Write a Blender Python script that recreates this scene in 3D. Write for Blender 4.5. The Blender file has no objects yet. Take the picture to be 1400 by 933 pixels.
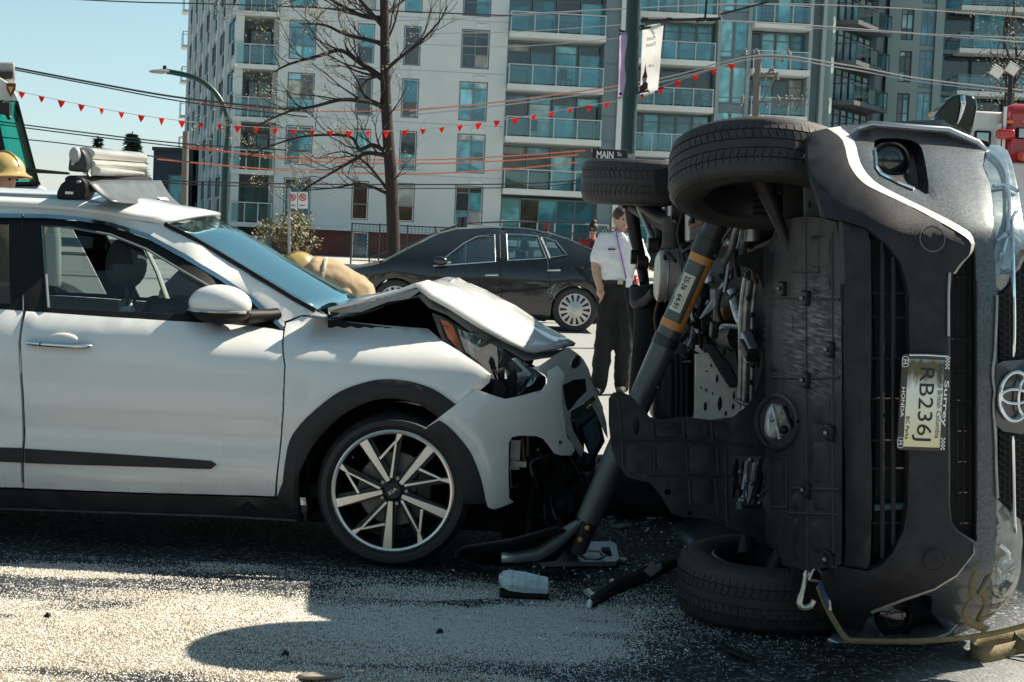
import bpy, bmesh, math, random
import numpy as np
from mathutils import Vector, Matrix
from mathutils.geometry import delaunay_2d_cdt
random.seed(7); np.random.seed(7)
R = math.radians
scn = bpy.context.scene
# ------------------------------------------------------------------ camera
F, CAM_H = 2400.0, 1.44          # focal length in photo pixels, eye height in metres
PITCH, ROLL = math.atan(140 / F), R(2.55)
def ray(x, y):
    dx, dy = x - 700, y - 466.5
    c, s = math.cos(ROLL), math.sin(ROLL)
    X, Y = c * dx + s * dy, -s * dx + c * dy
    cp, sp = math.cos(PITCH), math.sin(PITCH)
    return Vector((X, cp * F - sp * Y, -sp * F - cp * Y))
EYE = Vector((0, 0, CAM_H))
def P(x, y, D):                  # point at distance D down the street, as sighted from the tripod
    r = ray(x, y); return EYE + r * (D / r.y)
def G(x, y, z=0.0):              # point on the ground
    r = ray(x, y); return EYE + r * ((z - CAM_H) / r.z)
fw = ray(700, 466.5).normalized(); rt = (ray(701, 466.5) - ray(700, 466.5)).normalized(); up = rt.cross(fw)
cam_d = bpy.data.cameras.new('camera'); cam = bpy.data.objects.new('camera', cam_d)
scn.collection.objects.link(cam); scn.camera = cam
cam.matrix_world = Matrix((( rt.x, up.x, -fw.x, 0), (rt.y, up.y, -fw.y, 0), (rt.z, up.z, -fw.z, CAM_H), (0, 0, 0, 1)))
cam_d.sensor_width = 36; cam_d.lens = 36 * F / 1400; cam_d.clip_end = 3000; cam_d.clip_start = .05
# ------------------------------------------------------------------ sky, sun, exposure
SUN = Vector((.9, .45, 1.0)).normalized()
world = bpy.data.worlds.new('World'); scn.world = world; world.use_nodes = True
wn = world.node_tree.nodes; wl = world.node_tree.links; wn.clear()
sky = wn.new('ShaderNodeTexSky'); sky.sky_type = 'NISHITA'; sky.sun_disc = False
sky.sun_elevation = math.asin(SUN.z); sky.sun_rotation = math.atan2(SUN.x, SUN.y)
sky.dust_density = .3; sky.air_density = .8; sky.ozone_density = 3.0
hs = wn.new('ShaderNodeHueSaturation'); hs.inputs['Saturation'].default_value = .78; hs.inputs['Hue'].default_value = .458
wb = wn.new('ShaderNodeBackground'); wb.inputs['Strength'].default_value = .064
wo = wn.new('ShaderNodeOutputWorld')
wl.new(sky.outputs[0], hs.inputs['Color']); wl.new(hs.outputs[0], wb.inputs['Color']); wl.new(wb.outputs[0], wo.inputs[0])
sd = bpy.data.lights.new('sun', 'SUN'); sd.energy = 4.5; sd.angle = R(.5); sd.color = (1, .89, .73)
so = bpy.data.objects.new('sun', sd); scn.collection.objects.link(so)
so.rotation_euler = (-SUN).to_track_quat('-Z', 'Y').to_euler()
scn.view_settings.view_transform = 'Standard'; scn.view_settings.look = 'None'
scn.view_settings.exposure = 1.06; scn.view_settings.gamma = 1.0; scn.view_settings.use_curve_mapping = False
scn.cycles.max_bounces = 7; scn.cycles.transparent_max_bounces = 12; scn.cycles.caustics_reflective = False; scn.cycles.caustics_refractive = False
# ------------------------------------------------------------------ materials
MATS = {}
def _nodes(name):
    m = bpy.data.materials.new(name); m.use_nodes = True
    n = m.node_tree.nodes; n.clear(); o = n.new('ShaderNodeOutputMaterial')
    return m, n, m.node_tree.links, o
def mat(name, col=(.5, .5, .5), rough=.5, metal=0., var=.12, scale=6., bump=0., bscale=80., coat=0., spec=.5, emit=0., stretch=(1, 1, 1)):
    if name in MATS: return MATS[name]
    m, n, l, o = _nodes(name)
    b = n.new('ShaderNodeBsdfPrincipled'); l.new(b.outputs[0], o.inputs[0])
    tc = n.new('ShaderNodeTexCoord'); mp = n.new('ShaderNodeMapping'); mp.inputs['Scale'].default_value = stretch
    l.new(tc.outputs['Object'], mp.inputs[0])
    nz = n.new('ShaderNodeTexNoise'); nz.inputs['Scale'].default_value = scale; nz.inputs['Detail'].default_value = 7; nz.inputs['Roughness'].default_value = .62
    l.new(mp.outputs[0], nz.inputs['Vector'])
    cr = n.new('ShaderNodeValToRGB')
    cr.color_ramp.elements[0].position = .3; cr.color_ramp.elements[1].position = .72
    cr.color_ramp.elements[0].color = (*[c * (1 - var) for c in col], 1)
    cr.color_ramp.elements[1].color = (*[min(1, c * (1 + var * .8)) for c in col], 1)
    l.new(nz.outputs[0], cr.inputs[0]); l.new(cr.outputs[0], b.inputs['Base Color'])
    mr = n.new('ShaderNodeMapRange'); mr.inputs['To Min'].default_value = max(0, rough - .12 * min(1, rough * 2)); mr.inputs['To Max'].default_value = min(1, rough + .14 * min(1, rough * 2))
    l.new(nz.outputs[0], mr.inputs[0]); l.new(mr.outputs[0], b.inputs['Roughness'])
    b.inputs['Metallic'].default_value = metal; b.inputs['Specular IOR Level'].default_value = spec
    if coat: b.inputs['Coat Weight'].default_value = coat; b.inputs['Coat Roughness'].default_value = .04
    if emit: b.inputs['Emission Color'].default_value = (*col, 1); b.inputs['Emission Strength'].default_value = emit
    if bump:
        n2 = n.new('ShaderNodeTexNoise'); n2.inputs['Scale'].default_value = bscale; n2.inputs['Detail'].default_value = 4
        l.new(mp.outputs[0], n2.inputs['Vector'])
        bp = n.new('ShaderNodeBump'); bp.inputs['Strength'].default_value = bump; bp.inputs['Distance'].default_value = .01
        l.new(n2.outputs[0], bp.inputs['Height']); l.new(bp.outputs[0], b.inputs['Normal'])
    MATS[name] = m; return m
def glass(name, tint=(.8, .9, .9), ior=1.5, rough=.0, refl=(1, 1, 1), boost=0.):
    if name in MATS: return MATS[name]
    m, n, l, o = _nodes(name)
    t = n.new('ShaderNodeBsdfTransparent'); t.inputs[0].default_value = (*tint, 1)
    g = n.new('ShaderNodeBsdfGlossy'); g.inputs['Roughness'].default_value = rough; g.inputs[0].default_value = (*refl, 1)
    lw = n.new('ShaderNodeLayerWeight'); lw.inputs[0].default_value = .5           # the same from both faces of a thin pane
    f = n.new('ShaderNodeMath'); f.operation = 'POWER'; f.inputs[1].default_value = 4.; l.new(lw.outputs['Facing'], f.inputs[0])
    a = n.new('ShaderNodeMath'); a.operation = 'MULTIPLY_ADD'; a.inputs[1].default_value = .9 - boost; a.inputs[2].default_value = ((ior - 1) / (ior + 1)) ** 2 + boost; a.use_clamp = True
    mx = n.new('ShaderNodeMixShader')
    l.new(f.outputs[0], a.inputs[0]); l.new(a.outputs[0], mx.inputs[0]); l.new(t.outputs[0], mx.inputs[1]); l.new(g.outputs[0], mx.inputs[2]); l.new(mx.outputs[0], o.inputs[0])
    MATS[name] = m; return m
def sheer(name, col, share=.5):                      # cloth that lets the sun glow through
    if name in MATS: return MATS[name]
    m, n, l, o = _nodes(name); d = n.new('ShaderNodeBsdfDiffuse'); t = n.new('ShaderNodeBsdfTranslucent'); x = n.new('ShaderNodeMixShader'); x.inputs[0].default_value = share
    tc = n.new('ShaderNodeTexCoord'); nz = n.new('ShaderNodeTexNoise'); nz.inputs['Scale'].default_value = 4; l.new(tc.outputs['Object'], nz.inputs['Vector'])
    c = n.new('ShaderNodeValToRGB'); c.color_ramp.elements[0].color = (*[k * .8 for k in col], 1); c.color_ramp.elements[1].color = (*[min(1, k * 1.15) for k in col], 1); l.new(nz.outputs[0], c.inputs[0])
    l.new(c.outputs[0], d.inputs[0]); l.new(c.outputs[0], t.inputs[0]); l.new(d.outputs[0], x.inputs[1]); l.new(t.outputs[0], x.inputs[2]); l.new(x.outputs[0], o.inputs[0]); MATS[name] = m; return m
# ------------------------------------------------------------------ objects
COL = scn.collection
WM = {}                                             # world matrix of every root, for its parts
def thing(name, label, cat, loc=(0, 0, 0), rz=0., group=None, M=None):
    o = bpy.data.objects.new(name, None); COL.objects.link(o)
    o.empty_display_size = .2
    Mx = M if M is not None else Matrix.Translation(Vector(loc)) @ Matrix.Rotation(rz, 4, 'Z')
    o.matrix_world = Mx; WM[o] = Mx
    return tag(o, label, cat, group)
def tag(o, label=None, cat=None, group=None, kind=None):
    if label: o['label'] = label
    if cat: o['category'] = cat
    if group: o['group'] = group
    if kind: o['kind'] = kind
    return o
def link(name, me, m, parent=None, M=None):
    o = bpy.data.objects.new(name, me); COL.objects.link(o)
    if m and not me.materials: me.materials.append(m)
    if parent is not None: o.parent = parent; WM[o] = WM[parent]
    else: WM[o] = Matrix.Identity(4)
    if M is not None: o.matrix_local = M
    return o
class MB:
    def __init__(s): s.v = []; s.f = []
    def add(s, vs, fs):
        k = len(s.v); s.v += [Vector(v) for v in vs]; s.f += [[i + k for i in f] for f in fs]; return s
    def box(s, c, size, M=None):
        c = Vector(c); h = Vector(size) / 2
        vs = [Vector((x * h.x, y * h.y, z * h.z)) for x in (-1, 1) for y in (-1, 1) for z in (-1, 1)]
        if M is not None: vs = [M @ v for v in vs]
        return s.add([c + v for v in vs], [(0, 1, 3, 2), (4, 6, 7, 5), (0, 4, 5, 1), (2, 3, 7, 6), (0, 2, 6, 4), (1, 5, 7, 3)])
    def tube(s, pts, r, n=8, cap=True, squash=None):
        pts = [Vector(p) for p in pts]; rs = r if isinstance(r, (list, tuple)) else [r] * len(pts)
        t0 = (pts[1] - pts[0]).normalized(); a = Vector((0, 0, 1)) if abs(t0.z) < .9 else Vector((1, 0, 0))
        nn = t0.cross(a).normalized(); k = len(s.v); vs = []
        for i, p in enumerate(pts):
            t = ((pts[min(i + 1, len(pts) - 1)] - pts[max(i - 1, 0)])).normalized()
            nn = (nn - t * nn.dot(t)).normalized(); bb = t.cross(nn)
            for j in range(n):
                q = 2 * math.pi * j / n
                vs.append(p + (nn * math.cos(q) + bb * math.sin(q) * (squash or 1)) * rs[i])
        fs = [(i * n + j, i * n + (j + 1) % n, (i + 1) * n + (j + 1) % n, (i + 1) * n + j) for i in range(len(pts) - 1) for j in range(n)]
        if cap: fs += [tuple(range(n))[::-1], tuple((len(pts) - 1) * n + j for j in range(n))]
        return s.add(vs, fs)
    def lathe(s, prof, n, M, cap=False):            # profile of (radius, height) about the local z of M
        vs = [M @ Vector((r * math.cos(2 * math.pi * j / n), r * math.sin(2 * math.pi * j / n), h)) for r, h in prof for j in range(n)]
        fs = [(i * n + j, i * n + (j + 1) % n, (i + 1) * n + (j + 1) % n, (i + 1) * n + j) for i in range(len(prof) - 1) for j in range(n)]
        if cap: fs += [tuple(range(n))[::-1], tuple((len(prof) - 1) * n + j for j in range(n))]
        return s.add(vs, fs)
    def prism(s, poly, vec):
        poly = [Vector(p) for p in poly]; n = len(poly); vec = Vector(vec)
        return s.add(poly + [p + vec for p in poly], [tuple(range(n)), tuple(range(2 * n - 1, n - 1, -1))] + [(i, i + n, (i + 1) % n + n, (i + 1) % n) for i in range(n)])
    def grid(s, rows, closed=False):
        m = len(rows[0]); n = len(rows)
        fs = [(i * m + j, i * m + (j + 1) % m, (i + 1) * m + (j + 1) % m, (i + 1) * m + j) for i in range(n - 1) for j in range(m if closed else m - 1)]
        return s.add([p for r in rows for p in r], fs)
    def ball(s, c, r, nu=16, nv=10, M=None):
        c = Vector(c); r = Vector(r) if not isinstance(r, (int, float)) else Vector((r, r, r)); rows = []
        for i in range(nv + 1):
            a = math.pi * i / nv; row = []
            for j in range(nu):
                b = 2 * math.pi * j / nu
                p = Vector((r.x * math.sin(a) * math.cos(b), r.y * math.sin(a) * math.sin(b), r.z * math.cos(a)))
                row.append(c + (M @ p if M is not None else p))
            rows.append(row)
        return s.grid(rows, True)
    def mesh(s, name, Minv=None, ang=40):
        me = bpy.data.meshes.new(name)
        vs = [Minv @ v for v in s.v] if Minv is not None else s.v
        me.from_pydata([tuple(v) for v in vs], [], s.f); me.validate(); me.update()
        bm = bmesh.new(); bm.from_mesh(me); bmesh.ops.remove_doubles(bm, verts=bm.verts, dist=1e-5); bmesh.ops.recalc_face_normals(bm, faces=bm.faces); bm.to_mesh(me); bm.free()
        if ang: me.shade_smooth(); me.set_sharp_from_angle(angle=R(ang))
        return me
    def build(s, name, m, parent=None, local=False, ang=40, bevel=0, seg=2, label=None):
        Mi = WM[parent].inverted() if (parent is not None and not local) else None
        o = link(name, s.mesh(name, Mi, ang), m, parent)
        if bevel:
            b = o.modifiers.new('bevel', 'BEVEL'); b.width = bevel; b.segments = seg; b.limit_method = 'ANGLE'; b.angle_limit = R(35)
        if label: o['label'] = label
        return o
def crv(pts, k=4, closed=False):                    # Catmull-Rom through the points
    n = len(pts); out = []
    for i in range(n if closed else n - 1):
        g = lambda j: Vector(pts[j % n] if closed else pts[min(max(j, 0), n - 1)])
        a, b, c, d = g(i - 1), g(i), g(i + 1), g(i + 2)
        for q in range(k):
            t = q / k
            out.append(.5 * ((2 * b) + (c - a) * t + (2 * a - 5 * b + 4 * c - d) * t * t + (3 * b - a - 3 * c + d) * t ** 3))
    if not closed: out.append(Vector(pts[-1]))
    return out
def inside(p, poly):
    x, y = p[0], p[1]; c = False; j = len(poly) - 1
    for i in range(len(poly)):
        xi, yi = poly[i][0], poly[i][1]; xj, yj = poly[j][0], poly[j][1]
        if (yi > y) != (yj > y) and x < (xj - xi) * (y - yi) / (yj - yi) + xi: c = not c
        j = i
    return c
def dens(poly, step):
    out = []
    for i in range(len(poly)):
        a, b = Vector(poly[i][:2]), Vector(poly[(i + 1) % len(poly)][:2]); n = max(1, int((b - a).length / step))
        out += [a.lerp(b, q / n) for q in range(n)]
    return out
def fill(poly, step, holes=()):                     # triangulated sheet with interior points, holes left open
    loops = [dens(poly, step)] + [dens(h, step) for h in holes]
    vs, es = [], []
    for lp in loops:
        k = len(vs); vs += lp; es += [(k + i, k + (i + 1) % len(lp)) for i in range(len(lp))]
    xs = [p[0] for p in poly]; ys = [p[1] for p in poly]
    x = min(xs) + step * .5
    k = 0
    while x < max(xs):
        y = min(ys) + step * (.5 if k % 2 else .95)
        while y < max(ys):
            p = Vector((x, y))
            if inside(p, poly) and not any(inside(p, h) for h in holes) and all((p - q).length > step * .45 for lp in loops for q in lp): vs.append(p)
            y += step
        x += step * .87; k += 1
    v, e, f, *_ = delaunay_2d_cdt(vs, es, [], 0, 1e-7)
    fs = []
    for t in f:
        c = sum((v[i] for i in t), Vector((0, 0))) / len(t)
        if inside(c, poly) and not any(inside(c, h) for h in holes): fs.append(list(t))
    return [Vector(p) for p in v], fs
def sheet(mb, poly, fn, step, thick, holes=(), roll=.004):
    """cut a plate out of the surface fn(a,b,lift) -> 3-D point; lift is towards the outside"""
    v, fs = fill(poly, step, holes)
    cnt = {}
    for t in fs:
        for i in range(len(t)):
            k = (t[i], t[(i + 1) % len(t)]); cnt[k] = 1
    bd = [(a, b) for (a, b) in cnt if (b, a) not in cnt]
    bset = {a for e in bd for a in e}
    out = [fn(p[0], p[1], -roll if i in bset else 0.) for i, p in enumerate(v)]
    k = len(out); idx = {a: k + q for q, a in enumerate(sorted(bset))}
    out += [fn(v[a][0], v[a][1], -thick) for a in sorted(bset)]
    mb.add(out, fs + [(a, b, idx[b], idx[a])[::-1] for a, b in bd])
    return mb
_txt = {}
def text(s, M, w, h, m, parent=None, name='lettering', ext=.002, bold=False, flip=False, keep=False):
    """flat lettering fitted into w x h, centred on M (x right, y up, z out)"""
    c = bpy.data.curves.new('t', 'FONT'); c.body = s; c.size = 1; c.resolution_u = 3; c.extrude = .01
    if bold: c.offset = .018
    t = bpy.data.objects.new('t', c); COL.objects.link(t)
    bpy.context.view_layer.update()
    me = bpy.data.meshes.new_from_object(t.evaluated_get(bpy.context.evaluated_depsgraph_get()))
    bpy.data.objects.remove(t); bpy.data.curves.remove(c)
    co = np.array([v.co for v in me.vertices]); lo = co.min(0); hi = co.max(0); ctr = (lo + hi) / 2
    sx = w / (hi[0] - lo[0]); sy = h / (hi[1] - lo[1])
    if keep: sx = sy = min(sx, sy)
    if flip: sx = -sx
    Mi = (WM[parent].inverted() if parent is not None else Matrix.Identity(4)) @ M
    for v in me.vertices:
        v.co = Mi @ Vector(((v.co.x - ctr[0]) * sx, (v.co.y - ctr[1]) * sy, (v.co.z + .01) * ext * 50))
    me.materials.clear(); me.name = name
    return link(name, me, m, parent)
def frame(o, x, y):                                  # right-handed frame from two axes
    x = Vector(x).normalized(); y = Vector(y); y = (y - x * y.dot(x)).normalized(); z = x.cross(y)
    return Matrix(((x.x, y.x, z.x, o[0]), (x.y, y.y, z.y, o[1]), (x.z, y.z, z.z, o[2]), (0, 0, 0, 1)))
def copy_tree(o, parent=None):
    c = o.copy(); COL.objects.link(c); c.parent = parent; WM[c] = WM[o]
    for ch in list(o.children): copy_tree(ch, c)
    return c
def L2(*p): return [tuple(q) for q in p]
# palette
def car_white():
    m, n, l, o = _nodes('car_white'); MATS['car_white'] = m
    b = n.new('ShaderNodeBsdfPrincipled'); l.new(b.outputs[0], o.inputs[0]); tc = n.new('ShaderNodeTexCoord'); sp = n.new('ShaderNodeSeparateXYZ'); l.new(tc.outputs['Object'], sp.inputs[0])
    def noise(sc, det, st):
        mp = n.new('ShaderNodeMapping'); mp.inputs['Scale'].default_value = st; l.new(tc.outputs['Object'], mp.inputs[0]); t = n.new('ShaderNodeTexNoise'); t.inputs['Scale'].default_value = sc; t.inputs['Detail'].default_value = det; l.new(mp.outputs[0], t.inputs['Vector']); return t.outputs[0]
    def mr(s, a, b_, c, d):
        r = n.new('ShaderNodeMapRange'); l.new(s, r.inputs[0])
        for i, v in enumerate((a, b_, c, d)): r.inputs[i + 1].default_value = v
        return r.outputs[0]
    def op(k, a, b_):
        x = n.new('ShaderNodeMath'); x.operation = k; x.use_clamp = True
        for i, s in enumerate((a, b_)):
            if isinstance(s, float): x.inputs[i].default_value = s
            else: l.new(s, x.inputs[i])
        return x.outputs[0]
    film = op('MULTIPLY', mr(noise(5, 8, (1, 1, 3)), .42, .75, 0, 1), mr(sp.outputs[2], .75, .25, .08, .8))     # spray film thrown up from the road
    spots = op('MULTIPLY', mr(noise(120, 2, (1, 1, 1)), .70, .78, 0, 1), mr(sp.outputs[2], .6, .3, .02, .7))
    scr = op('MULTIPLY', mr(noise(3, 5, (14, 14, 1)), .66, .72, 0, .5), mr(sp.outputs[2], .8, .4, .0, .6))
    d = op('MAXIMUM', op('MAXIMUM', op('MULTIPLY', film, .22), spots), scr)
    mx = n.new('ShaderNodeMix'); mx.data_type = 'RGBA'; mx.inputs[6].default_value = (.82, .82, .80, 1); mx.inputs[7].default_value = (.30, .27, .22, 1); l.new(d, mx.inputs[0]); l.new(mx.outputs[2], b.inputs['Base Color'])
    b.inputs['Roughness'].default_value = .3; b.inputs['Coat Weight'].default_value = 1.; l.new(mr(d, 0, 1, .03, .5), b.inputs['Coat Roughness'])
    bp = n.new('ShaderNodeBump'); bp.inputs['Strength'].default_value = .05; bp.inputs['Distance'].default_value = .05; l.new(noise(2.2, 2, (1, 1, 1)), bp.inputs['Height']); l.new(bp.outputs[0], b.inputs['Coat Normal'])
    return m
WHITE = car_white()
BLACKP = mat('black_plastic', (.011, .0105, .0115), .5, var=.25, scale=9, bump=.15, bscale=300, spec=.25)
GREYP = mat('grey_plastic', (.05, .052, .056), .55, var=.18, scale=6, bump=.2, bscale=380)
RUBBER = mat('tyre_rubber', (.036, .034, .035), .62, spec=.45, var=.3, scale=14, bump=.2, bscale=160)
CHROME = mat('chrome', (.75, .78, .8), .12, 1., var=.06)
STEEL = mat('dull_steel', (.33, .33, .34), .42, .85, var=.3, scale=16, bump=.12)
DARKST = mat('dark_steel', (.035, .033, .034), .5, .6, var=.4, scale=14, bump=.25, bscale=120)
SILVERP = mat('silver_paint', (.42, .46, .50), .3, .75, var=.07, scale=4, coat=1.)
DARKIN = mat('dark_interior', (.006, .006, .007), .8, var=.3)
# ------------------------------------------------------------------ ground
def vnoise(x, y, s, seed):
    rs = np.random.RandomState(seed); t = rs.rand(64, 64)
    x = np.asarray(x) * s; y = np.asarray(y) * s
    xi = np.floor(x).astype(int); yi = np.floor(y).astype(int); fx = x - xi; fy = y - yi
    fx = fx * fx * (3 - 2 * fx); fy = fy * fy * (3 - 2 * fy)
    g = lambda a, b: t[a % 64, b % 64]
    return (g(xi, yi) * (1 - fx) + g(xi + 1, yi) * fx) * (1 - fy) + (g(xi, yi + 1) * (1 - fx) + g(xi + 1, yi + 1) * fx) * fy
BLOBS = []                                           # swept heaps of absorbent: centre, radii, heading, weight
def blob(x, y, rx, ry, w=1., turn=0.):
    c = G(x, y); BLOBS.append((c.x, c.y, rx, ry, R(turn), w))
blob(60, 868, 1.35, .62, 1.5); blob(330, 850, .9, .52, 1.4, -4); blob(560, 862, .62, .45, 1.6, 8); blob(690, 870, .45, .42, 1.6, 30)
blob(760, 845, .34, .3, 1.25, 40); blob(120, 778, 1.15, .13, .95, 2); blob(330, 778, .22, .09, .75); blob(560, 812, .5, .16, 1.3); blob(680, 806, .32, .12, .75)
blob(820, 830, .3, .35, .5); blob(450, 925, .8, .3, 1.2); blob(-150, 850, 1.2, .6, 1.4)
HOLES = []
for x, y, rx, ry, w in ((275, 786, .3, .06, .7), (670, 828, .26, .055, .75), (30, 868, .35, .07, .45), (130, 905, .55, .05, .35), (640, 880, .4, .035, .3), (480, 905, .3, .04, .35), (360, 822, .4, .02, .3)):
    c = G(x, y); HOLES.append((c.x, c.y, rx, ry, 0., w))
def dust(x, y):
    x = np.asarray(x, float); y = np.asarray(y, float); d = np.zeros_like(x)
    wx = x + .16 * (vnoise(x, y, 3.1, 1) - .5) + .07 * (vnoise(x, y, 9, 2) - .5); wy = y + .16 * (vnoise(x, y, 3.3, 3) - .5) + .07 * (vnoise(x, y, 8, 4) - .5)
    def g(b):
        c, s = math.cos(b[4]), math.sin(b[4]); a = ((wx - b[0]) * c + (wy - b[1]) * s) / b[2]; e = (-(wx - b[0]) * s + (wy - b[1]) * c) / b[3]
        return b[5] * np.exp(-(a * a + e * e) ** 1.6)
    for b in BLOBS: d = np.maximum(d, g(b))
    for b in HOLES: d = d - g(b)
    d = d * (.28 + 1.05 * vnoise(x * .8, y * 2.4, 3.4, 6) ** 1.2 + .55 * vnoise(x * .7 + y * .5, y * 2.6, 8.5, 7)) - .22 * (vnoise(x * .6, y * 3.2, 2.1, 9) > .72)
    return np.clip(d, 0, 1)
def axis(a, b, fine, far): 
    return sorted(set(list(np.round(np.arange(a, b, fine), 4)) + far))
xs = axis(-2.6, 2.2, .03, [-900, -300, -120, -60, -30, -15, -8, -5, -4, -3.3, 2.6, 3.3, 4, 5, 8, 15, 30, 60, 120, 300, 900])
ys = axis(4.9, 8.2, .03, [-60, -20, -6, 0, 2, 3.5, 4.4, 8.6, 9.2, 10, 11, 12, 14, 17, 22, 30, 45, 70, 110, 200, 400, 900])
gx, gy = np.meshgrid(xs, ys)
v = np.stack([gx.ravel(), gy.ravel(), np.zeros(gx.size)], 1); nx = len(xs)
fs = [(j * nx + i, j * nx + i + 1, (j + 1) * nx + i + 1, (j + 1) * nx + i) for j in range(len(ys) - 1) for i in range(nx - 1)]
me = bpy.data.meshes.new('street'); me.from_pydata(v.tolist(), [], fs); me.update()
at = me.attributes.new('dust', 'FLOAT', 'POINT'); at.data.foreach_set('value', dust(v[:, 0], v[:, 1]).astype(np.float32))
m, n, l, o = _nodes('asphalt')
b = n.new('ShaderNodeBsdfPrincipled'); l.new(b.outputs[0], o.inputs[0]); tc = n.new('ShaderNodeTexCoord')
def tex(kind, scale, detail=4, rough=.6):
    t = n.new(kind); t.inputs['Scale'].default_value = scale
    if kind == 'ShaderNodeTexNoise': t.inputs['Detail'].default_value = detail; t.inputs['Roughness'].default_value = rough
    l.new(tc.outputs['Object'], t.inputs['Vector']); return t
def ramp(src, stops):
    c = n.new('ShaderNodeValToRGB'); e = c.color_ramp.elements
    while len(e) < len(stops): e.new(.5)
    for q, (p, k) in zip(e, stops): q.position = p; q.color = (*k, 1) if len(k) == 3 else k
    l.new(src, c.inputs[0]); return c
def mixc(a, bb, fac, mode='MIX'):
    x = n.new('ShaderNodeMix'); x.data_type = 'RGBA'; x.blend_type = mode
    for s, i in ((fac, 0), (a, 6), (bb, 7)):
        if isinstance(s, (int, float)): x.inputs[i].default_value = s
        elif isinstance(s, tuple): x.inputs[i].default_value = (*s, 1)
        else: l.new(s, x.inputs[i])
    return x.outputs[2]
def mth(op, a, bb=None, clamp=False):
    x = n.new('ShaderNodeMath'); x.operation = op; x.use_clamp = clamp
    for s, i in ((a, 0), (bb, 1)):
        if s is None: continue
        if isinstance(s, (int, float)): x.inputs[i].default_value = s
        else: l.new(s, x.inputs[i])
    return x.outputs[0]
vo = tex('ShaderNodeTexVoronoi', 70); hf = tex('ShaderNodeTexNoise', 260, 3); lf = tex('ShaderNodeTexNoise', 1.3, 6); mf = tex('ShaderNodeTexNoise', 14, 5)
vo2 = tex('ShaderNodeTexVoronoi', 170)
agg = ramp(vo.outputs['Color'], [(.0, (.008, .010, .012)), (.5, (.024, .030, .036)), (.76, (.075, .090, .102)), (.95, (.36, .39, .41))])
worn = ramp(lf.outputs[0], [(.35, (.55, .55, .55)), (.7, (1.35, 1.35, 1.35))])
road = mixc(agg.outputs[0], worn.outputs[0], 1., 'MULTIPLY')
# old sun-bleached roadway further down the street
sep = n.new('ShaderNodeSeparateXYZ'); l.new(tc.outputs['Object'], sep.inputs[0])
farf = n.new('ShaderNodeMapRange'); farf.inputs['From Min'].default_value = 9.6; farf.inputs['From Max'].default_value = 10.6; l.new(sep.outputs[1], farf.inputs[0])
pale = ramp(mf.outputs[0], [(.3, (.27, .275, .275)), (.7, (.37, .375, .37))])
rgt = mth('ADD', mth('MULTIPLY', sep.outputs[0], 1.6), mth('MULTIPLY', sep.outputs[1], -1.0))
rg2 = n.new('ShaderNodeMapRange'); rg2.inputs['From Min'].default_value = -3.9; rg2.inputs['From Max'].default_value = -3.1; l.new(rgt, rg2.inputs[0])
nearf = n.new('ShaderNodeMapRange'); nearf.inputs['From Min'].default_value = 5.2; nearf.inputs['From Max'].default_value = 4.6; l.new(sep.outputs[1], nearf.inputs[0])
palef = mth('MAXIMUM', mth('MAXIMUM', farf.outputs[0], nearf.outputs[0]), mth('MULTIPLY', rg2.outputs[0], .85))
road = mixc(road, pale.outputs[0], palef)
at_n = n.new('ShaderNodeAttribute'); at_n.attribute_name = 'dust'
gr = mth('ADD', mth('MULTIPLY', vo2.outputs['Distance'], -.9), mth('ADD', mth('MULTIPLY', hf.outputs[0], .8), mth('MULTIPLY', mf.outputs[0], .55)))
thr = mth('SUBTRACT', mth('ADD', gr, mth('MULTIPLY', at_n.outputs['Fac'], 1.25)), .95)
dm = mth('MULTIPLY', thr, 6., True)
powd = ramp(hf.outputs[0], [(.3, (.20, .175, .135)), (.7, (.42, .385, .32))])
lf2 = tex('ShaderNodeTexNoise', 4.2, 8, .7); oil = ramp(lf2.outputs[0], [(.36, (.42, .34, .26)), (.5, (.80, .74, .66)), (.62, (1.0, 1.0, 1.0))])
powc = mixc(powd.outputs[0], oil.outputs[0], 1., 'MULTIPLY')
l.new(mixc(road, powc, dm), b.inputs['Base Color']); b.inputs['Roughness'].default_value = .8
l.new(ramp(vo.outputs['Distance'], [(0, (.55,) * 3), (1, (.95,) * 3)]).outputs[0], b.inputs['Roughness'])
bp = n.new('ShaderNodeBump'); bp.inputs['Strength'].default_value = .7; bp.inputs['Distance'].default_value = .006
l.new(mth('ADD', mth('SUBTRACT', 1., vo.outputs['Distance']), mth('MULTIPLY', dm, .6)), bp.inputs['Height']); l.new(bp.outputs[0], b.inputs['Normal']); b.inputs['Specular IOR Level'].default_value = .25
me.materials.append(m)
st = bpy.data.objects.new('street', me); COL.objects.link(st); tag(st, 'dark asphalt street with pale spilled absorbent', None, None, 'structure')
# loose grains of absorbent lying on the asphalt
rs = np.random.RandomState(3); N = 900000
px = rs.uniform(-2.4, 1.5, N); py = rs.uniform(5.0, 7.45, N)
dd = dust(px, py)
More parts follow.
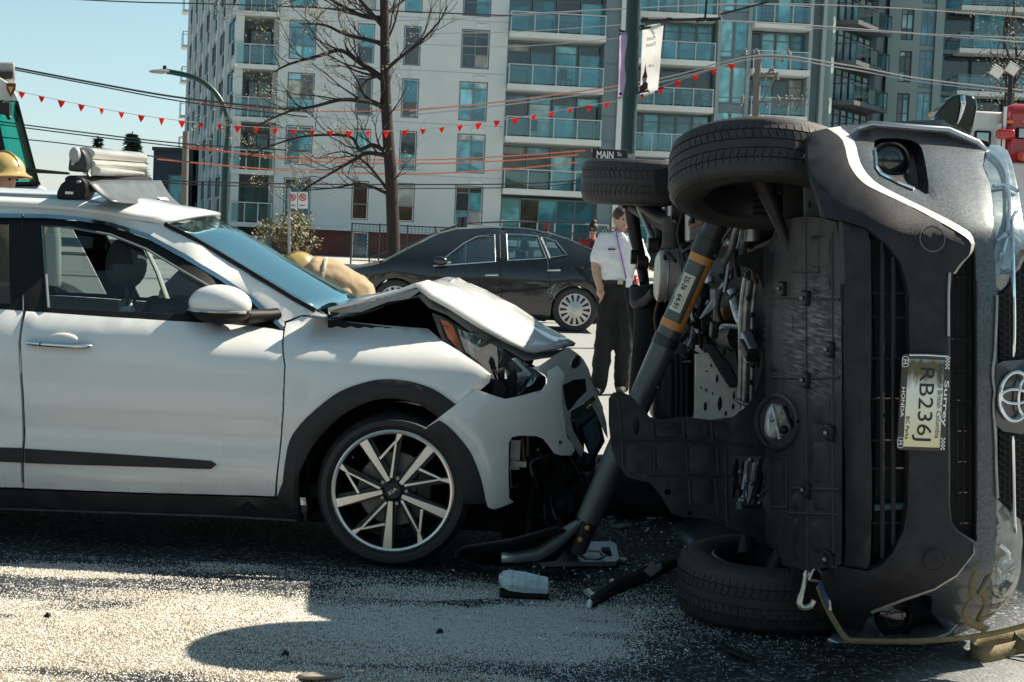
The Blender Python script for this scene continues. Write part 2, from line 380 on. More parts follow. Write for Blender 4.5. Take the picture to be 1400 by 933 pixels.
# sparse scatter thrown wide of the heaps
c1, c2 = G(760, 830), G(300, 760)
sc_ = .055 * np.exp(-(((px - c1.x) / .9) ** 2 + ((py - c1.y) / .5) ** 2)) + .04 * np.exp(-(((px - c2.x) / 1.3) ** 2 + ((py - c2.y) / .22) ** 2)) + .0015
vis = (np.abs(px) < py * .31)
c3 = G(690, 858); keep = (rs.rand(N) < (.20 * dd ** 1.05 * (1 + 2.4 * np.exp(-(((px - c3.x) / .7) ** 2 + ((py - c3.y) / .45) ** 2))) + sc_)) & vis
px, py = px[keep], py[keep]; dd = dd[keep]; K = len(px); print('GRAINS', K)
s = rs.uniform(.0014, .0034, K); a = rs.uniform(0, 6.28, K)
base = np.array([[1, 0, -.1], [-.5, .87, -.1], [-.5, -.87, -.1], [0, 0, 1.2]])
tv = np.empty((K, 4, 3)); ca, sa = np.cos(a), np.sin(a)
for i in range(4):
    tv[:, i, 0] = px + s * (base[i, 0] * ca - base[i, 1] * sa); tv[:, i, 1] = py + s * (base[i, 0] * sa + base[i, 1] * ca); tv[:, i, 2] = .0015 + s * base[i, 2]
tf = (np.arange(K)[:, None, None] * 4 + np.array([[0, 1, 3], [1, 2, 3], [2, 0, 3]])[None]).reshape(-1, 3)
me = bpy.data.meshes.new('absorbent_granules'); me.vertices.add(K * 4); me.vertices.foreach_set('co', tv.ravel())
me.loops.add(tf.size); me.loops.foreach_set('vertex_index', tf.ravel().astype(np.int32)); me.polygons.add(len(tf))
me.polygons.foreach_set('loop_start', (np.arange(len(tf)) * 3).astype(np.int32)); me.polygons.foreach_set('loop_total', np.full(len(tf), 3, np.int32)); me.update()
link('absorbent_granules', me, mat('granule', (.76, .73, .665), .8, var=.25, scale=60))
tag(bpy.data.objects['absorbent_granules'], 'white absorbent granules scattered over the asphalt', 'granules', None, 'stuff')
# dark green rise added behind the viewer, unseen, for a dark band in reflections
hv = []; hn = 60
for j, (rr_, hh) in enumerate(((70, 0), (78, 9), (110, 15), (170, 13), (260, 0))):
    for i in range(hn + 1):
        q = math.pi * (1.02 + .96 * i / hn); k = .6 + .8 * float(vnoise(i * .35, j * .2, 1., 12)); hv.append((rr_ * math.cos(q), rr_ * math.sin(q), hh * k - .05))
me = bpy.data.meshes.new('reflection_backdrop'); me.from_pydata(hv, [], [(j * (hn + 1) + i, j * (hn + 1) + i + 1, (j + 1) * (hn + 1) + i + 1, (j + 1) * (hn + 1) + i) for j in range(4) for i in range(hn)]); me.update()
hl_o = link('reflection_backdrop', me, mat('backdrop_green', (.045, .06, .04), .9, var=.5, scale=.15)); tag(hl_o, None, None, None, 'structure')
# broad pavement in front of the apartment blocks
mb = MB(); mb.box((0, 79.5, .06), (260, 20, .16)); pv = mb.build('pavement', mat('pavement_concrete', (.42, .41, .38), .85, var=.2, scale=.6, bump=.1), ang=0); tag(pv, None, None, None, 'structure')
# ------------------------------------------------------------------ apartment buildings
class Face:
    def __init__(s, o, yaw, n=None):
        s.o = Vector((o[0], o[1], 0)); s.u = Vector((math.cos(yaw), math.sin(yaw), 0)); s.n = Vector((math.sin(yaw), -math.cos(yaw), 0))
    def hit(s, x, y):
        r = ray(x, y); t = (s.o - EYE).dot(s.n) / r.dot(s.n); p = EYE + r * t
        return ((p - s.o).dot(s.u), p.z)
    def pt(s, u, v, d=0): return s.o + s.u * u + Vector((0, 0, v)) + s.n * d
    def box(s, mb, u0, u1, v0, v1, d0, d1):
        p = s.pt; mb.add([p(u, v, d) for u in (u0, u1) for d in (d0, d1) for v in (v0, v1)], [(0, 1, 3, 2), (4, 6, 7, 5), (0, 4, 5, 1), (2, 3, 7, 6), (0, 2, 6, 4), (1, 5, 7, 3)]); return mb
WALLW = mat('pale_wall_panel', (.60, .645, .64), .7, var=.07, scale=.5)
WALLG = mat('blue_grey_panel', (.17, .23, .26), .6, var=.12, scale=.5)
SLAB = mat('balcony_concrete', (.66, .68, .66), .8, var=.12, scale=.8)
FRAME = mat('window_frame_grey', (.17, .21, .23), .45, .2, var=.1)
FRAMED = mat('window_frame_dark', (.05, .06, .07), .45, .2, var=.1)
RAILM = mat('pale_rail', (.46, .51, .51), .45, .2); BRICK = mat('brick_face', (.20, .065, .055), .85, var=.35, scale=1.2)
MORTAR = mat('mortar', (.13, .07, .06), .9)
def pane_mat(name, col, rough=.06, sp=1.):
    if name in MATS: return MATS[name]
    m, n, l, o = _nodes(name); b = n.new('ShaderNodeBsdfPrincipled'); l.new(b.outputs[0], o.inputs[0])
    tc = n.new('ShaderNodeTexCoord'); nz = n.new('ShaderNodeTexNoise'); nz.inputs['Scale'].default_value = .55; nz.inputs['Detail'].default_value = 3; nz.inputs['Distortion'].default_value = 1.5
    l.new(tc.outputs['Object'], nz.inputs['Vector'])
    cr = n.new('ShaderNodeValToRGB'); e = cr.color_ramp.elements; e[0].position = .42; e[1].position = .60
    e[0].color = (*[c * .62 for c in col], 1); e[1].color = (*[min(1, c * 1.2) for c in col], 1)
    l.new(nz.outputs[0], cr.inputs[0]); l.new(cr.outputs[0], b.inputs['Base Color']); b.inputs['Roughness'].default_value = rough; b.inputs['Specular IOR Level'].default_value = sp
    n2 = n.new('ShaderNodeTexNoise'); n2.inputs['Scale'].default_value = .7; bp = n.new('ShaderNodeBump'); bp.inputs['Strength'].default_value = .04; bp.inputs['Distance'].default_value = .3
    l.new(tc.outputs['Object'], n2.inputs['Vector']); l.new(n2.outputs[0], bp.inputs['Height']); l.new(bp.outputs[0], b.inputs['Normal'])
    MATS[name] = m; return m
PANES = [pane_mat('pane_teal', (.10, .38, .46)), pane_mat('pane_dark', (.02, .04, .05)), pane_mat('pane_pale', (.38, .50, .52)), pane_mat('pane_blue', (.05, .20, .27)), pane_mat('pane_teal_light', (.24, .60, .66)), pane_mat('pane_curtain', (.46, .47, .43), .3, .6), pane_mat('pane_warm_dark', (.06, .045, .035))]
RAILG = glass('railing_glass', (.78, .92, .93), 1.5, .02, (.8, .95, 1.), .03)
rnd = random.Random(11)
def window(face, par, u0, u1, v0, v1, cols=2, rows=((.0, 1.),), d=-.12, fr=.07, fm=None, pm=None, name='window'):
    mb = MB(); fm = fm or FRAME
    face.box(mb, u0, u1, v0, v0 + fr, d, d + .1); face.box(mb, u0, u1, v1 - fr, v1, d, d + .1)
    face.box(mb, u0, u0 + fr, v0 + fr, v1 - fr, d, d + .1); face.box(mb, u1 - fr, u1, v0 + fr, v1 - fr, d, d + .1)
    cw = (u1 - u0 - 2 * fr) / cols
    for k in range(1, cols): face.box(mb, u0 + fr + cw * k - fr * .45, u0 + fr + cw * k + fr * .45, v0 + fr, v1 - fr, d, d + .09)
    hh = v1 - v0 - 2 * fr
    for a, b in rows[:-1]: face.box(mb, u0 + fr, u1 - fr, v0 + fr + b * hh - fr * .4, v0 + fr + b * hh + fr * .4, d, d + .08)
    w = mb.build(name, fm, par, ang=0)
    for k in range(cols):
        for a, b in rows:
            m = pm if pm is not None else rnd.choices(PANES, (4, 4, 1, 4, 2, 2, 3))[0]
            q = MB(); face.box(q, u0 + fr + cw * k + .01, u0 + fr + cw * (k + 1) - .01, v0 + fr + a * hh + .01, v0 + fr + b * hh - .01, d - .05, d + .03)
            q.build('pane', m, w, ang=0)
    return w
def wall(face, par, u0, u1, v0, v1, holes, m, thick=.35, name='wall', d=0.):
    """solid wall with real openings, cut as strips round them"""
    mb = MB(); us = sorted({u0, u1, *[h[0] for h in holes], *[h[1] for h in holes]}); 
    us = [u for u in us if u0 <= u <= u1]
    for a, b in zip(us, us[1:]):
        if b - a < 1e-4: continue
        hs_ = sorted([(max(v0, h[2]), min(v1, h[3])) for h in holes if h[0] <= a + 1e-5 and h[1] >= b - 1e-5]); z = v0
        for p, q in hs_:
            if p > z: face.box(mb, a, b, z, p, d - thick, d)
            z = max(z, q)
        if z < v1: face.box(mb, a, b, z, v1, d - thick, d)
    return mb.build(name, m, par, ang=0)
def balcony(face, par, u0, u1, z, depth, posts=4, th=.28, d=0., gm=None, rm=None, slab=None, side=True, hrail=1.05):
    mb = MB(); face.box(mb, u0, u1, z - th, z, d, d + depth); s = mb.build('balcony', slab or SLAB, par, ang=0)
    mb = MB(); e = d + depth - .06; rm = rm or RAILM
    face.box(mb, u0 + .02, u1 - .02, z + hrail - .06, z + hrail, e - .03, e + .03)
    for k in range(posts + 1):
        u = u0 + .05 + (u1 - u0 - .1) * k / posts; face.box(mb, u - .03, u + .03, z, z + hrail - .06, e - .03, e + .03)
    if side:
        for u in (u0 + .05, u1 - .05): face.box(mb, u - .03, u + .03, z + hrail - .06, z + hrail, d, e - .03)
    mb.build('railing', rm, s, ang=0)
    for k in range(posts):
        a = u0 + .05 + (u1 - u0 - .1) * k / posts + .05; b = u0 + .05 + (u1 - u0 - .1) * (k + 1) / posts - .05
        q = MB(); face.box(q, a, b, z + .08, z + hrail - .12, e - .008, e + .008); q.build('glass_panel', gm or RAILG, s, ang=0)
    return s
def rect(face, x0, y0, x1, y1):
    (a, b), (c, d) = face.hit(x0, y0), face.hit(x1, y1); e, f = face.hit(x1, y0), face.hit(x0, y1)
    return (a + f[0]) / 2, (c + e[0]) / 2, (d + f[1]) / 2, (b + e[1]) / 2
# ---- white block on the left
p0 = P(690, 300, 93)
FA = Face((p0.x, p0.y), R(5))
TOP = 25.
bld = thing('apartment_building', 'white apartment block with balcony stacks and brick base behind the bare tree', 'building', (FA.pt(FA.hit(500, 300)[0], 0).x, FA.pt(FA.hit(500, 300)[0], 0).y, 0))
uL = FA.hit(378, 150)[0]; uW = FA.hit(690, 150)[0]; uC = FA.hit(322, 150)[0]; uB = FA.hit(824, 120)[0]; uE = FA.hit(852, 120)[0]
STOREY = 2.73
def rows_of(x0, x1, y0, y1): return rect(FA, x0, y0, x1, y1)
zt0 = FA.hit(650, 112)[1]; zb0 = FA.hit(650, 166)[1]
zrow = [zt0 + STOREY * k for k in range(-2, 6)]                 # window heads
hgt = zt0 - zb0
colsA = [(FA.hit(390, 120)[0] + .1, FA.hit(430, 120)[0], 2), (FA.hit(486, 120)[0], FA.hit(510, 120)[0], 1), (FA.hit(549, 120)[0], FA.hit(573, 120)[0], 1), (FA.hit(628, 120)[0], FA.hit(667, 120)[0], 2)]
zband = FA.hit(470, 312)[1]
holes = [(a, b, z - hgt, z) for a, b, c in colsA for z in zrow]
wall(FA, bld, uL, uW, zband, TOP, holes, WALLW)
for a, b, c in colsA:
    for z in zrow[:6]:
        window(FA, bld, a + .004, b - .004, z - hgt + .004, z - .004, c, ((0, .34), (.34, .84), (.84, 1)) if c == 2 else ((0, .4), (.4, 1.)), d=-.16)
        if c == 2 and a > 0 - 30:
            q = MB(); FA.box(q, b - .75, b - .1, z + .1, z + .28, .0, .08); q.build('vent_cover', SLAB, bld, ang=0)
# joints between the cladding panels: thin proud reveals
for z in zrow[:6]:
    mb = MB(); FA.box(mb, uL, uW, z + .42, z + .455, .0, .012); mb.build('panel_joint', mat('joint_line', (.42, .43, .42), .7), bld, ang=0)
# base: white ledge, brick, door
mb = MB(); FA.box(mb, uL - 1, uW + .2, zband - .14, zband + .02, 0, .35); mb.build('ledge', SLAB, bld, ang=0)
dr = rect(FA, 480, 317, 504, 352)
mb = MB(); FA.box(mb, uL, dr[0], 0, zband - .14, -.4, -.05); FA.box(mb, dr[1], uW, 0, zband - .14, -.4, -.05); mb.build('base_wall', MORTAR, bld, ang=0)
bk = 0; uu = uL
bmesh_b = MB(); FA.box(bmesh_b, 0, .42, 0, .12, -.05, -.02)
br_me = None
hz = .14; z = zband - .14 - hz * 13; r_ = 0
bricks = MB()
while z < zband - .15:
    u = uL + (.22 if r_ % 2 else 0)
    while u < uW - .45:
        if not (u + .42 > dr[0] and u < dr[1]): FA.box(bricks, u, u + .41, z, z + .125, -.05, -.028)
        u += .44
    z += hz; r_ += 1
o = bricks.build('brick_courses', BRICK, bld, ang=0); o['kind'] = 'stuff'
window(FA, bld, dr[0], dr[1], 0, zband - .14, 1, ((0, .55), (.55, 1)), d=-.2, name='door', pm=PANES[3])
mb = MB(); FA.box(mb, uC - 1.6, uL, 0, 1.0, -3, -.4); mb.build('terrace_wall', WALLW, bld, ang=0)
# corner balcony recess
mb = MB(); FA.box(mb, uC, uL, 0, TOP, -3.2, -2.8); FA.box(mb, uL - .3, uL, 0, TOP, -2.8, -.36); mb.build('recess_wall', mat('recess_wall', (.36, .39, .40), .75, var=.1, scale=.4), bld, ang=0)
for k, zt in enumerate(zrow[:6]):
    zs = zt - hgt - .42 + .05
    balcony(FA, bld, uC - .1, uL - .02, zs, 3.0, 3, .24, d=-2.8)
    window(FA, bld, uC + .3, uL - .5, zs, zs + 2.1, 2, ((0, 1),), d=-2.78)
# balcony bay on the right of the white front
zsl = [FA.hit(760, y)[1] for y in (-14, 54, 122, 192, 261)]
zsl = [zsl[-1] + STOREY * 1.0 * k for k in range(6)]
for k, z in enumerate(zsl):
    balcony(FA, bld, uW + .05, uB - .02, z, 1.5, 4, .3, d=-.9)
    w_ = (uB - uW) / 4
    for j in range(4):
        window(FA, bld, uW + .06 + w_ * j, uW + w_ * (j + 1), z + .02, z + 2.3, 1, ((0, .82), (.82, 1)), d=-1.2, fr=.06)
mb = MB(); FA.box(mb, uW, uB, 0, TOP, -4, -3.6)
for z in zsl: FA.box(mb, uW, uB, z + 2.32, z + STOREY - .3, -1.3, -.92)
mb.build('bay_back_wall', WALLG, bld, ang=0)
window(FA, bld, uW + .1, uB, zsl[0] - 2.5, zsl[0] - .45, 5, ((0, 1),), d=-1.2)
balcony(FA, bld, uW, uB + .6, zsl[0] - 2.72, 1.6, 6, .3, d=-.9)
wall(FA, bld, uB, uE - .32, 0, TOP, [], WALLG, 3, 'metal_panel_wall', d=-.02)
for z in zsl:
    mb = MB(); FA.box(mb, uB, uE - .32, z - .04, z, -.02, .015); FA.box(mb, uB, uE - .32, z + 1.3, z + 1.34, -.02, .015); mb.build('panel_joint', FRAME, bld, ang=0)
mb = MB(); FA.box(mb, uE - .3, uE, 0, TOP, -3, .25); mb.build('white_pilaster', WALLW, bld, ang=0)
mb = MB(); FA.box(mb, uC, uE, TOP, TOP + .4, -18, -.0); mb.build('roof', SLAB, bld, ang=0)
# receding side wall, windows between white piers
pc = FA.pt(uC - .1, 0); pf = P(250, 300, 138); dv = Vector((pc.x - pf.x, pc.y - pf.y, 0)); LB = dv.length
FB = Face((pf.x, pf.y), math.atan2(dv.y, dv.x))
if FB.n.dot(Vector((-1, 0, 0))) < 0: FB.n = -FB.n
NC = 7; cw = LB / NC; hb = []
for k in range(NC):
    for z in zrow: hb.append((k * cw + cw * .2, k * cw + cw * .92, z - hgt + .05, z + .25))
wall(FB, bld, 0, LB, 0, TOP, hb, WALLW, .4, 'side_wall')
for k in range(NC):
    for z in zrow[:7]:
        window(FB, bld, k * cw + cw * .2, k * cw + cw * .92, z - hgt + .05, z + .25, 2, ((0, .4), (.4, 1)), d=-.1, fm=FRAME, fr=.16, pm=rnd.choice((PANES[1], PANES[3], PANES[0])))
    mb = MB(); FB.box(mb, k * cw + cw * .02, k * cw + cw * .14, 0, TOP, 0, .12); mb.build('pier', WALLW, bld, ang=0)
    for z in zrow[:7]:
        mb = MB(); FB.box(mb, k * cw + cw * .53, k * cw + cw * .59, z - hgt - .6, z - hgt + .9, 0, .12); mb.build('fin', WALLW, bld, ang=0)
for z in zrow[:7]: balcony(FB, bld, -2.2, -.05, z - hgt - .3, 1.5, 1, .2, d=-1.)
# ---- glass tower behind it
p0 = P(870, 300, 103); FC = Face((p0.x, p0.y), R(3))
tow = thing('apartment_building', 'teal glass apartment tower with balconies behind the street banners', 'building', (FC.pt(FC.hit(985, 300)[0], 0).x, FC.pt(0, 0).y, 0))
u0 = FC.hit(858, 100)[0]; u1 = FC.hit(981, 100)[0]; u2 = FC.hit(1022, 100)[0]; u3 = FC.hit(1103, 100)[0]
zL = [FC.hit(930, y)[1] for y in (84, 147)]; st2 = zL[0] - zL[1]
zL = [zL[1] + st2 * k for k in range(-3, 6)]; zR = [FC.hit(1062, 97)[1] + st2 * k for k in range(-4, 5)]
mb = MB(); FC.box(mb, u0, u3, 0, TOP + 3, -5, -4.6); FC.box(mb, u0, u1, 0, .1, -4.6, 0); mb.build('back_wall', WALLG, tow, ang=0)
for z in zL:
    if z < .3: continue
    balcony(FC, tow, u0 + .3, u1 - .3, z, 1.9, 4, .32, d=-.9)
    n_ = 5; w_ = (u1 - u0 - .4) / n_
    for j in range(n_): window(FC, tow, u0 + .2 + w_ * j, u0 + .2 + w_ * (j + 1) - .02, z + .02, z + st2 - .36, 1, ((0, .8), (.8, 1)), d=-1.2, fr=.06, pm=rnd.choices(PANES, (5, 4, 1, 3, 4, 2, 2))[0])
    mb = MB(); FC.box(mb, u0, u1, z + st2 - .34, z + st2 - .32 + .0, -1.4, -.95); mb.build('spandrel', WALLG, tow, ang=0)
    n_ = 2; w_ = (u2 - u1) / n_
    for j in range(n_): window(FC, tow, u1 + w_ * j, u1 + w_ * (j + 1) - .02, z + .35, z + st2 - .1, 1, ((0, .14), (.14, 1)), d=-.2, fr=.07, pm=rnd.choice((PANES[0], PANES[4], PANES[4])))
    mb = MB(); FC.box(mb, u1, u2, z - .1, z + .33, -.5, -.1); mb.build('spandrel', WALLG, tow, ang=0)
for z in zR:
    if z < .3: continue
    balcony(FC, tow, u2 + .1, u3 - .05, z, 1.8, 3, .32, d=-.8)
    n_ = 4; w_ = (u3 - u2) / n_
    for j in range(n_): window(FC, tow, u2 + w_ * j + .02, u2 + w_ * (j + 1) - .02, z + .02, z + st2 - .36, 1, ((0, .8), (.8, 1)), d=-1.1, fr=.06, pm=rnd.choices(PANES, (3, 6, 1, 4, 2, 1, 3))[0])
for k, u in enumerate((u0, u1 - .1, u2 - .1, u3, u3 + .8)):
    mb = MB(); FC.box(mb, u, u + .22, 0, TOP + 3, -1.2, .1); mb.build('column', mat('tower_column', (.30, .36, .38), .5), tow, ang=0)
mb = MB(); FC.box(mb, u3 + .25, u3 + .78, 0, TOP + 3, -3, -.6); mb.build('dark_recess', WALLG, tow, ang=0)
mb = MB(); FC.box(mb, u0, u3 + 1, TOP + 3, TOP + 3.4, -12, .1); mb.build('roof', SLAB, tow, ang=0)
# ---- grey tower on the right, its left wing turned to the sun
p0 = P(1205, 300, 116); FD = Face((p0.x, p0.y), R(-3))
twr = thing('apartment_building', 'grey apartment tower with angled corner balconies, farthest right of the three', 'building', (FD.pt(0, 0).x + 8, FD.pt(0, 0).y, 0))
WALLD = mat('grey_green_wall', (.24, .32, .32), .7, var=.08, scale=.4)
st3 = FD.hit(1236, 12)[1] - FD.hit(1236, 70)[1]; zw = [FD.hit(1240, 70)[1] + st3 * k for k in range(-4, 4)]; hw = FD.hit(1240, 70)[1] - FD.hit(1240, 113)[1]
uA, uB_, uC_ = FD.hit(1212, 90)[0], FD.hit(1256, 90)[0], FD.hit(1282, 90)[0]; uD_ = uC_ + 16
ww = (FD.hit(1229, 90)[0], FD.hit(1246, 90)[0])
wall(FD, twr, uA, uB_, 0, TOP, [(ww[0], ww[1], z - hw, z) for z in zw], WALLD)
for z in zw: window(FD, twr, ww[0] + .004, ww[1] - .004, z - hw + .004, z - .004, 2, ((0, .35), (.35, .85), (.85, 1)), d=-.2, fm=FRAMED, pm=None)
for z in zw:
    window(FD, twr, uB_ + .02, uC_ - .3, z - hw - .3, z + .1, 2, ((0, .78), (.78, 1)), d=-.2, fm=FRAME, pm=rnd.choice((PANES[3], PANES[0])))
    mb = MB(); FD.box(mb, uB_, uC_ - .3, z + .12, z - hw - .32 + st3, -.5, -.1); mb.build('spandrel', WALLD, twr, ang=0)
    balcony(FD, twr, uC_ + 1.2, uD_, z - hw - .45, 2.2, 6, .3, d=-1.4, rm=FRAME)
    for j in range(7): window(FD, twr, uC_ + .3 + j * 2.2, uC_ + 2.4 + j * 2.2, z - hw - .43, z + .1, 1, ((0, 1),), d=-1.9, fm=FRAMED, pm=rnd.choices(PANES, (2, 7, 0, 4, 1, 1, 3))[0])
    mb = MB(); FD.box(mb, uC_, uD_, z + .1, z + .35, -3, -1.5); mb.build('soffit', WALLD, twr, ang=0)
mb = MB(); FD.box(mb, uC_ - .28, uC_ + .25, 0, TOP, -1, .15); mb.build('column', WALLD, twr, ang=0)
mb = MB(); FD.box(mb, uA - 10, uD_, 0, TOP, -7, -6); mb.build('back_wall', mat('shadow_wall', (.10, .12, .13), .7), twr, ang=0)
# angled wing: faces left-front, glazed
pa = P(1122, 300, 108); pb = P(1186, 300, 116); dv = Vector((pb.x - pa.x, pb.y - pa.y, 0)); FE = Face((pa.x, pa.y), math.atan2(dv.y, dv.x)); LE = dv.length
zc = [FE.hit(1155, y)[1] for y in (33, 88)]; st4 = zc[0] - zc[1]; zc = [zc[1] + st4 * k for k in range(-3, 4)]
for z in zc:
    n_ = 6; w_ = LE * .86 / n_
    for j in range(n_): window(FE, twr, w_ * j, w_ * (j + 1) - .03, z + .05, z + st4 - .35, 1, ((0, .82), (.82, 1)), d=-.1, fm=FRAMED, fr=.09, pm=PANES[2] if j != 3 else PANES[4])
    balcony(FE, twr, .6, LE * .8, z, 1.5, 3, .26, d=0, rm=FRAMED, slab=mat('dark_balcony', (.10, .11, .12), .7), gm=glass('pale_rail_glass', (.7, .85, .85), 1.5, .03, (1, 1, 1), .25))
    mb = MB(); FE.box(mb, 0, LE * .88, z - .3, z, -.3, -.05); mb.build('spandrel', FRAMED, twr, ang=0)
mb = MB(); FE.box(mb, LE * .88, LE * 1.12, 0, TOP, -1, .3); mb.build('corner_pier', mat('blue_grey_pier', (.15, .20, .23), .6), twr, ang=0)
mb = MB(); FE.box(mb, -.5, -.05, 0, TOP, -1, .3); mb.build('column', WALLD, twr, ang=0)
pe = FE.pt(LE * 1.12, 0); pd = FD.pt(uA, 0)
for z in zw:
    mb = MB(); q0 = Vector((pe.x, pe.y + 2, z - hw - .5)); q1 = Vector((pd.x, pd.y + 2.5, z - hw - .5))
    mb.prism([q0, q1, q1 + Vector((0, 0, .3)), q0 + Vector((0, 0, .3))], (0, .5, 0)); mb.build('recess_slab', FRAMED, twr, ang=0)
mb = MB(); FD.box(mb, uA, uD_, TOP, TOP + .4, -7, 0); mb.build('roof', SLAB, twr, ang=0)
# low dark building far left
pl = P(232, 300, 120); FL = Face((pl.x, pl.y), R(0)); r4 = rect(FL, 208, 207, 262, 330)
low = thing('low_building', 'low dark flat-roofed building beyond the wooden pole at far left', 'building', (pl.x, pl.y, 0))
mb = MB(); FL.box(mb, r4[0], r4[1], 0, r4[3], -8, 0); FL.box(mb, r4[0] - .1, r4[1], r4[3], r4[3] + .25, -8, .1); mb.build('wall', mat('dark_render', (.07, .08, .09), .8), low, ang=0)
window(FL, low, r4[1] - 1.6, r4[1] - .2, 1.2, r4[3] - 1.6, 1, ((0, 1),), d=.06, pm=PANES[4])
# patio things on the balconies
def patio_chair(p, rz, m, label):
    t = thing('patio_chair', label, 'chair', p, rz, 'chairs on the balconies')
    q = MB(); q.box((0, 0, .42), (.5, .5, .05)); q.build('seat', m, t, local=True)
    q = MB(); q.box((0, .24, .72), (.5, .05, .55)); q.build('backrest', m, t, local=True)
    for sx in (-.2, .2):
        for sy in (-.2, .2): q = MB(); q.box((sx, sy, .2), (.04, .04, .4)); q.build('leg', FRAMED, t, local=True)
DKC = mat('dark_cushion', (.02, .02, .022), .8); RDC = mat('red_chair', (.5, .07, .06), .6)
for k, (z, u) in enumerate(((zsl[1], .3), (zsl[2], .62), (zsl[3], .55), (zsl[4], .35))):
    patio_chair(FA.pt(uW + (uB - uW) * u, z, -.3), .6 * k, DKC, 'dark patio chair on the %s balcony slab of the white block' % ('lowest', 'second lowest', 'third lowest', 'fourth lowest')[k])
patio_chair(FA.pt(uW + 2.6, zsl[0] - 2.72, -.1), .3, RDC, 'red chair on the ground floor terrace beside the railing')
for k, u in enumerate((.35, .6, .85)): patio_chair(FC.pt(u0 + (u1 - u0) * u, zL[3], -.2), .5 * k, DKC, 'dark chair on the glass tower balcony above the tyres, %s of three' % ('leftmost', 'middle', 'rightmost')[k])
# ------------------------------------------------------------------ street furniture, wires, trees
GREENP = mat('green_pole_paint', (.012, .045, .042), .4, .2, var=.2)
WOODP = mat('weathered_pole_wood', (.17, .16, .14), .85, var=.35, scale=5, stretch=(4, 4, .3), bump=.3)
SIGNW = mat('sign_white', (.75, .75, .72), .5); RED = mat('signal_red', (.72, .05, .035), .6, var=.15); REDC = sheer('pennant_red', (.80, .06, .045), .55); BLK = mat('print_black', (.012, .012, .012), .6); WHT = mat('print_white', (.82, .82, .80), .5)
# street lamp with a curved arm
D = 55; base = G(308, 300); b0 = P(307, 296, D); b0 = Vector((b0.x, b0.y, 0))
t = thing('street_lamp', 'green street lamp with curved arm left of the white apartment block', 'street lamp', b0)
pts = [b0] + [P(x, y, D) for x, y in ((309, 220), (312, 175), (309, 155), (300, 135), (285, 118), (265, 106), (240, 100), (228, 98))]
mb = MB(); mb.tube(crv(pts, 3), [.13] * 4 + [.085] * 21, 10); mb.build('pole', GREENP, t)
mb = MB(); a, b = P(204, 98, D), P(232, 98, D); mb.tube([a, a.lerp(b, .15), a.lerp(b, .6), b], [.05, .11, .16, .1], 10, squash=.5); mb.build('lamp_head', mat('lamp_grey', (.30, .31, .31), .5), t)
mb = MB(); c = P(225, 94.5, D); mb.lathe([(.06, -.1), (.06, .1)], 10, Matrix.Translation(c), True); mb.build('photocell', BLK, t)
# wooden pole
D = 62; b0 = P(253, 280, D)
t = thing('utility_pole', 'plain grey wooden pole standing left of the street lamp', 'pole', (b0.x, b0.y, 0))
mb = MB(); mb.tube([Vector((b0.x, b0.y, 0)), P(254, 180, D)], [.14, .11], 10); mb.build('pole', WOODP, t)
# utility pole with insulators
D = 60; b0 = P(1034, 160, D); b0.z = 0
t = thing('utility_pole', 'utility pole crowded with insulators and brackets above the front tyre', 'pole', b0)
mb = MB(); mb.tube([b0, P(1037, 76, D)], [.16, .11], 10); mb.build('pole', WOODP, t)
IRON = mat('galvanised_iron', (.20, .20, .19), .65, .2)
for (x0, y0, x1, y1) in ((1010, 76, 1092, 78), (1030, 102, 1064, 101), (1028, 140, 1096, 138)):
    mb = MB(); mb.tube([P(x0, y0, D), P(x1, y1, D)], .05, 6); mb.build('crossarm', WOODP, t)
rr = random.Random(4)
for k in range(26):
    x = 1012 + rr.random() * 84; y = rr.choice((76, 101, 139, 139)); c = P(x if y != 101 else 1030 + rr.random() * 34, y, D)
    mb = MB(); mb.lathe([(.02, 0), (.06, .03), (.03, .08), (.065, .12), (.03, .17), (.05, .21), (0, .24)], 8, Matrix.Translation(c) @ Matrix.Rotation(rr.uniform(-.5, .5) + (math.pi if rr.random() < .3 else 0), 4, 'Y')); mb.build('insulator', IRON, t)
for k in range(9):
    c = P(1060 + k * 5, 134, D); mb = MB(); mb.tube([c, c + Vector((rr.uniform(-.2, .2), 0, rr.uniform(-.6, -.3))), c + Vector((rr.uniform(.1, .4), 0, rr.uniform(-.4, .4)))], .022, 5); mb.build('jumper_wire', IRON, t)
mb = MB(); mb.tube([P(1042, 138, D), P(1060, 104, D)], .035, 6); mb.build('brace', IRON, t)
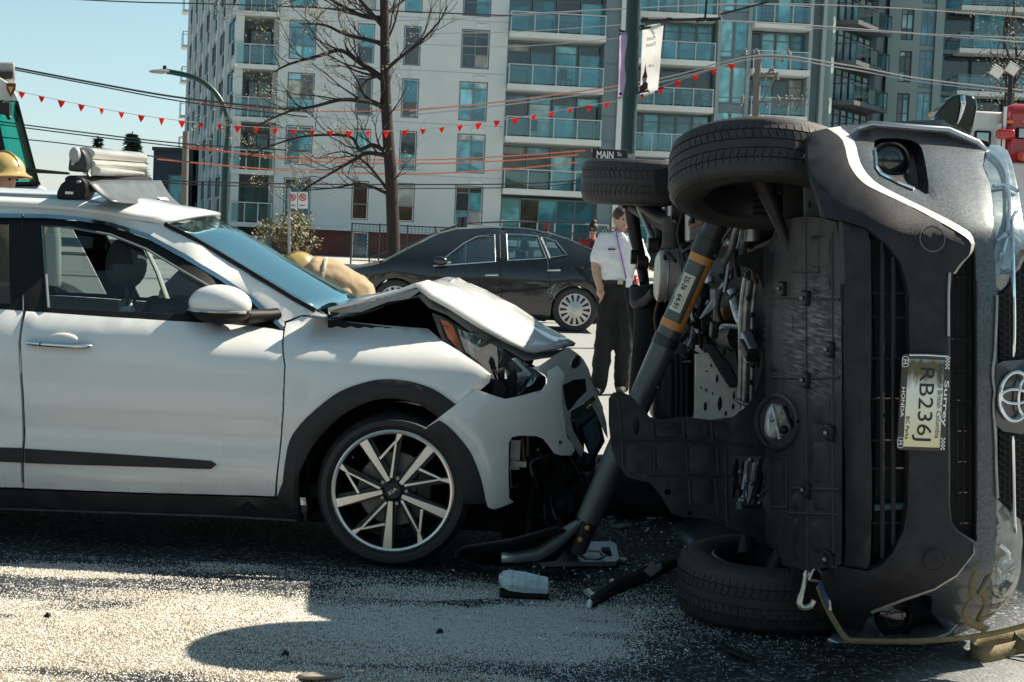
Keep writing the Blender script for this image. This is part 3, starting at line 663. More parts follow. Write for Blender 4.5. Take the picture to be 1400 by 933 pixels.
# banner pole
D = 24; b0 = P(856, 300, D); b0.z = 0; top = P(869, -60, D)
t = thing('banner_pole', 'dark green street pole carrying two hanging banners', 'pole', b0)
mb = MB(); mb.tube([b0, top], [.105, .1], 14); mb.build('pole', GREENP, t)
for y in (42, 128): 
    mb = MB(); mb.tube([P(866, y, D), P(878, y - 2, D), P(907, y - 8, D)], .016, 6); mb.build('banner_arm', BLK, t)
    mb = MB(); mb.tube([P(866, y + 4, D), P(846, y, D)], .016, 6); mb.build('banner_arm', BLK, t)
mb = MB(); mb.tube([P(872, 42, D), P(874, 36, D), P(881, 36, D)], .02, 6); mb.build('hook', BLK, t)
def banner(corners, label, m, D, dep):
    tl, tr_, br, bl = [P(x, y, D + d) for (x, y), d in zip(corners, dep)]
    o = thing('street_banner', label, 'banner', bl, 0, 'banners on the green pole')
    rows = []
    for i in range(13):
        a, b = tl.lerp(bl, i / 12), tr_.lerp(br, i / 12); rows.append([a.lerp(b, j / 8) + Vector((0, -.06 * math.sin(math.pi * j / 8) - .02 * math.sin(i * .9), 0)) for j in range(9)])
    mb = MB(); mb.grid(rows); c = mb.build('cloth', m, o); s = c.modifiers.new('s', 'SOLIDIFY'); s.thickness = .006
    nv = mat('banner_navy', (.06, .08, .17), .7)
    for a, b in ((tl, tr_), (bl, br)):
        dz = Vector((0, -.012, 0)); h = (bl - tl) * .035 * (1 if a == tl else -1)
        mb = MB(); mb.add([a + dz, b + dz, b + h + dz, a + h + dz], [(0, 1, 2, 3)]); q = mb.build('hem', nv, o, ang=0); q.modifiers.new('s', 'SOLIDIFY').thickness = .008
    return o, tl, tr_, br, bl
CREAM = sheer('banner_cream', (.95, .94, .92), .6); VIO = sheer('banner_violet', (.74, .62, .82), .6)
o, tl, tr_, br, bl = banner(((878, 37), (907, 32), (899, 127), (875, 133)), 'cream banner with a small dark monument emblem right of the pole', CREAM, D, (.15, -.1, -.1, .15))
cen = (tl + tr_ + br + bl) / 4
xd = (tr_ - tl).normalized(); yd = (tl - bl).normalized(); nd = xd.cross(yd)
FN = lambda fx, fy: tl.lerp(tr_, fx).lerp(bl.lerp(br, fx), fy) + nd * (.075 if .1 < fx < .9 else .03)
GREYT = mat('banner_print_grey', (.42, .40, .42), .7)
text('Mount', frame(FN(.62, .2), xd, yd), .15, .06, GREYT, o, flip=True); text('Pleasant', frame(FN(.62, .29), xd, yd), .17, .06, GREYT, o, flip=True)
text('est 1888', frame(FN(.72, .6), xd, yd), .09, .04, GREYT, o, flip=True)
EMB = mat('banner_emblem', (.10, .03, .035), .7)
pl_ = [(.18, .95), (.62, .93), (.6, .84), (.5, .82), (.55, .74), (.47, .66), (.42, .55), (.38, .66), (.28, .75), (.33, .84), (.2, .86)]
mb = MB(); mb.prism([FN(a, b) for a, b in pl_], nd * .004); mb.build('monument_print', EMB, o, ang=0)
mb = MB(); mb.lathe([(.0, .006), (.035, .006), (.035, .003)], 14, frame(FN(.42, .79), xd, yd)); mb.build('dial_print', CREAM, o)
banner(((847, 46), (859, 43), (856, 132), (845, 136)), 'violet banner left of the green street pole', VIO, D, (.1, -.05, -.05, .1))
# street-name sign
D = 21; c = P(834, 212, D); xr = (P(850, 212.7, D) - P(820, 211.4, D))
t = thing('street_sign', 'black street-name plate MAIN St above the rear tyre', 'sign', c)
M0 = frame(c, xr, (0, 0, 1)); mb = MB(); mb.box((0, 0, 0), (.42, .13, .02), None); mb.v = [M0 @ v for v in mb.v]; mb.build('plate', BLK, t, bevel=.004)
text('MAIN', M0 @ Matrix.Translation((-.06, 0, .011)), .2, .085, WHT, t, bold=True); text('St', M0 @ Matrix.Translation((.11, .015, .011)), .05, .05, WHT, t)
mb = MB(); mb.box(c + Vector((.24, .03, 0)), (.1, .04, .05)); mb.build('bracket', STEEL, t)
# parking signs
D = 40; b0 = P(398, 330, D); b0.z = 0
t = thing('parking_sign', 'two small white parking signs with red rings on one thin post', 'sign', b0)
mb = MB(); mb.tube([b0, P(395, 258, D)], .03, 8); mb.build('post', STEEL, t)
for x0, x1 in ((394, 405.5), (407, 420)):
    q = [P(x0, 262.5, D), P(x1, 262.8, D), P(x1, 285.5, D), P(x0, 285, D)]; mb = MB(); mb.prism(q, (0, .02, 0)); pl = mb.build('plate', SIGNW, t, ang=0)
    c = q[0].lerp(q[1], .5).lerp(q[3].lerp(q[2], .5), .34) + Vector((0, -.006, 0)); rr_ = (x1 - x0) * .4 * D / F
    Mx = frame(c, (1, 0, 0), (0, 0, 1))
    mb = MB(); mb.lathe([(rr_ * .72, 0), (rr_ * .72, .006), (rr_, .006), (rr_, 0)], 18, Mx); mb.tube([Mx @ Vector((-rr_ * .6, rr_ * .6, .003)), Mx @ Vector((rr_ * .6, -rr_ * .6, .003))], rr_ * .12, 4); mb.build('no_parking_ring', RED, pl)
    text('P', Mx @ Matrix.Translation((0, 0, .001)), rr_ * .6, rr_ * .9, BLK, pl)
    text('NO STOPPING' if x0 < 400 else '>', frame(q[0].lerp(q[2], .5) + Vector((0, -.006, -.12)), (1, 0, 0), (0, 0, 1)), (x1 - x0) * D / F * .7, .04, BLK, pl)
# floodlights at right
D = 48; b0 = P(1381, 210, D); b0.z = 0
t = thing('floodlight_mast', 'thin dark mast with two square floodlights at the right edge', 'floodlight', b0)
mb = MB(); mb.tube([b0, P(1382, 98, D)], .07, 8); mb.build('mast', BLK, t)
for x, y in ((1362, 96), (1383, 92)):
    c = P(x, y, D); Mx = Matrix.Translation(c) @ Matrix.Rotation(.5, 4, 'Y') @ Matrix.Rotation(.4, 4, 'X')
    mb = MB(); mb.add([Mx @ Vector(v) for v in ((-.17, -.2, -.15), (.17, -.2, -.15), (.17, -.2, .15), (-.17, -.2, .15), (-.09, .2, -.09), (.09, .2, -.09), (.09, .2, .09), (-.09, .2, .09))], [(0, 1, 2, 3), (7, 6, 5, 4), (0, 4, 5, 1), (1, 5, 6, 2), (2, 6, 7, 3), (3, 7, 4, 0)]); h = mb.build('lamp_housing', mat('flood_grey', (.30, .29, .26), .5), t, ang=0)
    mb = MB(); mb.box((0, -.205, 0), (.3, .01, .26)); mb.v = [Mx @ v for v in mb.v]; mb.build('lens', SIGNW, h)
    mb = MB(); mb.tube([c + Vector((0, .1, -.1)), P(1381, 104, D)], .03, 6); mb.build('bracket', BLK, t)
# wires
WIREB = mat('wire_black', (.03, .035, .04), .5); WIREO = mat('wire_orange', (.62, .17, .09), .5); WIREG = mat('wire_grey', (.33, .34, .34), .5)
def wire(pts, m, label, r=.018, D=50, name='overhead_wire'):
    p3 = [P(x, y, D + (dd if dd else 0)) for x, y, *r_ in pts for dd in [r_[0] if r_ else 0]]
    mb = MB(); mb.tube(crv(p3, 6), r, 5); o = mb.build(name, m); tag(o, label, 'wire', 'overhead wires'); return o
wire([(-20, 85), (120, 112), (255, 135), (420, 152)], WIREB, 'upper of two black wires sagging across the sky at left', .03)
wire([(-20, 88), (120, 115), (255, 140), (420, 160)], WIREB, 'lower of two black wires sagging across the sky at left', .02)
wire([(-20, 164), (120, 182), (255, 197), (420, 207)], WIREB, 'black wire in the sky just above the ski carrier', .02)
wire([(-20, 168), (120, 186), (255, 202)], WIREB, 'black wire in the sky nearest the ski carrier', .018)
wire([(-20, 186), (100, 198), (260, 222)], WIREB, 'thin black wire meeting the ski carrier end', .014, 40)
wire([(60, -3), (180, 3), (330, 7), (700, 22)], WIREB, 'dark wire along the top left of the picture', .02)
wire([(205, 247), (420, 252), (690, 252), (800, 246)], WIREB, 'dark wire low across the white block', .02)
wire([(205, 250), (420, 257), (690, 257), (800, 250)], WIREB, 'lowest dark wire across the white block', .016)
wire([(255, 140), (420, 152), (560, 150), (700, 138), (880, 112)], WIREO, 'orange wire above the red pennants', .016)
wire([(255, 203), (400, 215), (560, 219), (690, 214), (800, 206)], WIREO, 'uppermost of three orange wires behind the tree trunk', .018)
wire([(255, 199), (400, 219), (560, 224), (690, 220), (790, 212)], WIREO, 'middle one of three orange wires behind the tree trunk', .02)
wire([(215, 218), (400, 234), (560, 238), (690, 232), (790, 222)], WIREO, 'lowest of three orange wires behind the tree trunk', .02)
wire([(560, 152), (720, 135), (900, 108), (1035, 76), (1150, 88), (1260, 108), (1400, 124)], WIREG, 'grey cable bundle rising to the insulator pole, upper strand', .025, 59)
wire([(560, 158), (720, 140), (900, 113), (1035, 80), (1150, 93), (1260, 112), (1400, 128)], WIREG, 'grey cable bundle rising to the insulator pole, lower strand', .022, 59)
wire([(860, 22), (980, 28), (1120, 36), (1400, 58)], WIREG, 'grey trolley wire crossing in front of the glass tower', .022)
wire([(700, 20), (1000, 6), (1200, 10), (1400, 24)], WIREG, 'thin grey wire at the top right of the picture', .018)
wire([(1100, 38), (1250, 46), (1400, 52)], WIREG, 'thin grey wire across the grey tower', .016)
wire([(380, 30), (560, 28), (700, 22), (850, 12)], WIREG, 'thin grey wire across the top of the white block', .012)
wire([(560, 46), (700, 44), (850, 34)], WIREG, 'thin grey wire just above the second window row', .012)
wire([(560, 60), (700, 64), (850, 52)], WIREG, 'thin grey wire crossing the second window row', .012)
# trolley crossover hung from the banner pole
t = thing('trolley_crossover', 'dark trolley wire crossover with hangers right of the banner pole', 'wire fitting', P(960, 27, 30))
mb = MB(); mb.tube([P(866, 29, 30), P(985, 26, 30)], .028, 6); mb.build('bar', BLK, t)
mb = MB(); mb.tube([P(966, 0, 30), P(964, 24, 30), P(952, 30, 30)], .022, 6); mb.tube([P(985, 20, 30), P(1050, 3, 30)], .018, 6); mb.build('hanger', BLK, t)
for x in (882, 915, 958, 970, 976): mb = MB(); c = P(x, 27, 30); mb.box(c, (.1, .06, .06)); mb.build('clamp', DARKST, t)
# red pennants on two strings
def pennants(pts, n, label, D, size):
    p3 = crv([P(x, y, D) for x, y in pts], 12); t = thing('pennant_string', label, 'bunting', p3[0])
    mb = MB(); mb.tube(p3, .008, 4); mb.build('string', WIREG, t)
    ln = [0]
    for a, b in zip(p3, p3[1:]): ln.append(ln[-1] + (b - a).length)
    for k in range(n):
        s = ln[-1] * (k + .5) / n; i = max(j for j in range(len(ln) - 1) if ln[j] <= s); c = p3[i].lerp(p3[i + 1], (s - ln[i]) / (ln[i + 1] - ln[i]))
        w = size * rnd.uniform(.85, 1.1); tw = rnd.uniform(-.7, .7); ex = Vector((math.cos(tw), math.sin(tw), 0)) * w * .5; lean = Vector((rnd.uniform(-.15, .15) * w, rnd.uniform(-.2, .2) * w, -w))
        mb = MB(); mb.prism([c - ex, c + ex, c + lean * .5 + ex * .55 + Vector((0, .02, 0)), c + lean, c + lean * .5 - ex * .55], (0, .012, 0)); mb.build('pennant', REDC, t, ang=0)
pennants([(16, 123), (100, 141), (180, 156), (262, 167)], 9, 'string of red pennants against the open sky at left', 42, .17)
pennants([(262, 167), (350, 174), (450, 179), (560, 178), (680, 165), (800, 145), (860, 134), (940, 106), (1012, 84)], 30, 'string of red pennants across the apartment fronts to the insulator pole', 46, .18)
# fence in front of the white block
D = 70
t = thing('mesh_fence', 'dark wire-mesh fence with top rail along the white block', 'fence', Vector((P(640, 340, D).x, D, .14)))
fx = [P(x, 340, D).x for x in range(480, 861, 38)]; FM = mat('fence_dark', (.05, .05, .055), .5, .3)
zt = 1.75
for x in fx: mb = MB(); mb.tube([(x, D, .14), (x, D, zt + .05)], .035, 6); mb.build('post', FM, t)
mb = MB(); mb.tube([(fx[0], D, zt), (fx[-1], D, zt)], .03, 6); mb.tube([(fx[0], D, .3), (fx[-1], D, .3)], .025, 6); mb.build('rail', FM, t)
mb = MB(); x = fx[0]
while x < fx[-1]:
    mb.box((x, D, (zt + .3) / 2), (.012, .012, zt - .3)); x += .14
for z in np.arange(.4, zt, .14): mb.box(((fx[0] + fx[-1]) / 2, D + .012, z), (fx[-1] - fx[0], .012, .012))
o = mb.build('mesh', FM, t, ang=0); o['kind'] = 'stuff'
t = thing('handrail', 'dark sloping handrail rising towards the terrace behind the sedan roof', 'railing', Vector((P(600, 340, 66).x, 66, .14)))
D = 66; pa, pb, pc = P(505, 352, D), P(632, 306, D), P(700, 303, D)
mb = MB(); mb.tube([pa, pb], .045, 6); mb.tube([pb + Vector((.0, 0, 0)), pc, P(800, 306, D)], .03, 6); mb.build('rail', FM, t)
for f in np.linspace(0, 1, 6): 
    c = pa.lerp(pb, f); mb = MB(); mb.tube([c, (c.x, c.y, .14)], .03, 6); mb.build('post', FM, t)
for x in (629, 636): c = P(x, 297, D); mb = MB(); mb.tube([c, (c.x, c.y, .14)], .1, 8); mb.build('bollard_post', FM, t)
# ------------------------------------------------------------------ trees
BARK = mat('bark', (.030, .021, .018), .9, var=.45, scale=6, stretch=(3, 3, .6), bump=.8, bscale=18); TWIG = mat('twig', (.06, .042, .036), .85)
def tree_limbs(mb, twigs, limbs, D, r0, rng, tips, depthvar=1.5):
    def grow(p, d, r, ln, lev):
        n_ = 4; pts = [p]; dd = d.copy()
        for i in range(n_):
            dd = (dd + Vector((rng.uniform(-.28, .28), rng.uniform(-.3, .3), rng.uniform(-.18, .3)))).normalized(); pts.append(pts[-1] + dd * ln / n_)
        (mb if lev < 2 else twigs).tube(pts, [r * (1 - .7 * i / n_) for i in range(n_ + 1)], 5 if lev < 2 else 4, cap=False)
        tips.append((pts[-1], dd))
        if lev < 3:
            for q in range(rng.choice((2, 3, 3))):
                k = rng.randint(1, n_); nd = (dd + Vector((rng.uniform(-.9, .9), rng.uniform(-.9, .9), rng.uniform(-.5, .8)))).normalized()
                grow(pts[k], nd, r * .5, ln * rng.uniform(.45, .7), lev + 1)
    for pts, r in [(a_, b_ * .85) for a_, b_ in limbs]:
        n = len(pts); off = rng.uniform(-depthvar, depthvar)
        p3 = crv([P(x, y, D + off * (i / (n - 1))) for i, (x, y) in enumerate(pts)], 4)
        m_ = len(p3); mb.tube(p3, [r * (1 - .78 * i / (m_ - 1)) for i in range(m_)], 7, cap=False)
        tips.append((p3[-1], (p3[-1] - p3[-2]).normalized()))
        for k in range(2, m_, 2):
            d = (p3[min(k + 1, m_ - 1)] - p3[k - 1]).normalized()
            nd = (d * .8 + Vector((rng.uniform(-.6, .6), rng.uniform(-.8, .8), rng.uniform(-.35, .9)))).normalized()
            grow(p3[k], nd, r * (1 - .78 * k / (m_ - 1)) * .5, rng.uniform(.6, 1.5), 1)
D = 48; rng = random.Random(5)
b0 = P(539, 350, D); b0.z = .0
t = thing('street_tree', 'bare street tree with dark trunk and first pale buds before the white block', 'tree', b0)
mb = MB(); tr_pts = [b0] + [P(x, y, D) for x, y in ((538, 345), (535, 250), (530, 180), (527, 120), (526, 60), (525, 0), (522, -60), (518, -140))]
mb.tube(crv(tr_pts, 4), [.18] * 5 + [.18 - .09 * k / 27 for k in range(28)], 14); mb.build('trunk', BARK, t, ang=60)
Z = lambda *p: [(240 + x / 2.743, y / 2.743) for x, y in p]
limbs = [(Z((795, 195), (760, 160), (640, 130), (560, 95), (470, 90)), .1), (Z((795, 310), (730, 262), (690, 235), (620, 190), (540, 210), (430, 240), (370, 270)), .11),
         (Z((795, 415), (740, 385), (700, 380), (620, 375), (520, 400), (420, 420), (290, 480)), .1), (Z((795, 575), (740, 545), (690, 560), (650, 512), (500, 510), (380, 540), (240, 600)), .08),
         (Z((795, 585), (720, 575), (670, 600), (600, 640), (500, 700), (420, 760)), .08), (Z((800, 730), (700, 690), (600, 705), (480, 715)), .06), (Z((800, 720), (740, 640), (690, 595), (620, 570), (540, 590)), .06),
         (Z((790, 70), (700, 60), (600, 10), (520, -30), (430, 10)), .09), (Z((800, 280), (720, 300), (690, 340)), .05), ([(528, 95), (548, 78), (572, 60), (600, 30), (612, 8)], .07), ([(526, 20), (552, 0), (590, -40)], .07),
         ([(526, 40), (500, 10), (470, -20), (420, -35)], .08), ([(535, 250), (548, 235), (556, 215)], .03), ([(530, 160), (545, 140), (556, 118)], .03), ([(527, 60), (540, 30), (548, -10)], .05)]
br = MB(); tw = MB(); tips = []
tree_limbs(br, tw, limbs, D, .1, rng, tips); br.build('branches', BARK, t, ang=60); o = tw.build('twigs', TWIG, t, ang=60); o['kind'] = 'stuff'
def leaves(tips, n, size, spread, rng, keep=lambda p: True):
    mb = MB()
    for p, d in tips:
        if not keep(p): continue
        for k in range(n):
            c = p + Vector((rng.gauss(0, spread), rng.gauss(0, spread), rng.gauss(0, spread)))
            a = Vector((rng.uniform(-1, 1), rng.uniform(-1, 1), rng.uniform(-1, 1))).normalized(); b = a.orthogonal().normalized(); s = size * rng.uniform(.5, 1.2)
            mb.add([c, c + a * s * .5 + b * s * .22, c + a * s, c + a * s * .5 - b * s * .22], [(0, 1, 2, 3)])
    return mb
BUD = mat('young_leaf', (.33, .31, .19), .7, var=.35, scale=2)
xl = P(470, 150, D).x
o = leaves(tips, 6, .065, .05, rng, lambda p: p.x < xl or rng.random() < .18).build('buds', BUD, t, ang=0); o['kind'] = 'stuff'
# shrub by the parking sign
def leafy(name, label, cat, c, rad, n, size, m, rng, grp=None, trunk=True, lobes=7):
    t = thing(name, label, cat, (c.x, c.y, 0), 0, grp); mb = MB(); cs = [(Vector((rng.gauss(0, .45) * rad.x, rng.gauss(0, .45) * rad.y, rng.gauss(0, .42) * rad.z)), rng.uniform(.35, .6)) for _ in range(lobes)]
    for k in range(n):
        q, s = cs[k % lobes]; d = Vector((rng.gauss(0, 1), rng.gauss(0, 1), rng.gauss(0, 1))).normalized(); p = c + q + Vector((d.x * rad.x, d.y * rad.y, d.z * rad.z)) * s * rng.uniform(.55, 1.1)
        a = Vector((rng.uniform(-1, 1), rng.uniform(-1, 1), rng.uniform(-.6, 1))).normalized(); b = a.orthogonal().normalized(); z = size * rng.uniform(.6, 1.2)
        mb.add([p, p + a * z * .5 + b * z * .3, p + a * z, p + a * z * .5 - b * z * .3], [(0, 1, 2, 3)])
    mb.build('crown', m, t, ang=0)['kind'] = 'stuff'
    if trunk: q = MB(); q.tube([(c.x, c.y, 0), (c.x + .02, c.y, c.z * .6), (c.x, c.y, c.z)], [.09, .07, .03], 7); q.build('trunk', BARK, t)
    return t
SHR = mat('shrub_leaf', (.13, .12, .05), .6, var=.5, scale=1.5)
c = P(392, 322, 55); c.z = max(c.z, 1.0)
leafy('shrub', 'round green-brown shrub behind the parking sign post', 'shrub', c, Vector((.85, .8, .75)), 1500, .13, SHR, rng)
c = P(1378, 70, 70); LEAFD = mat('dark_spring_leaf', (.10, .10, .06), .7, var=.5, scale=1.5)
t = leafy('street_tree', 'loosely leafed small tree at the right edge behind the floodlights', 'tree', c, Vector((1.3, 1.2, 2.4)), 1300, .12, LEAFD, rng, lobes=16)
tips2 = []; br = MB(); tw = MB(); tree_limbs(br, tw, [([(1383, 160), (1375, 110), (1362, 80), (1350, 70)], .08), ([(1383, 140), (1390, 80), (1384, 30), (1392, -20)], .09), ([(1384, 90), (1372, 50), (1378, 10)], .06)], 70, .1, rng, tips2); br.build('branches', BARK, t); tw.build('twigs', TWIG, t)['kind'] = 'stuff'
# conifers far left
CON = mat('conifer_needles', (.045, .075, .05), .8, var=.4, scale=2)
def conifer(x, ytop, D, h, w, label, dens_=1.):
    top = P(x, ytop, D); b = Vector((top.x, top.y, 0)); t = thing('conifer_tree', label, 'tree', b, 0, 'conifers beyond the white car')
    q = MB(); q.tube([b, top], [.3, .03], 7); q.build('trunk', BARK, t); mb = MB(); z = top.z - .2
    while z > top.z - h:
        f = (top.z - z) / h; L = w * (.05 + .8 * f) * rng.uniform(.7, 1.15)
        for k in range(int(8 * dens_)):
            a = rng.uniform(0, 6.28); d = Vector((math.cos(a), math.sin(a), -.15)); p = Vector((b.x, b.y, z))
            for s_ in range(int(14 * dens_)):
                g = s_ / 14 * L; c = p + d * g + Vector((0, 0, -.18 * g * g / max(L, .1)))
                for _ in range(3):
                    e = (d * .4 + Vector((rng.uniform(-1, 1), rng.uniform(-1, 1), rng.uniform(-.6, .3)))).normalized(); s2 = rng.uniform(.18, .42); f2 = e.orthogonal().normalized() * .035
                    mb.add([c, c + e * s2 * .5 + f2, c + e * s2, c + e * s2 * .5 - f2], [(0, 1, 2, 3)])
        z -= rng.uniform(.14, .24)
    mb.build('crown', CON, t, ang=0)['kind'] = 'stuff'
conifer(181, 180, 95, 3.6, 1.5, 'taller dark conifer with drooping crown right of the ski carrier', 1.2)
conifer(134, 186, 100, 3, 1.3, 'sparse conifer tip showing above the ski carrier', .7)
# ------------------------------------------------------------------ people
SKIN = mat('skin', (.50, .30, .22), .55, var=.12, scale=12); HAIRD = mat('dark_hair', (.02, .014, .012), .6, var=.4, scale=30)
def fused(mb, name, m, parent, vox=.014, sm=6, fold=None):
    o = mb.build(name, m, parent, ang=0); r = o.modifiers.new('r', 'REMESH'); r.mode = 'VOXEL'; r.voxel_size = vox; r.use_smooth_shade = True
    s = o.modifiers.new('s', 'SMOOTH'); s.iterations = sm; s.factor = .5
    if fold:
        tx = bpy.data.textures.new('folds', 'CLOUDS'); tx.noise_scale = fold[1]; tx.noise_depth = 3; d = o.modifiers.new('d', 'DISPLACE'); d.texture = tx; d.strength = fold[0]; d.mid_level = .5; d.texture_coords = 'LOCAL'
    return o
def limb(mb, pts, rad, n=12):
    pts = [Vector(p) for p in pts]; mb.tube(crv(pts, 3), [rad[min(i // 3, len(rad) - 1)] * (1 - (i % 3) / 3) + rad[min(i // 3 + 1, len(rad) - 1)] * ((i % 3) / 3) for i in range((len(pts) - 1) * 3 + 1)], n)
    mb.ball(pts[0], rad[0], 10, 6); mb.ball(pts[-1], rad[-1], 10, 6)
def torso(mb, secs):                                 # (centre, half width, half depth, across)
    rows = []
    for c, a, b, ax in secs:
        c = Vector(c); ax = Vector(ax).normalized(); ay = Vector((-ax.y, ax.x, 0)).normalized()
        rows.append([c + ax * math.cos(q) * a * (1 - .06 * math.cos(2 * q)) + ay * math.sin(q) * b for q in [2 * math.pi * k / 20 for k in range(20)]])
    k = len(mb.v); mb.grid(rows, True); mb.f += [[k + j for j in range(20)][::-1], [len(mb.v) - 20 + j for j in range(20)]]
def head(mb, c, s, look, upv=Vector((0, 0, 1))):      # one head with nose, brow, chin and ears; s = height
    lk = Vector(look).normalized(); sd_ = lk.cross(upv).normalized(); u = sd_.cross(lk)
    M = Matrix((sd_, lk, u)).transposed(); h = s / 2; W = lambda x, y, z: Vector(c) + M @ Vector((x, y, z)) * h
    mb.ball(Vector(c) + M @ Vector((0, -.06 * h, .12 * h)), (h * .70, h * .82, h * .88), 18, 12, M); mb.ball(W(0, .12, -.42), (h * .52, h * .6, h * .56), 14, 10, M)
    mb.ball(W(0, .55, -.72), (h * .22, h * .2, h * .17), 8, 6, M); mb.ball(W(0, .80, -.08), (h * .12, h * .22, h * .2), 8, 6, M); mb.ball(W(0, .72, .12), (h * .4, h * .1, h * .09), 8, 6, M)
    for q in (-1, 1): mb.ball(W(.70 * q, -.06, -.02), (h * .08, h * .17, h * .25), 8, 6, M)
    return W
def face(W, root, s):
    mb = MB(); e = s * .045
    for q in (-1, 1): mb.ball(W(.27 * q, .76, .02), e * .8, 8, 6)
    mb.build('eyes', BLK, root); mb = MB(); mb.tube([W(-.22, .78, -.47), W(0, .84, -.48), W(.22, .78, -.47)], s * .022, 6); mb.build('mouth', mat('lips', (.35, .12, .10), .5), root)
def hand(mb, w, d, side, s=.18):                      # palm and five bent fingers
    d = Vector(d).normalized(); sd_ = Vector(side).normalized(); nn = d.cross(sd_)
    mb.ball(Vector(w) + d * s * .25, (s * .24, s * .24, s * .24), 10, 6)
    for k in range(4):
        b = Vector(w) + d * s * .42 + sd_ * s * (.16 - .11 * k); l = s * (.4, .46, .42, .33)[k]
        mb.tube([b - d * s * .15, b, b + d * l * .5, b + d * l * .85 + nn * l * .35], s * .05, 6)
    b = Vector(w) + d * s * .15 + sd_ * s * .2; mb.tube([b - sd_ * s * .08, b + sd_ * s * .12 + d * s * .1, b + sd_ * s * .14 + d * s * .32], s * .055, 6)
X, Zv = Vector((1, 0, 0)), Vector((0, 0, 1))
# officer
D = 16.6; Q = lambda x, y, d=0: P(x, y, D + d)
pelv = Q(842, 390); ft = Vector((Q(835, 538).x, D, 0))
t = thing('person', 'officer in white short-sleeved shirt and black trousers standing behind the overturned car', 'person', ft)
b = MB(); hc = Q(850, 300); hc.z = min(hc.z, 1.7)
W = head(b, hc, .235, (.45, -1, -.05)); limb(b, [hc + Vector((0, .01, -.08)), Q(847, 322)], [.058, .065])
ax = Vector((1, .12, 0)); shL, shR = Q(826, 326), Q(868, 328)
torso(b, [(Q(842, 400), .15, .1, ax), (pelv, .16, .11, ax), (Q(844, 365), .145, .105, ax), (Q(845, 342), .17, .12, ax), (Q(846, 326), .16, .1, ax), (Q(847, 318), .07, .07, ax)])
elL, wrL = Q(814, 361, -.02), Q(820, 394, -.08); elR, wrR = Q(881, 362), Q(878, 395, -.1)
limb(b, [shL, elL, wrL], [.062, .046, .032]); limb(b, [shR, elR, wrR], [.062, .046, .032]); hand(b, wrL, (.15, -.1, -1), (0, -1, 0)); hand(b, wrR, (-.05, -.1, -1), (0, -1, 0))
legs = [([Q(832, 396), Q(826, 462), Q(818, 527)], (816, 536)), ([Q(852, 396), Q(853, 462), Q(850, 524, .1)], (848, 532))]
for pts, f_ in legs: limb(b, pts, [.09, .058, .042])
fused(b, 'body', SKIN, t); face(W, t, .235)
b = MB(); torso(b, [(Q(842, 388), .168, .122, ax), (Q(843, 376), .172, .125, ax), (Q(845, 350), .185, .135, ax), (Q(846, 334), .19, .125, ax), (Q(846, 323), .165, .105, ax), (Q(847, 317), .085, .085, ax)])
limb(b, [shL + Vector((.02, 0, 0)), shL.lerp(elL, .75)], [.085, .078]); limb(b, [shR - Vector((.02, 0, 0)), shR.lerp(elR, .75)], [.085, .078])
fused(b, 'shirt', mat('shirt_white', (.74, .75, .77), .8, var=.06, scale=9, bump=.3, bscale=14), t, fold=(.03, .07))
b = MB(); torso(b, [(Q(842, 408), .165, .12, ax), (Q(842, 395), .172, .125, ax), (Q(842, 386), .165, .12, ax)])
for pts, f_ in legs: limb(b, [pts[0], pts[1], pts[2] + Vector((0, 0, -.02))], [.108, .09, .078])
fused(b, 'trousers', mat('trousers_black', (.006, .006, .007), .85, var=.3, bump=.3, bscale=12), t, fold=(.035, .09))
for pts, (fx_, fy_) in legs:
    c = pts[2]; b = MB(); b.tube([(c.x, c.y + .07, .05), (c.x - .01, c.y - .05, .055), (c.x - .03, c.y - .2, .04)], [.05, .052, .035], 10, squash=.9); b.build('shoe', BLK, t)
b = MB(); rows = [[Q(842, y) + Vector((math.cos(q) * .174, math.sin(q) * .128, 0)) for q in [2 * math.pi * k / 24 for k in range(24)]] for y in (383, 388.5)]; b.grid(rows, True); b.build('belt', BLK, t)
b = MB(); b.box(Q(848, 386, -.135), (.05, .012, .04)); b.build('buckle', mat('brass', (.55, .45, .28), .35, .8), t)
EP = mat('epaulette_black', (.015, .015, .018), .8); GOLD = mat('gold_braid', (.55, .40, .12), .45, .5)
for q, c in ((1, Q(831, 314.5, -.03)), (-1, Q(864, 316.5, -.03))):
    Mx = frame(c, (q * 1, 0, .38), (0, 1, 0)); b = MB(); b.box((0, 0, 0), (.13, .06, .012)); b.v = [Mx @ v for v in b.v]; e_ = b.build('epaulette', EP, t)
    for k in range(4): b = MB(); b.box((-.05 + .03 * k, 0, 0), (.013, .063, .018)); b.v = [Mx @ v for v in b.v]; b.build('stripe', GOLD, e_)
b = MB(); b.tube([Q(843, 318, -.1), Q(846, 335, -.15), Q(853, 366, -.15), Q(856, 382, -.15)], .008, 6); b.build('lanyard', mat('lanyard_violet', (.20, .08, .30), .7), t)
b = MB(); b.box(Q(860, 387, -.16), (.06, .008, .085)); b.build('id_badge', WHT, t); b = MB(); b.box(Q(836, 341, -.14), (.07, .008, .014)); b.build('name_tag', BLK, t)
b = MB(); c = W(0, -.1, .55); b.ball(W(0, -.14, .25), (.085, .10, .095), 16, 10); b.build('hair', mat('brown_hair', (.05, .03, .02), .6), t)
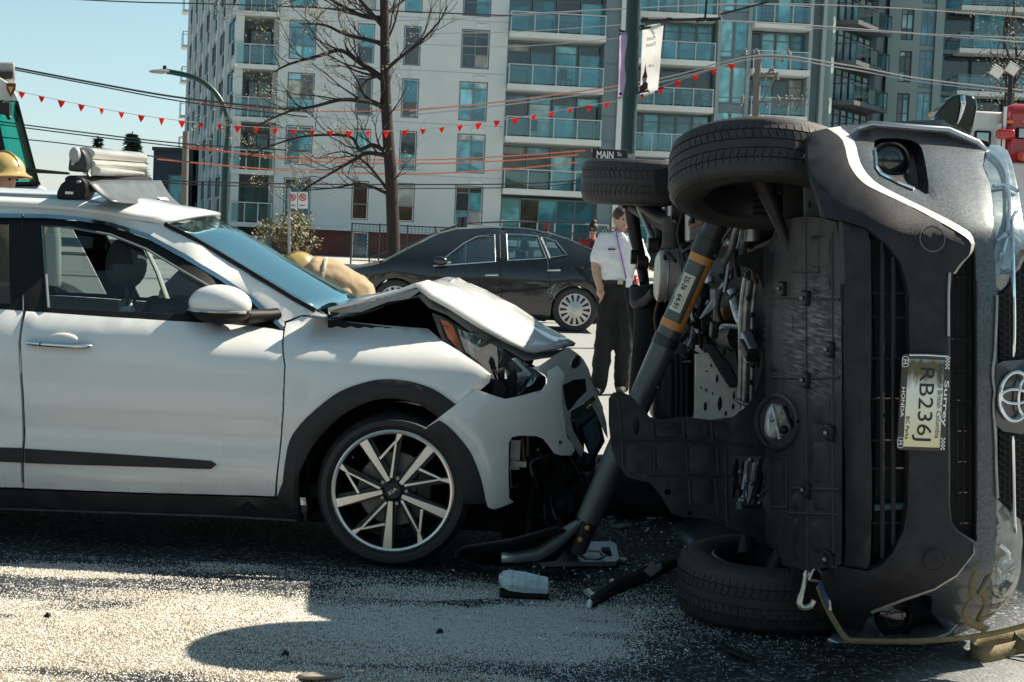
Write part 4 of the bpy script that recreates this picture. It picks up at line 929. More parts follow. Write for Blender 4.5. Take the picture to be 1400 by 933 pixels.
# woman in red
D = 31.; Q = lambda x, y, d=0: P(x, y, D + d); ft = Vector((Q(809, 350).x, D, 0)); dz = ft - Q(809, 350); 
t = thing('person', 'woman in red jacket and dark glasses standing behind the black sedan', 'person', ft)
z0 = Q(808, 305).z; J = lambda x, z, y=0.: Vector((ft.x + x, D + y, z0 * z / 1.72))
b = MB(); W = head(b, J(0, 1.6), .22, (-.2, -1, -.15)); limb(b, [J(0, 1.5), J(0, 1.4)], [.05, .06])
torso(b, [(J(0, .88), .15, .1, X), (J(0, 1.05), .13, .1, X), (J(0, 1.3), .16, .11, X), (J(0, 1.42), .12, .09, X)])
for q in (-1, 1):
    limb(b, [J(.17 * q, 1.38), J(.22 * q, 1.14, -.02), J(.06 * q, 1.1, -.25)], [.055, .042, .03]); hand(b, J(.06 * q, 1.1, -.25), (-q * .6, -.8, .2), (0, 0, 1)); limb(b, [J(.08 * q, .9), J(.09 * q, .48), J(.09 * q, .08)], [.085, .055, .04])
fused(b, 'body', SKIN, t); face(W, t, .22)
b = MB(); torso(b, [(J(0, .84), .18, .125, X), (J(0, 1.05), .165, .125, X), (J(0, 1.3), .19, .135, X), (J(0, 1.42), .13, .1, X), (J(0, 1.46), .08, .08, X)])
for q in (-1, 1): limb(b, [J(.17 * q, 1.38), J(.23 * q, 1.14, -.02), J(.09 * q, 1.1, -.2)], [.08, .065, .05])
fused(b, 'jacket', mat('jacket_red', (.38, .03, .03), .7, var=.2), t)
b = MB(); torso(b, [(J(0, 1.05, -.06), .075, .09, X), (J(0, 1.25, -.065), .08, .1, X), (J(0, 1.41, -.03), .07, .085, X)]); b.build('shirt', BLK, t)
b = MB(); torso(b, [(J(0, .82), .16, .12, X), (J(0, .95), .155, .115, X)]); [limb(b, [J(.08 * q, .9), J(.09 * q, .48), J(.09 * q, .06)], [.1, .075, .06]) for q in (-1, 1)]; fused(b, 'trousers', mat('trousers_black'), t)
b = MB(); b.ball(W(0, -.2, .3), (.095, .1, .1), 14, 9); b.ball(W(0, -.3, 1.15), .06, 12, 8); b.build('hair', HAIRD, t)
b = MB(); [b.ball(W(.3 * q, .78, .05), (.03, .012, .024), 8, 6) for q in (-1, 1)]; b.tube([W(-.72, .1, .06), W(-.3, .8, .06), W(.3, .8, .06), W(.72, .1, .06)], .006, 5); b.build('glasses', BLK, t)
b = MB(); b.box(J(-.01, 1.13, -.33), (.09, .012, .14), Matrix.Rotation(-.5, 3, 'X')); b.build('phone', WHT, t)
for q in (-1, 1): b = MB(); b.tube([J(.09 * q, .04, .06), J(.09 * q, .05, -.05), J(.1 * q, .03, -.16)], [.045, .045, .03], 8); b.build('shoe', BLK, t)
# firefighters behind the white car
YEL = mat('helmet_yellow', (.46, .33, .12), .38, var=.2, scale=7, coat=.4); TAN = mat('turnout_tan', (.40, .29, .18), .85, var=.25, scale=5, bump=.5, bscale=22); REFL = mat('reflective_lime', (.55, .55, .30), .5)
def helmet(c, root, s, look, tilt=0.):
    lk = Vector(look).normalized(); sd_ = lk.cross(Zv).normalized(); M = Matrix((sd_, lk, sd_.cross(lk))).transposed()
    b = MB(); rows = []
    for i in range(9):
        a = math.pi / 2 * i / 8; rows.append([Vector(c) + M @ Vector((s * .98 * math.sin(a) * math.cos(q) * (1 + .05 * (abs(math.cos(4 * q)) > .95)), s * 1.12 * math.sin(a) * math.sin(q), s * .95 * math.cos(a))) for q in [2 * math.pi * k / 32 for k in range(32)]])
    for e, z in ((1.12, -.12), (1.32, -.22), (1.33, -.27), (1.05, -.2)):
        rows.append([Vector(c) + M @ Vector((s * .98 * e * math.cos(q), s * (1.12 * e + (.18 if math.sin(q) < -.5 and e > 1.2 else 0)) * math.sin(q), s * (z - .06 * math.cos(2 * q)))) for q in [2 * math.pi * k / 32 for k in range(32)]])
    b.grid(rows, True); h = b.build('helmet', YEL, root, ang=50)
    b = MB(); b.tube([Vector(c) + M @ Vector((0, s * 1.1 * math.sin(a), s * 1.0 * math.cos(a))) for a in np.linspace(-1.3, 1.3, 9)], s * .06, 6); b.build('crest', YEL, h); return h
def fighter(label, hpos, bend, coat, look, dz_=0.):
    ft = Vector((hpos.x - bend.x * .8, hpos.y - bend.y * .8, 0)); t = thing('person', label, 'person', ft)
    hp = Vector((ft.x, ft.y, .95)); nk = Vector((hpos.x - .05 * bend.x, hpos.y, hpos.z - .17)); ch = hp.lerp(nk, .62) + Vector((0, 0, .06 * abs(bend.x) * 4))
    d = (nk - hp).normalized(); acr = Vector((-bend.y, bend.x, 0)) if bend.length > .2 else X
    if acr.length < .01: acr = X
    b = MB(); W = head(b, hpos, .23, look); limb(b, [hpos, nk], [.06, .065]); limb(b, [hp, ch, nk], [.14, .15, .09])
    acr = acr.normalized(); sh = [nk + acr * .19 * q - d * .06 for q in (-1, 1)]
    wr = [s_ + Vector((bend.x * .3, -.12, -.5)) for s_ in sh]; 
    for s_, w_ in zip(sh, wr): limb(b, [s_, s_.lerp(w_, .5) + Vector((-.04, 0, 0)), w_], [.06, .045, .034]); hand(b, w_, (w_ - s_), (0, -1, 0))
    for q in (-1, 1): limb(b, [hp + acr * .09 * q, Vector((ft.x, ft.y, .5)) + acr * .1 * q, Vector((ft.x, ft.y, .08)) + acr * .11 * q], [.09, .06, .045])
    fused(b, 'body', SKIN, t, .018); face(W, t, .23)
    b = MB(); limb(b, [hp - d * .05, ch, nk - d * .05], [.19, .21, .15]); 
    for s_, w_ in zip(sh, wr): limb(b, [s_, s_.lerp(w_, .5) + Vector((-.04, 0, 0)), s_.lerp(w_, .92)], [.1, .082, .065])
    fused(b, 'coat', coat, t, .02, fold=(.045, .2))
    b = MB(); 
    for q in (-1, 1): limb(b, [hp + acr * .09 * q, Vector((ft.x, ft.y, .5)) + acr * .1 * q, Vector((ft.x, ft.y, .1)) + acr * .11 * q], [.13, .1, .085])
    fused(b, 'trousers', coat, t, .02, fold=(.04, .2))
    for q in (-1, 1): c = Vector((ft.x, ft.y, .06)) + acr * .11 * q; b = MB(); b.tube([c + Vector((-.1, .05, 0)), c, c + Vector((.16, -.08, -.015))], [.05, .06, .045], 8); b.build('boot', BLK, t)
    helmet(hpos + Vector((0, 0, .05)), t, .125, look); return t, hp, ch, nk
h1 = P(4, 246, 10.8); fighter('firefighter in yellow helmet standing behind the white car at the left edge', h1, Vector((.05, 0, 0)), TAN, (.9, -.5, 0))
h2 = P(406, 377, 13.); t, hp, ch, nk = fighter('firefighter in tan coat bending over behind the crumpled bonnet', h2, Vector((-.45, 0, 0)), TAN, (-1, -.2, -.6))
b = MB(); rows = [[hp.lerp(ch, f) + Vector((0, math.cos(q) * .228, math.sin(q) * .228)) for q in [2 * math.pi * k / 20 for k in range(20)]] for f in (.62, .72)]; b.grid(rows, True); b.build('reflective_band', REFL, t)
b = MB(); rows = [[hp.lerp(ch, f) + Vector((0, math.cos(q) * .232, math.sin(q) * .232)) for q in [2 * math.pi * k / 20 for k in range(20)]] for f in (.65, .69)]; b.grid(rows, True); b.build('silver_band', mat('silver_tape', (.55, .56, .56), .3, .5), t)
b = MB(); rows = [[ch.lerp(nk, f) + Vector((0, math.cos(q) * (.225 - .05 * f), math.sin(q) * (.225 - .05 * f))) for q in [2 * math.pi * k / 20 for k in range(20)]] for f in (.3, .45)]; b.grid(rows, True); b.build('reflective_band', REFL, t)
h3 = P(316, 362, 11.4); fighter('person in dark top and yellow helmet seen through the white car windscreen', h3, Vector((.3, 0, 0)), mat('dark_top', (.05, .05, .055), .8), (.6, -.6, -.3))
# ------------------------------------------------------------------ background trucks
TRW = mat('truck_white', (.66, .65, .61), .4, coat=.6); TRR = mat('truck_red', (.42, .02, .022), .3, coat=1., var=.1)
FT = Face((P(1268, 300, 19).x, 19), 0.)
t = thing('fire_truck', 'red and white emergency truck behind the overturned car', 'truck', (FT.pt(1.2, 0).x, 20.5, 0))
hx = lambda x, y: FT.hit(x, y)
def fbox(name, x0, y0, x1, y1, d0, d1, m, par=None, bev=.03):
    r = rect(FT, x0, y0, x1, y1); mb = MB(); FT.box(mb, r[0], r[1], r[2], r[3], d0, d1); mb.v = [v + Vector((.31 * max(0, v.y - 19), 0, 0)) for v in mb.v]; return mb.build(name, m, par or t, bevel=bev)
fbox('cab', 1270, 151, 1364, 470, -3.5, 0, TRW); fbox('body', 1357, 145, 1560, 452, -6, .12, TRR, bev=.12)
fbox('stripe', 1359, 147, 1363, 452, .12, .14, WHT, bev=0); fbox('stripe', 1353.5, 170, 1356.5, 452, .0, .13, WHT, bev=0)
w_ = fbox('window', 1331, 179, 1354, 205, 0, .03, BLACKP, bev=.02); fbox('pane', 1334, 182, 1350, 200, .03, .04, PANES[2], w_, 0)
fbox('tail_light', 1356, 178, 1381, 192, .13, .22, mat('lamp_red', (.55, .012, .015), .15, coat=1.)); w_ = fbox('window', 1384, 177, 1440, 192, .13, .16, BLACKP, bev=.01); fbox('pane', 1387, 178.5, 1438, 190.5, .16, .17, PANES[2], w_, 0)
AMB = mat('amber_lens', (.8, .25, .03), .2, coat=1.)
for x in (1376, 1397, 1418): c = FT.pt(*hx(x, 168), .13); mb = MB(); mb.ball(c, (.045, .03, .022), 12, 8); mb.build('marker_light', AMB, t)
c = FT.pt(*hx(1275, 157), 0); mb = MB(); mb.ball(c, (.05, .03, .03), 12, 8); mb.build('marker_light', AMB, t)
fbox('bumper', 1385, 212, 1560, 226, .12, .4, mat('truck_orange', (.75, .12, .05), .4, coat=.5)); fbox('lower_panel', 1372, 228, 1560, 300, .13, .3, TRW)
for x in (1300, 1500):
    c = FT.pt(hx(x, 400)[0], .45, .1); mb = MB(); mb.lathe([(.2, -.3), (.42, -.3), (.45, -.24), (.45, -.04), (.42, .02), (.24, .02), (.2, -.05), (.05, .0), (0, .0)], 28, frame(c, (1, 0, 0), (0, 0, 1))); mb.build('wheel', RUBBER, t)
# cab at the left edge
FU = Face((P(20, 300, 15).x, 15), 0.)
t = thing('truck_cab', 'white truck cab with raked green-tinted windscreen at the left edge', 'truck', (FU.pt(-.6, 0).x, 16, 0))
def upoly(name, pts, d0, d1, m, par=None, bev=.02):
    q = [FU.pt(*FU.hit(x, y), d1) for x, y in pts]; mb = MB(); mb.prism(q, Vector((-.30, 1, 0)) * (d1 - d0)); return mb.build(name, m, par or t, ang=30, bevel=bev)
upoly('roof_cap', ((-160, 104), (0, 106), (10, 112), (19, 122), (25, 135), (22, 138), (-160, 134)), -2.1, 0, TRW)
upoly('roof_box', ((-60, 80), (6, 80), (7, 106), (-60, 106)), -1.6, -.3, mat('lamp_grey')); upoly('roof_vent', ((-20, 94), (4, 94), (4, 104), (-20, 104)), -.3, -.27, BLK, bev=0)
g = upoly('windscreen', ((-10, 140), (23, 139), (52, 250), (14, 250)), -2.0, -.05, glass('green_glass', (.20, .70, .64), 1.5, .02, (.9, 1, 1), .05), bev=0)
upoly('pillar', ((-26, 139), (-6, 139), (18, 251), (4, 251)), -.12, .02, BLACKP, bev=.01); upoly('pillar', ((22, 138), (25, 138), (54, 251), (50, 251)), -2.05, .0, BLACKP, bev=.005)
upoly('cab_rear', ((-160, 132), (-28, 132), (-28, 254), (-160, 254)), -2.05, -.02, TRW); upoly('lower_trim', ((-160, 249), (55, 249), (56, 253), (-160, 253)), -2.05, .01, BLACKP, bev=0)
upoly('front_panel', ((-160, 254), (62, 254), (78, 275), (84, 330), (84, 410), (-160, 400)), -2.1, 0, TRW, bev=.06); upoly('dark_hood_edge', ((66, 240), (70, 240), (84, 300), (78, 300)), -1.9, -1.8, mat('dark_red_trim', (.10, .015, .02), .5))
mb = MB(); c = FU.pt(*FU.hit(16, 123), .02); [mb.prism([c + Vector((a * .05, 0, b * .06)) for a, b in ((-.8, .9), (.8, .9), (.75, 0), (0, -1.1), (-.75, 0))], (0, -.006, 0))]; e_ = mb.build('shield_emblem', mat('emblem_dark_red', (.18, .02, .02), .5), t, ang=0)
mb = MB(); mb.prism([c + Vector((a * .03, -.007, b * .04)) for a, b in ((-.8, .6), (.8, .6), (0, -.9))], (0, -.004, 0)); mb.build('shield_device', GOLD, e_, ang=0)
mb = MB(); mb.tube([FU.pt(*FU.hit(4, 139), .05), FU.pt(*FU.hit(14, 158), .08), FU.pt(*FU.hit(17, 164), .08)], .02, 6); mb.box(FU.pt(*FU.hit(12, 150), .1), (.08, .06, .1)); mb.build('mirror_arm', BLK, t)
for k in range(2): mb = MB(); mb.tube([FU.pt(*FU.hit(20, 229 + 5 * k), .04), FU.pt(*FU.hit(60, 234 + 2 * k), .06), FU.pt(*FU.hit(98, 238), .08)], .012, 6); mb.build('wiper', BLK, t)
for x in (-70, 60):
    c = FU.pt(FU.hit(x, 400)[0], .45, -.02); mb = MB(); mb.lathe([(.2, -.3), (.42, -.3), (.45, -.24), (.45, -.04), (.42, .02), (.24, .02), (.2, -.05), (.05, .0), (0, .0)], 28, frame(c, (1, 0, 0), (0, 0, 1))); mb.build('wheel', RUBBER, t)
# ------------------------------------------------------------------ cars: panels cut from a curved flank
class Flank:
    def __init__(s, root, off, W): s.root = root; s.M = WM[root]; s.Mi = s.M.inverted(); s.off = off; s.W = W
    def hit(s, px, py, lift=0.):
        o = s.Mi @ EYE; d = s.Mi.to_3x3() @ ray(px, py); c = 0.
        for _ in range(14):
            t = (c - lift - o.y) / d.y; p = o + d * t; c = c * .35 + .65 * s.off(p.x, p.z)
        return (p.x, p.z)
    def fn(s, x, z, lift=0., far=False):
        y = s.off(x, z) - lift
        return Vector((x, s.W - y if far else y, z))
    def at(s, px, py, lift=0.): return s.fn(*s.hit(px, py, lift), lift)
    def panel(s, name, poly, m, parent=None, lift=0., thick=.03, step=.05, holes=(), far=False, roll=.004, label=None):
        pl = [s.hit(*p, lift) for p in poly]; hl = [[s.hit(*p, lift) for p in h] for h in holes]
        mb = MB(); sheet(mb, pl, lambda a, b, l_: s.fn(a, b, lift + l_, far), step, thick, hl, roll)
        return mb.build(name, m, parent or s.root, local=True, ang=32, label=label)
    def both(s, *a, **k): 
        o = s.panel(*a, **k); k['far'] = True; s.panel(*a, **k); return o
def smooth(a, b, x): t = min(1, max(0, (x - a) / (b - a))); return t * t * (3 - 2 * t)
def tyre_mesh(R_, W_, rim, M, n=72, tread=True):
    hw = W_ / 2; mb = MB()
    prof = [(rim, -hw * .8), (rim + .012, -hw * .92), (rim + (R_ - rim) * .35, -hw * 1.04), (rim + (R_ - rim) * .65, -hw * 1.02), (R_ - .022, -hw * .93), (R_ - .008, -hw * .8)]
    prof = prof + [(R_ - .008 + .002 * (1 - abs(k) / 3), hw * .8 * k / 3) for k in (-2, -1, 0, 1, 2)] + [(r, -h) for r, h in prof[::-1]]
    mb.lathe(prof, n, M); o = mb; tb = MB()
    if tread:
        rows = ((-.80, -.50, 76, .1), (-.45, -.18, 76, .25), (-.13, .13, 38, 0.), (.18, .45, 76, -.25), (.50, .80, 76, -.1))
        for a, b, k, sk in rows:
            for j in range(k):
                q0 = 2 * math.pi * j / k; q1 = 2 * math.pi * (j + (.86 if k > 40 else 1.)) / k; vs = []
                for rr_ in (R_ - .012, R_):
                    for h, q_ in ((a, 0), (b, 1)):
                        for q in (q0, q1):
                            qq = q + sk * .12 * q_; rd = rr_ - (.012 if abs(h) > .7 else 0); vs.append(M @ Vector((rd * math.cos(qq), rd * math.sin(qq), hw * h)))
                tb.add(vs, [(0, 1, 3, 2), (4, 6, 7, 5), (0, 4, 5, 1), (2, 3, 7, 6), (0, 2, 6, 4), (1, 5, 7, 3)])
        # shoulder lugs
        for s_ in (-1, 1):
            for j in range(76):
                q0 = 2 * math.pi * j / 76; q1 = 2 * math.pi * (j + .84) / 76; vs = []
                for dr in (-.004, .002):
                    for (r, h) in ((R_ - .012, .80), (R_ - .034, .985)):
                        for q in (q0, q1): vs.append(M @ Vector(((r + dr) * math.cos(q), (r + dr) * math.sin(q), s_ * hw * (h + dr * 3))))
                tb.add(vs, [(0, 1, 3, 2), (4, 6, 7, 5), (0, 4, 5, 1), (2, 3, 7, 6), (0, 2, 6, 4), (1, 5, 7, 3)])
    return mb, tb
ALLOY = mat('polished_alloy', (.72, .70, .66), .3, .9, var=.08, scale=20); ALLOYD = mat('dark_alloy', (.035, .037, .042), .42, .6, var=.2)
# ================================================================== black sedan
Os = P(783, 452, 27.7); Os.z = 0
sed = thing('parked_sedan', 'black four-door sedan with scraped rear door standing behind the crash', 'car', M=Matrix.Translation(Os) @ Matrix.Rotation(R(1.5), 4, 'Z'))
def soff(x, z):
    o = .04 * max(0, (.5 - z) / .3) ** 2 + (.05 * ((z - .75) / .3) ** 2 if z > .75 else 0) + (.5 * (z - 1.08) if z > 1.08 else 0)
    if x > .5: o += .35 * ((x - .5) / .65) ** 2.2
    if x < -3.2: o += .35 * ((-3.2 - x) / .75) ** 2.2
    return o
S = Flank(sed, soff, 1.86)
SBLK = mat('sedan_black', (.007, .007, .009), .22, var=.3, scale=4, coat=1.); SGL = glass('sedan_glass', (.70, .86, .88), 1.5, .01, (.8, 1, 1), .14)
top = [(430, 384), (455, 372), (495, 366), (522, 360)] + [(560, 340), (600, 320), (624, 314), (675, 311.6), (720, 314), (750, 320), (780, 329.5), (807, 341), (824, 348), (832, 358), (834, 380), (831, 408)]
low_ = [(826, 425), (812, 431)] + [(786 + 33 * math.cos(q), 424 - 33 * math.sin(q)) for q in np.linspace(0, math.pi, 11)] + [(752, 436), (744, 440), (700, 433), (684, 430), (600, 426), (575, 424)] + [(540 + 33 * math.cos(q), 413 - 33 * math.sin(q)) for q in np.linspace(.0, math.pi, 11)] + [(500, 420), (440, 416), (424, 405)]
win = [[(592, 364), (612, 350), (634, 333), (652, 324), (676, 321.4), (677, 358)], [(692, 320.5), (718, 321), (735, 323), (747, 353.5), (694, 356.5)], [(740, 324.6), (750, 326.5), (760, 330), (775, 349), (752, 352.6)]]
bo = S.both('body', top + low_, SBLK, step=.12, thick=.04, holes=win, roll=.01)
for k, w in enumerate(win): S.both('side_window', w, SGL, lift=-.02, step=.2, thick=.006)
CHR = mat('sedan_chrome', (.6, .62, .62), .2, .9)
for w in win:
    mb = MB(); p3 = [S.at(*p, .012) for p in w]; mb.tube(p3 + [p3[0]], .013, 5); mb.build('window_trim', CHR, sed, local=True)
def bridge(fl, pts, m, name, inset=0., k=6, bulge=.0, root=None):
    rows = []
    for p in pts:
        x, z = fl.hit(*p); y = fl.off(x, z); a, b = y + inset, fl.W - y - inset
        rows.append([Vector((x, a + (b - a) * j / k, z + bulge * (1 - (2 * j / k - 1) ** 2))) for j in range(k + 1)])
    mb = MB(); mb.grid(rows); o = mb.build(name, m, root or fl.root, local=True, ang=50); return o
bridge(S, [(430, 384), (455, 372), (495, 366), (522, 360)], SBLK, 'bonnet', bulge=.05); bridge(S, [(522, 360), (560, 340), (600, 320)], glass('sedan_screen', (.5, .7, .72), 1.5, .02, (.8, 1, 1), .5), 'windscreen', bulge=.05)
bridge(S, [(600, 320), (624, 314), (675, 311.6), (720, 314), (750, 320)], SBLK, 'roof', bulge=.03); bridge(S, [(750, 320), (780, 329.5), (803, 340)], SGL, 'rear_window', bulge=.04); bridge(S, [(803, 340), (807, 341), (824, 348), (832, 358), (834, 380), (831, 408), (826, 425)], SBLK, 'boot', bulge=.03)
bridge(S, [(424, 405), (428, 392), (430, 384)], SBLK, 'front_bumper')
mb = MB(); mb.box((-1.5, .93, .22), (3.9, 1.5, .1)); mb.build('floor', DARKIN, sed, local=True)
for x in (-1.15, -2.2):
    for y in (.5, 1.36): 
        c = Vector((x, y, .62)); mb = MB(); mb.box(c, (.5, .5, .2)); mb.box(c + Vector((.3, 0, .32)), (.14, .5, .62)); mb.ball(c + Vector((.36, 0, .72)), (.06, .12, .1), 10, 8); mb.build('seat', DARKIN, sed, local=True, bevel=.04)
mb = MB(); mb.box((-2.95, .93, .85), (.35, 1.45, .3)); mb.build('dashboard', DARKIN, sed, local=True, bevel=.05)
for px in ((672, 376.6), (757, 370)):
    mb = MB(); c = S.at(*px, .02); mb.tube([c + Vector((-.1, 0, 0)), c + Vector((0, -.03, .005)), c + Vector((.1, 0, .01))], .018, 6); mb.build('door_handle', CHR, sed, local=True)
mb = MB(); c = S.at(602, 357, .1); mb.ball(c, (.12, .08, .075), 14, 9); mb.tube([c, c + Vector((-.08, .12, -.05))], .03, 6); mi = mb.build('door_mirror', SBLK, sed, local=True)
for a, b in (((683, 321), (686, 430)), ((748, 354), (752, 395))):
    mb = MB(); mb.tube([S.at(a[0] + (b[0] - a[0]) * f, a[1] + (b[1] - a[1]) * f, .002) for f in np.linspace(0, 1, 8)], .006, 4); mb.build('door_gap', BLK, sed, local=True)
mb = MB(); mb.tube([S.at(x, y, .012) for x, y in ((600, 402), (680, 400), (750, 394))], .02, 6); mb.build('rub_strip', BLK, sed, local=True)
SCR = mat('scraped_paint', (.38, .40, .42), .5, .3, var=.5, scale=30)
for k in range(9):
    x, y = rnd.uniform(750, 760), rnd.uniform(396, 410); mb = MB(); mb.tube([S.at(x, y, .004), S.at(x + rnd.uniform(-3, 6), y - rnd.uniform(2, 7), .005), S.at(x + rnd.uniform(2, 9), y - rnd.uniform(6, 12), .004)], .006, 4); mb.build('scrape', SCR, sed, local=True)
HUB = mat('hubcap_silver', (.60, .60, .57), .35, .6)
for px in ((786, 424), (540, 413)):
    x, z = S.hit(*px); 
    for yy, fl_ in ((.02, 0), (S.W - .02, math.pi)):
        c = Vector((x, yy, .36)); Mw = Matrix.Translation(c) @ Matrix.Rotation(fl_, 4, 'Z') @ Matrix.Rotation(R(90), 4, 'X') @ Matrix.Translation((0, 0, -.1))
        a, tb = tyre_mesh(.36, .2, .25, Mw, 40, False); wh = a.build('wheel', RUBBER, sed, local=True)
        mb = MB(); mb.lathe([(.0, .105), (.07, .105), (.09, .09), (.255, .085), (.255, .06)], 40, Mw); mb.build('hubcap', HUB, wh, local=True)
        mb = MB()
        for k in range(14):
            q = 2 * math.pi * k / 14; Mk = Mw @ Matrix.Rotation(q, 4, 'Z'); mb.add([Mk @ Vector(v) for v in ((.13, -.011, .094), (.235, -.025, .09), (.235, .025, .09), (.13, .011, .094))], [(0, 1, 2, 3)])
        mb.build('hubcap_slots', BLK, wh, local=True, ang=0)
        mb = MB(); mb.lathe([(.0, .112), (.03, .112), (.035, .104)], 16, Mw); mb.build('hub_badge', CHR, wh, local=True)
for c in ((-1.5, 0.35), ): pass
for y in (.32, 1.54):
    mb = MB(); mb.ball((-3.92, y, .68), (.12, .2, .09), 12, 8); mb.build('headlight', CHR, sed, local=True)
    mb = MB(); mb.ball((.98, y, .85), (.06, .17, .1), 12, 8); mb.build('tail_light', mat('lamp_red'), sed, local=True)
# ================================================================== white crossover with the crushed front
Ok = Vector((-.485, 7.48, 0))
kia = thing('crashed_car', 'white crossover with buckled bonnet and torn front bumper', 'car', M=Matrix.Translation(Ok) @ Matrix.Rotation(R(-3), 4, 'Z'))
def koff(x, z):
    o = .06 * (max(0, .45 - z) / .25) ** 2
    if z > .66: o += .03 * ((z - .66) / .3) ** 2
    o += .012 * math.exp(-((z - .52) / .08) ** 2) * smooth(.2, -.3, x)
    if z > .9: o += 3.2 * min(z - .9, .12) ** 2 
    if z > 1.02: o += .42 * (z - 1.02)
    w = smooth(-1.0, -.72, x)
    if z > .84: o += w * 5.0 * min(z - .84, .17) ** 2
    d = math.hypot(x, z - .335)
    o -= .022 * math.exp(-((d - .42) / .09) ** 2) * (1 if z > .2 else 0)
    if x > .12: o += .46 * ((x - .12) / .78) ** 2.4
    return o
K = Flank(kia, koff, 1.74)
CLAD = mat('cladding_grey', (.019, .018, .020), .55, var=.2, scale=7, bump=.2, bscale=300)
# doors
fdoor = [(35, 426), (120, 432), (250, 440), (365, 449), (386, 452), (388, 500), (386, 560), (381, 620), (375, 679), (200, 674), (33, 668), (34, 600), (32, 540), (28, 470)]
rdoor = [(-330, 415), (-200, 415), (-60, 419), (30, 425.5), (24, 470), (28, 540), (30, 600), (29, 667), (-150, 661), (-330, 656)]
fd = K.both('front_door', fdoor, WHITE, step=.045, roll=.006); rd = K.both('rear_door', rdoor, WHITE, step=.07, roll=.006)
K.both('sill', [(-330, 660), (-150, 665), (33, 671), (200, 677), (375, 682), (398, 690), (412, 712), (300, 704), (0, 694), (-330, 684)], CLAD, lift=.012, step=.08, thick=.08, roll=.012)
K.panel('sill_edge', [(-330, 685), (0, 695), (300, 705), (405, 711), (405, 713.5), (300, 707.5), (0, 697.5), (-330, 687)], STEEL, lift=.02, step=.2, thick=.05)
K.panel('door_moulding', [(33, 614), (150, 621), (260, 628.5), (288, 631), (295, 636), (288, 642), (150, 637.5), (33, 633.5)], CLAD, fd, lift=.014, step=.06, thick=.02, roll=.006)
K.panel('door_moulding', [(-330, 602), (-150, 606), (31, 613.8), (31, 633.3), (-150, 626), (-330, 622)], CLAD, rd, lift=.014, step=.06, thick=.02, roll=.006)
# door handle
c = K.at(80, 469); 
mb = MB(); a, b = K.at(38, 468.5), K.at(125, 473.5); L_ = b - a
mb.tube([a + L_ * f + Vector((0, -d, 0)) for f, d in ((0, .012), (.05, .028), (.3, .04), (.7, .04), (.93, .03), (1, .014))], [.012, .02, .021, .021, .019, .01], 10, squash=.75); h = mb.build('door_handle', CHROME, fd, local=True, ang=60)
mb = MB(); mb.box(a + L_ * .27 + Vector((0, -.056, 0)), (.014, .006, .012)); mb.build('lock_sensor', BLK, h, local=True)
mb = MB(); mb.ball(a + L_ * .55 + Vector((0, .012, .0)), (.085, .02, .05), 20, 10); mb.build('handle_cup', WHITE, fd, local=True)
# side glazing and its dark frame
strip_b = [(-330, 292), (0, 297.5), (60, 298), (100, 301), (150, 309), (200, 326), (250, 353), (300, 383), (340, 410), (368, 436), (384, 450)]
strip_t = [(-330, 286), (0, 292), (60, 293), (100, 296), (150, 304), (202, 320), (252, 347), (303, 378), (345, 406), (374, 433), (389, 450)]
K.both('window_chrome', strip_t + strip_b[::-1], mat('chrome_blue', (.42, .60, .70), .18, 1.), lift=.012, step=.1, thick=.02)
gl = [(58, 309), (95, 311.5), (150, 321), (200, 341), (250, 371), (285, 391), (300, 402), (250, 430), (160, 426), (66, 421)]
gq = [(310, 408), (335, 425), (352, 441), (318, 436)]
gr_ = [(-310, 303), (-100, 304), (12, 306), (14, 416), (-100, 411), (-310, 405)]
K.both('window_frame', [(-330, 293), (0, 298.5), (60, 299), (100, 302), (150, 310), (200, 327), (250, 354), (300, 384), (340, 411), (366, 436), (382, 450), (365, 448), (250, 439), (120, 431), (35, 425), (-60, 418), (-330, 414)], BLACKP, lift=-.004, step=.07, thick=.025, holes=[gl, gr_])
KG = glass('car_glass', (.70, .78, .78), 1.5, .0, (1, 1, 1), .03); KGD = glass('car_glass_dark', (.34, .40, .40), 1.5, .0)
K.both('door_window', gl, KG, lift=-.018, step=.12, thick=.004); K.both('rear_window', gr_, KGD, lift=-.018, step=.2, thick=.004)
mb = MB(); p3 = [K.at(*p, .0) for p in [(66, 421), (58, 309), (95, 311.5), (150, 321), (200, 341), (250, 371), (285, 391)]]; mb.tube(p3, .006, 6); mb.build('window_seal', mat('seal_grey', (.14, .18, .19), .5), kia, local=True)
mb = MB(); mb.tube([K.at(30.5, 293, .014), K.at(30.5, 298, .014)], .005, 4); mb.tube([K.at(31, 299, .0), K.at(31, 425, .0)], .004, 4); mb.build('door_gap', BLK, kia, local=True)
# roof side, A-pillar
ptop = [(-330, 268), (0, 283), (60, 286), (100, 289), (150, 295), (180, 301), (224, 308), (260, 326), (295, 346), (330, 367), (365, 388.5), (416, 421), (429, 426), (442, 430)]
K.both('roof_side', strip_t[:-1] + [(388, 447), (388, 440)] + [(412, 431), (442, 431)] + ptop[::-1][1:], WHITE, step=.06, thick=.04, roll=.008)
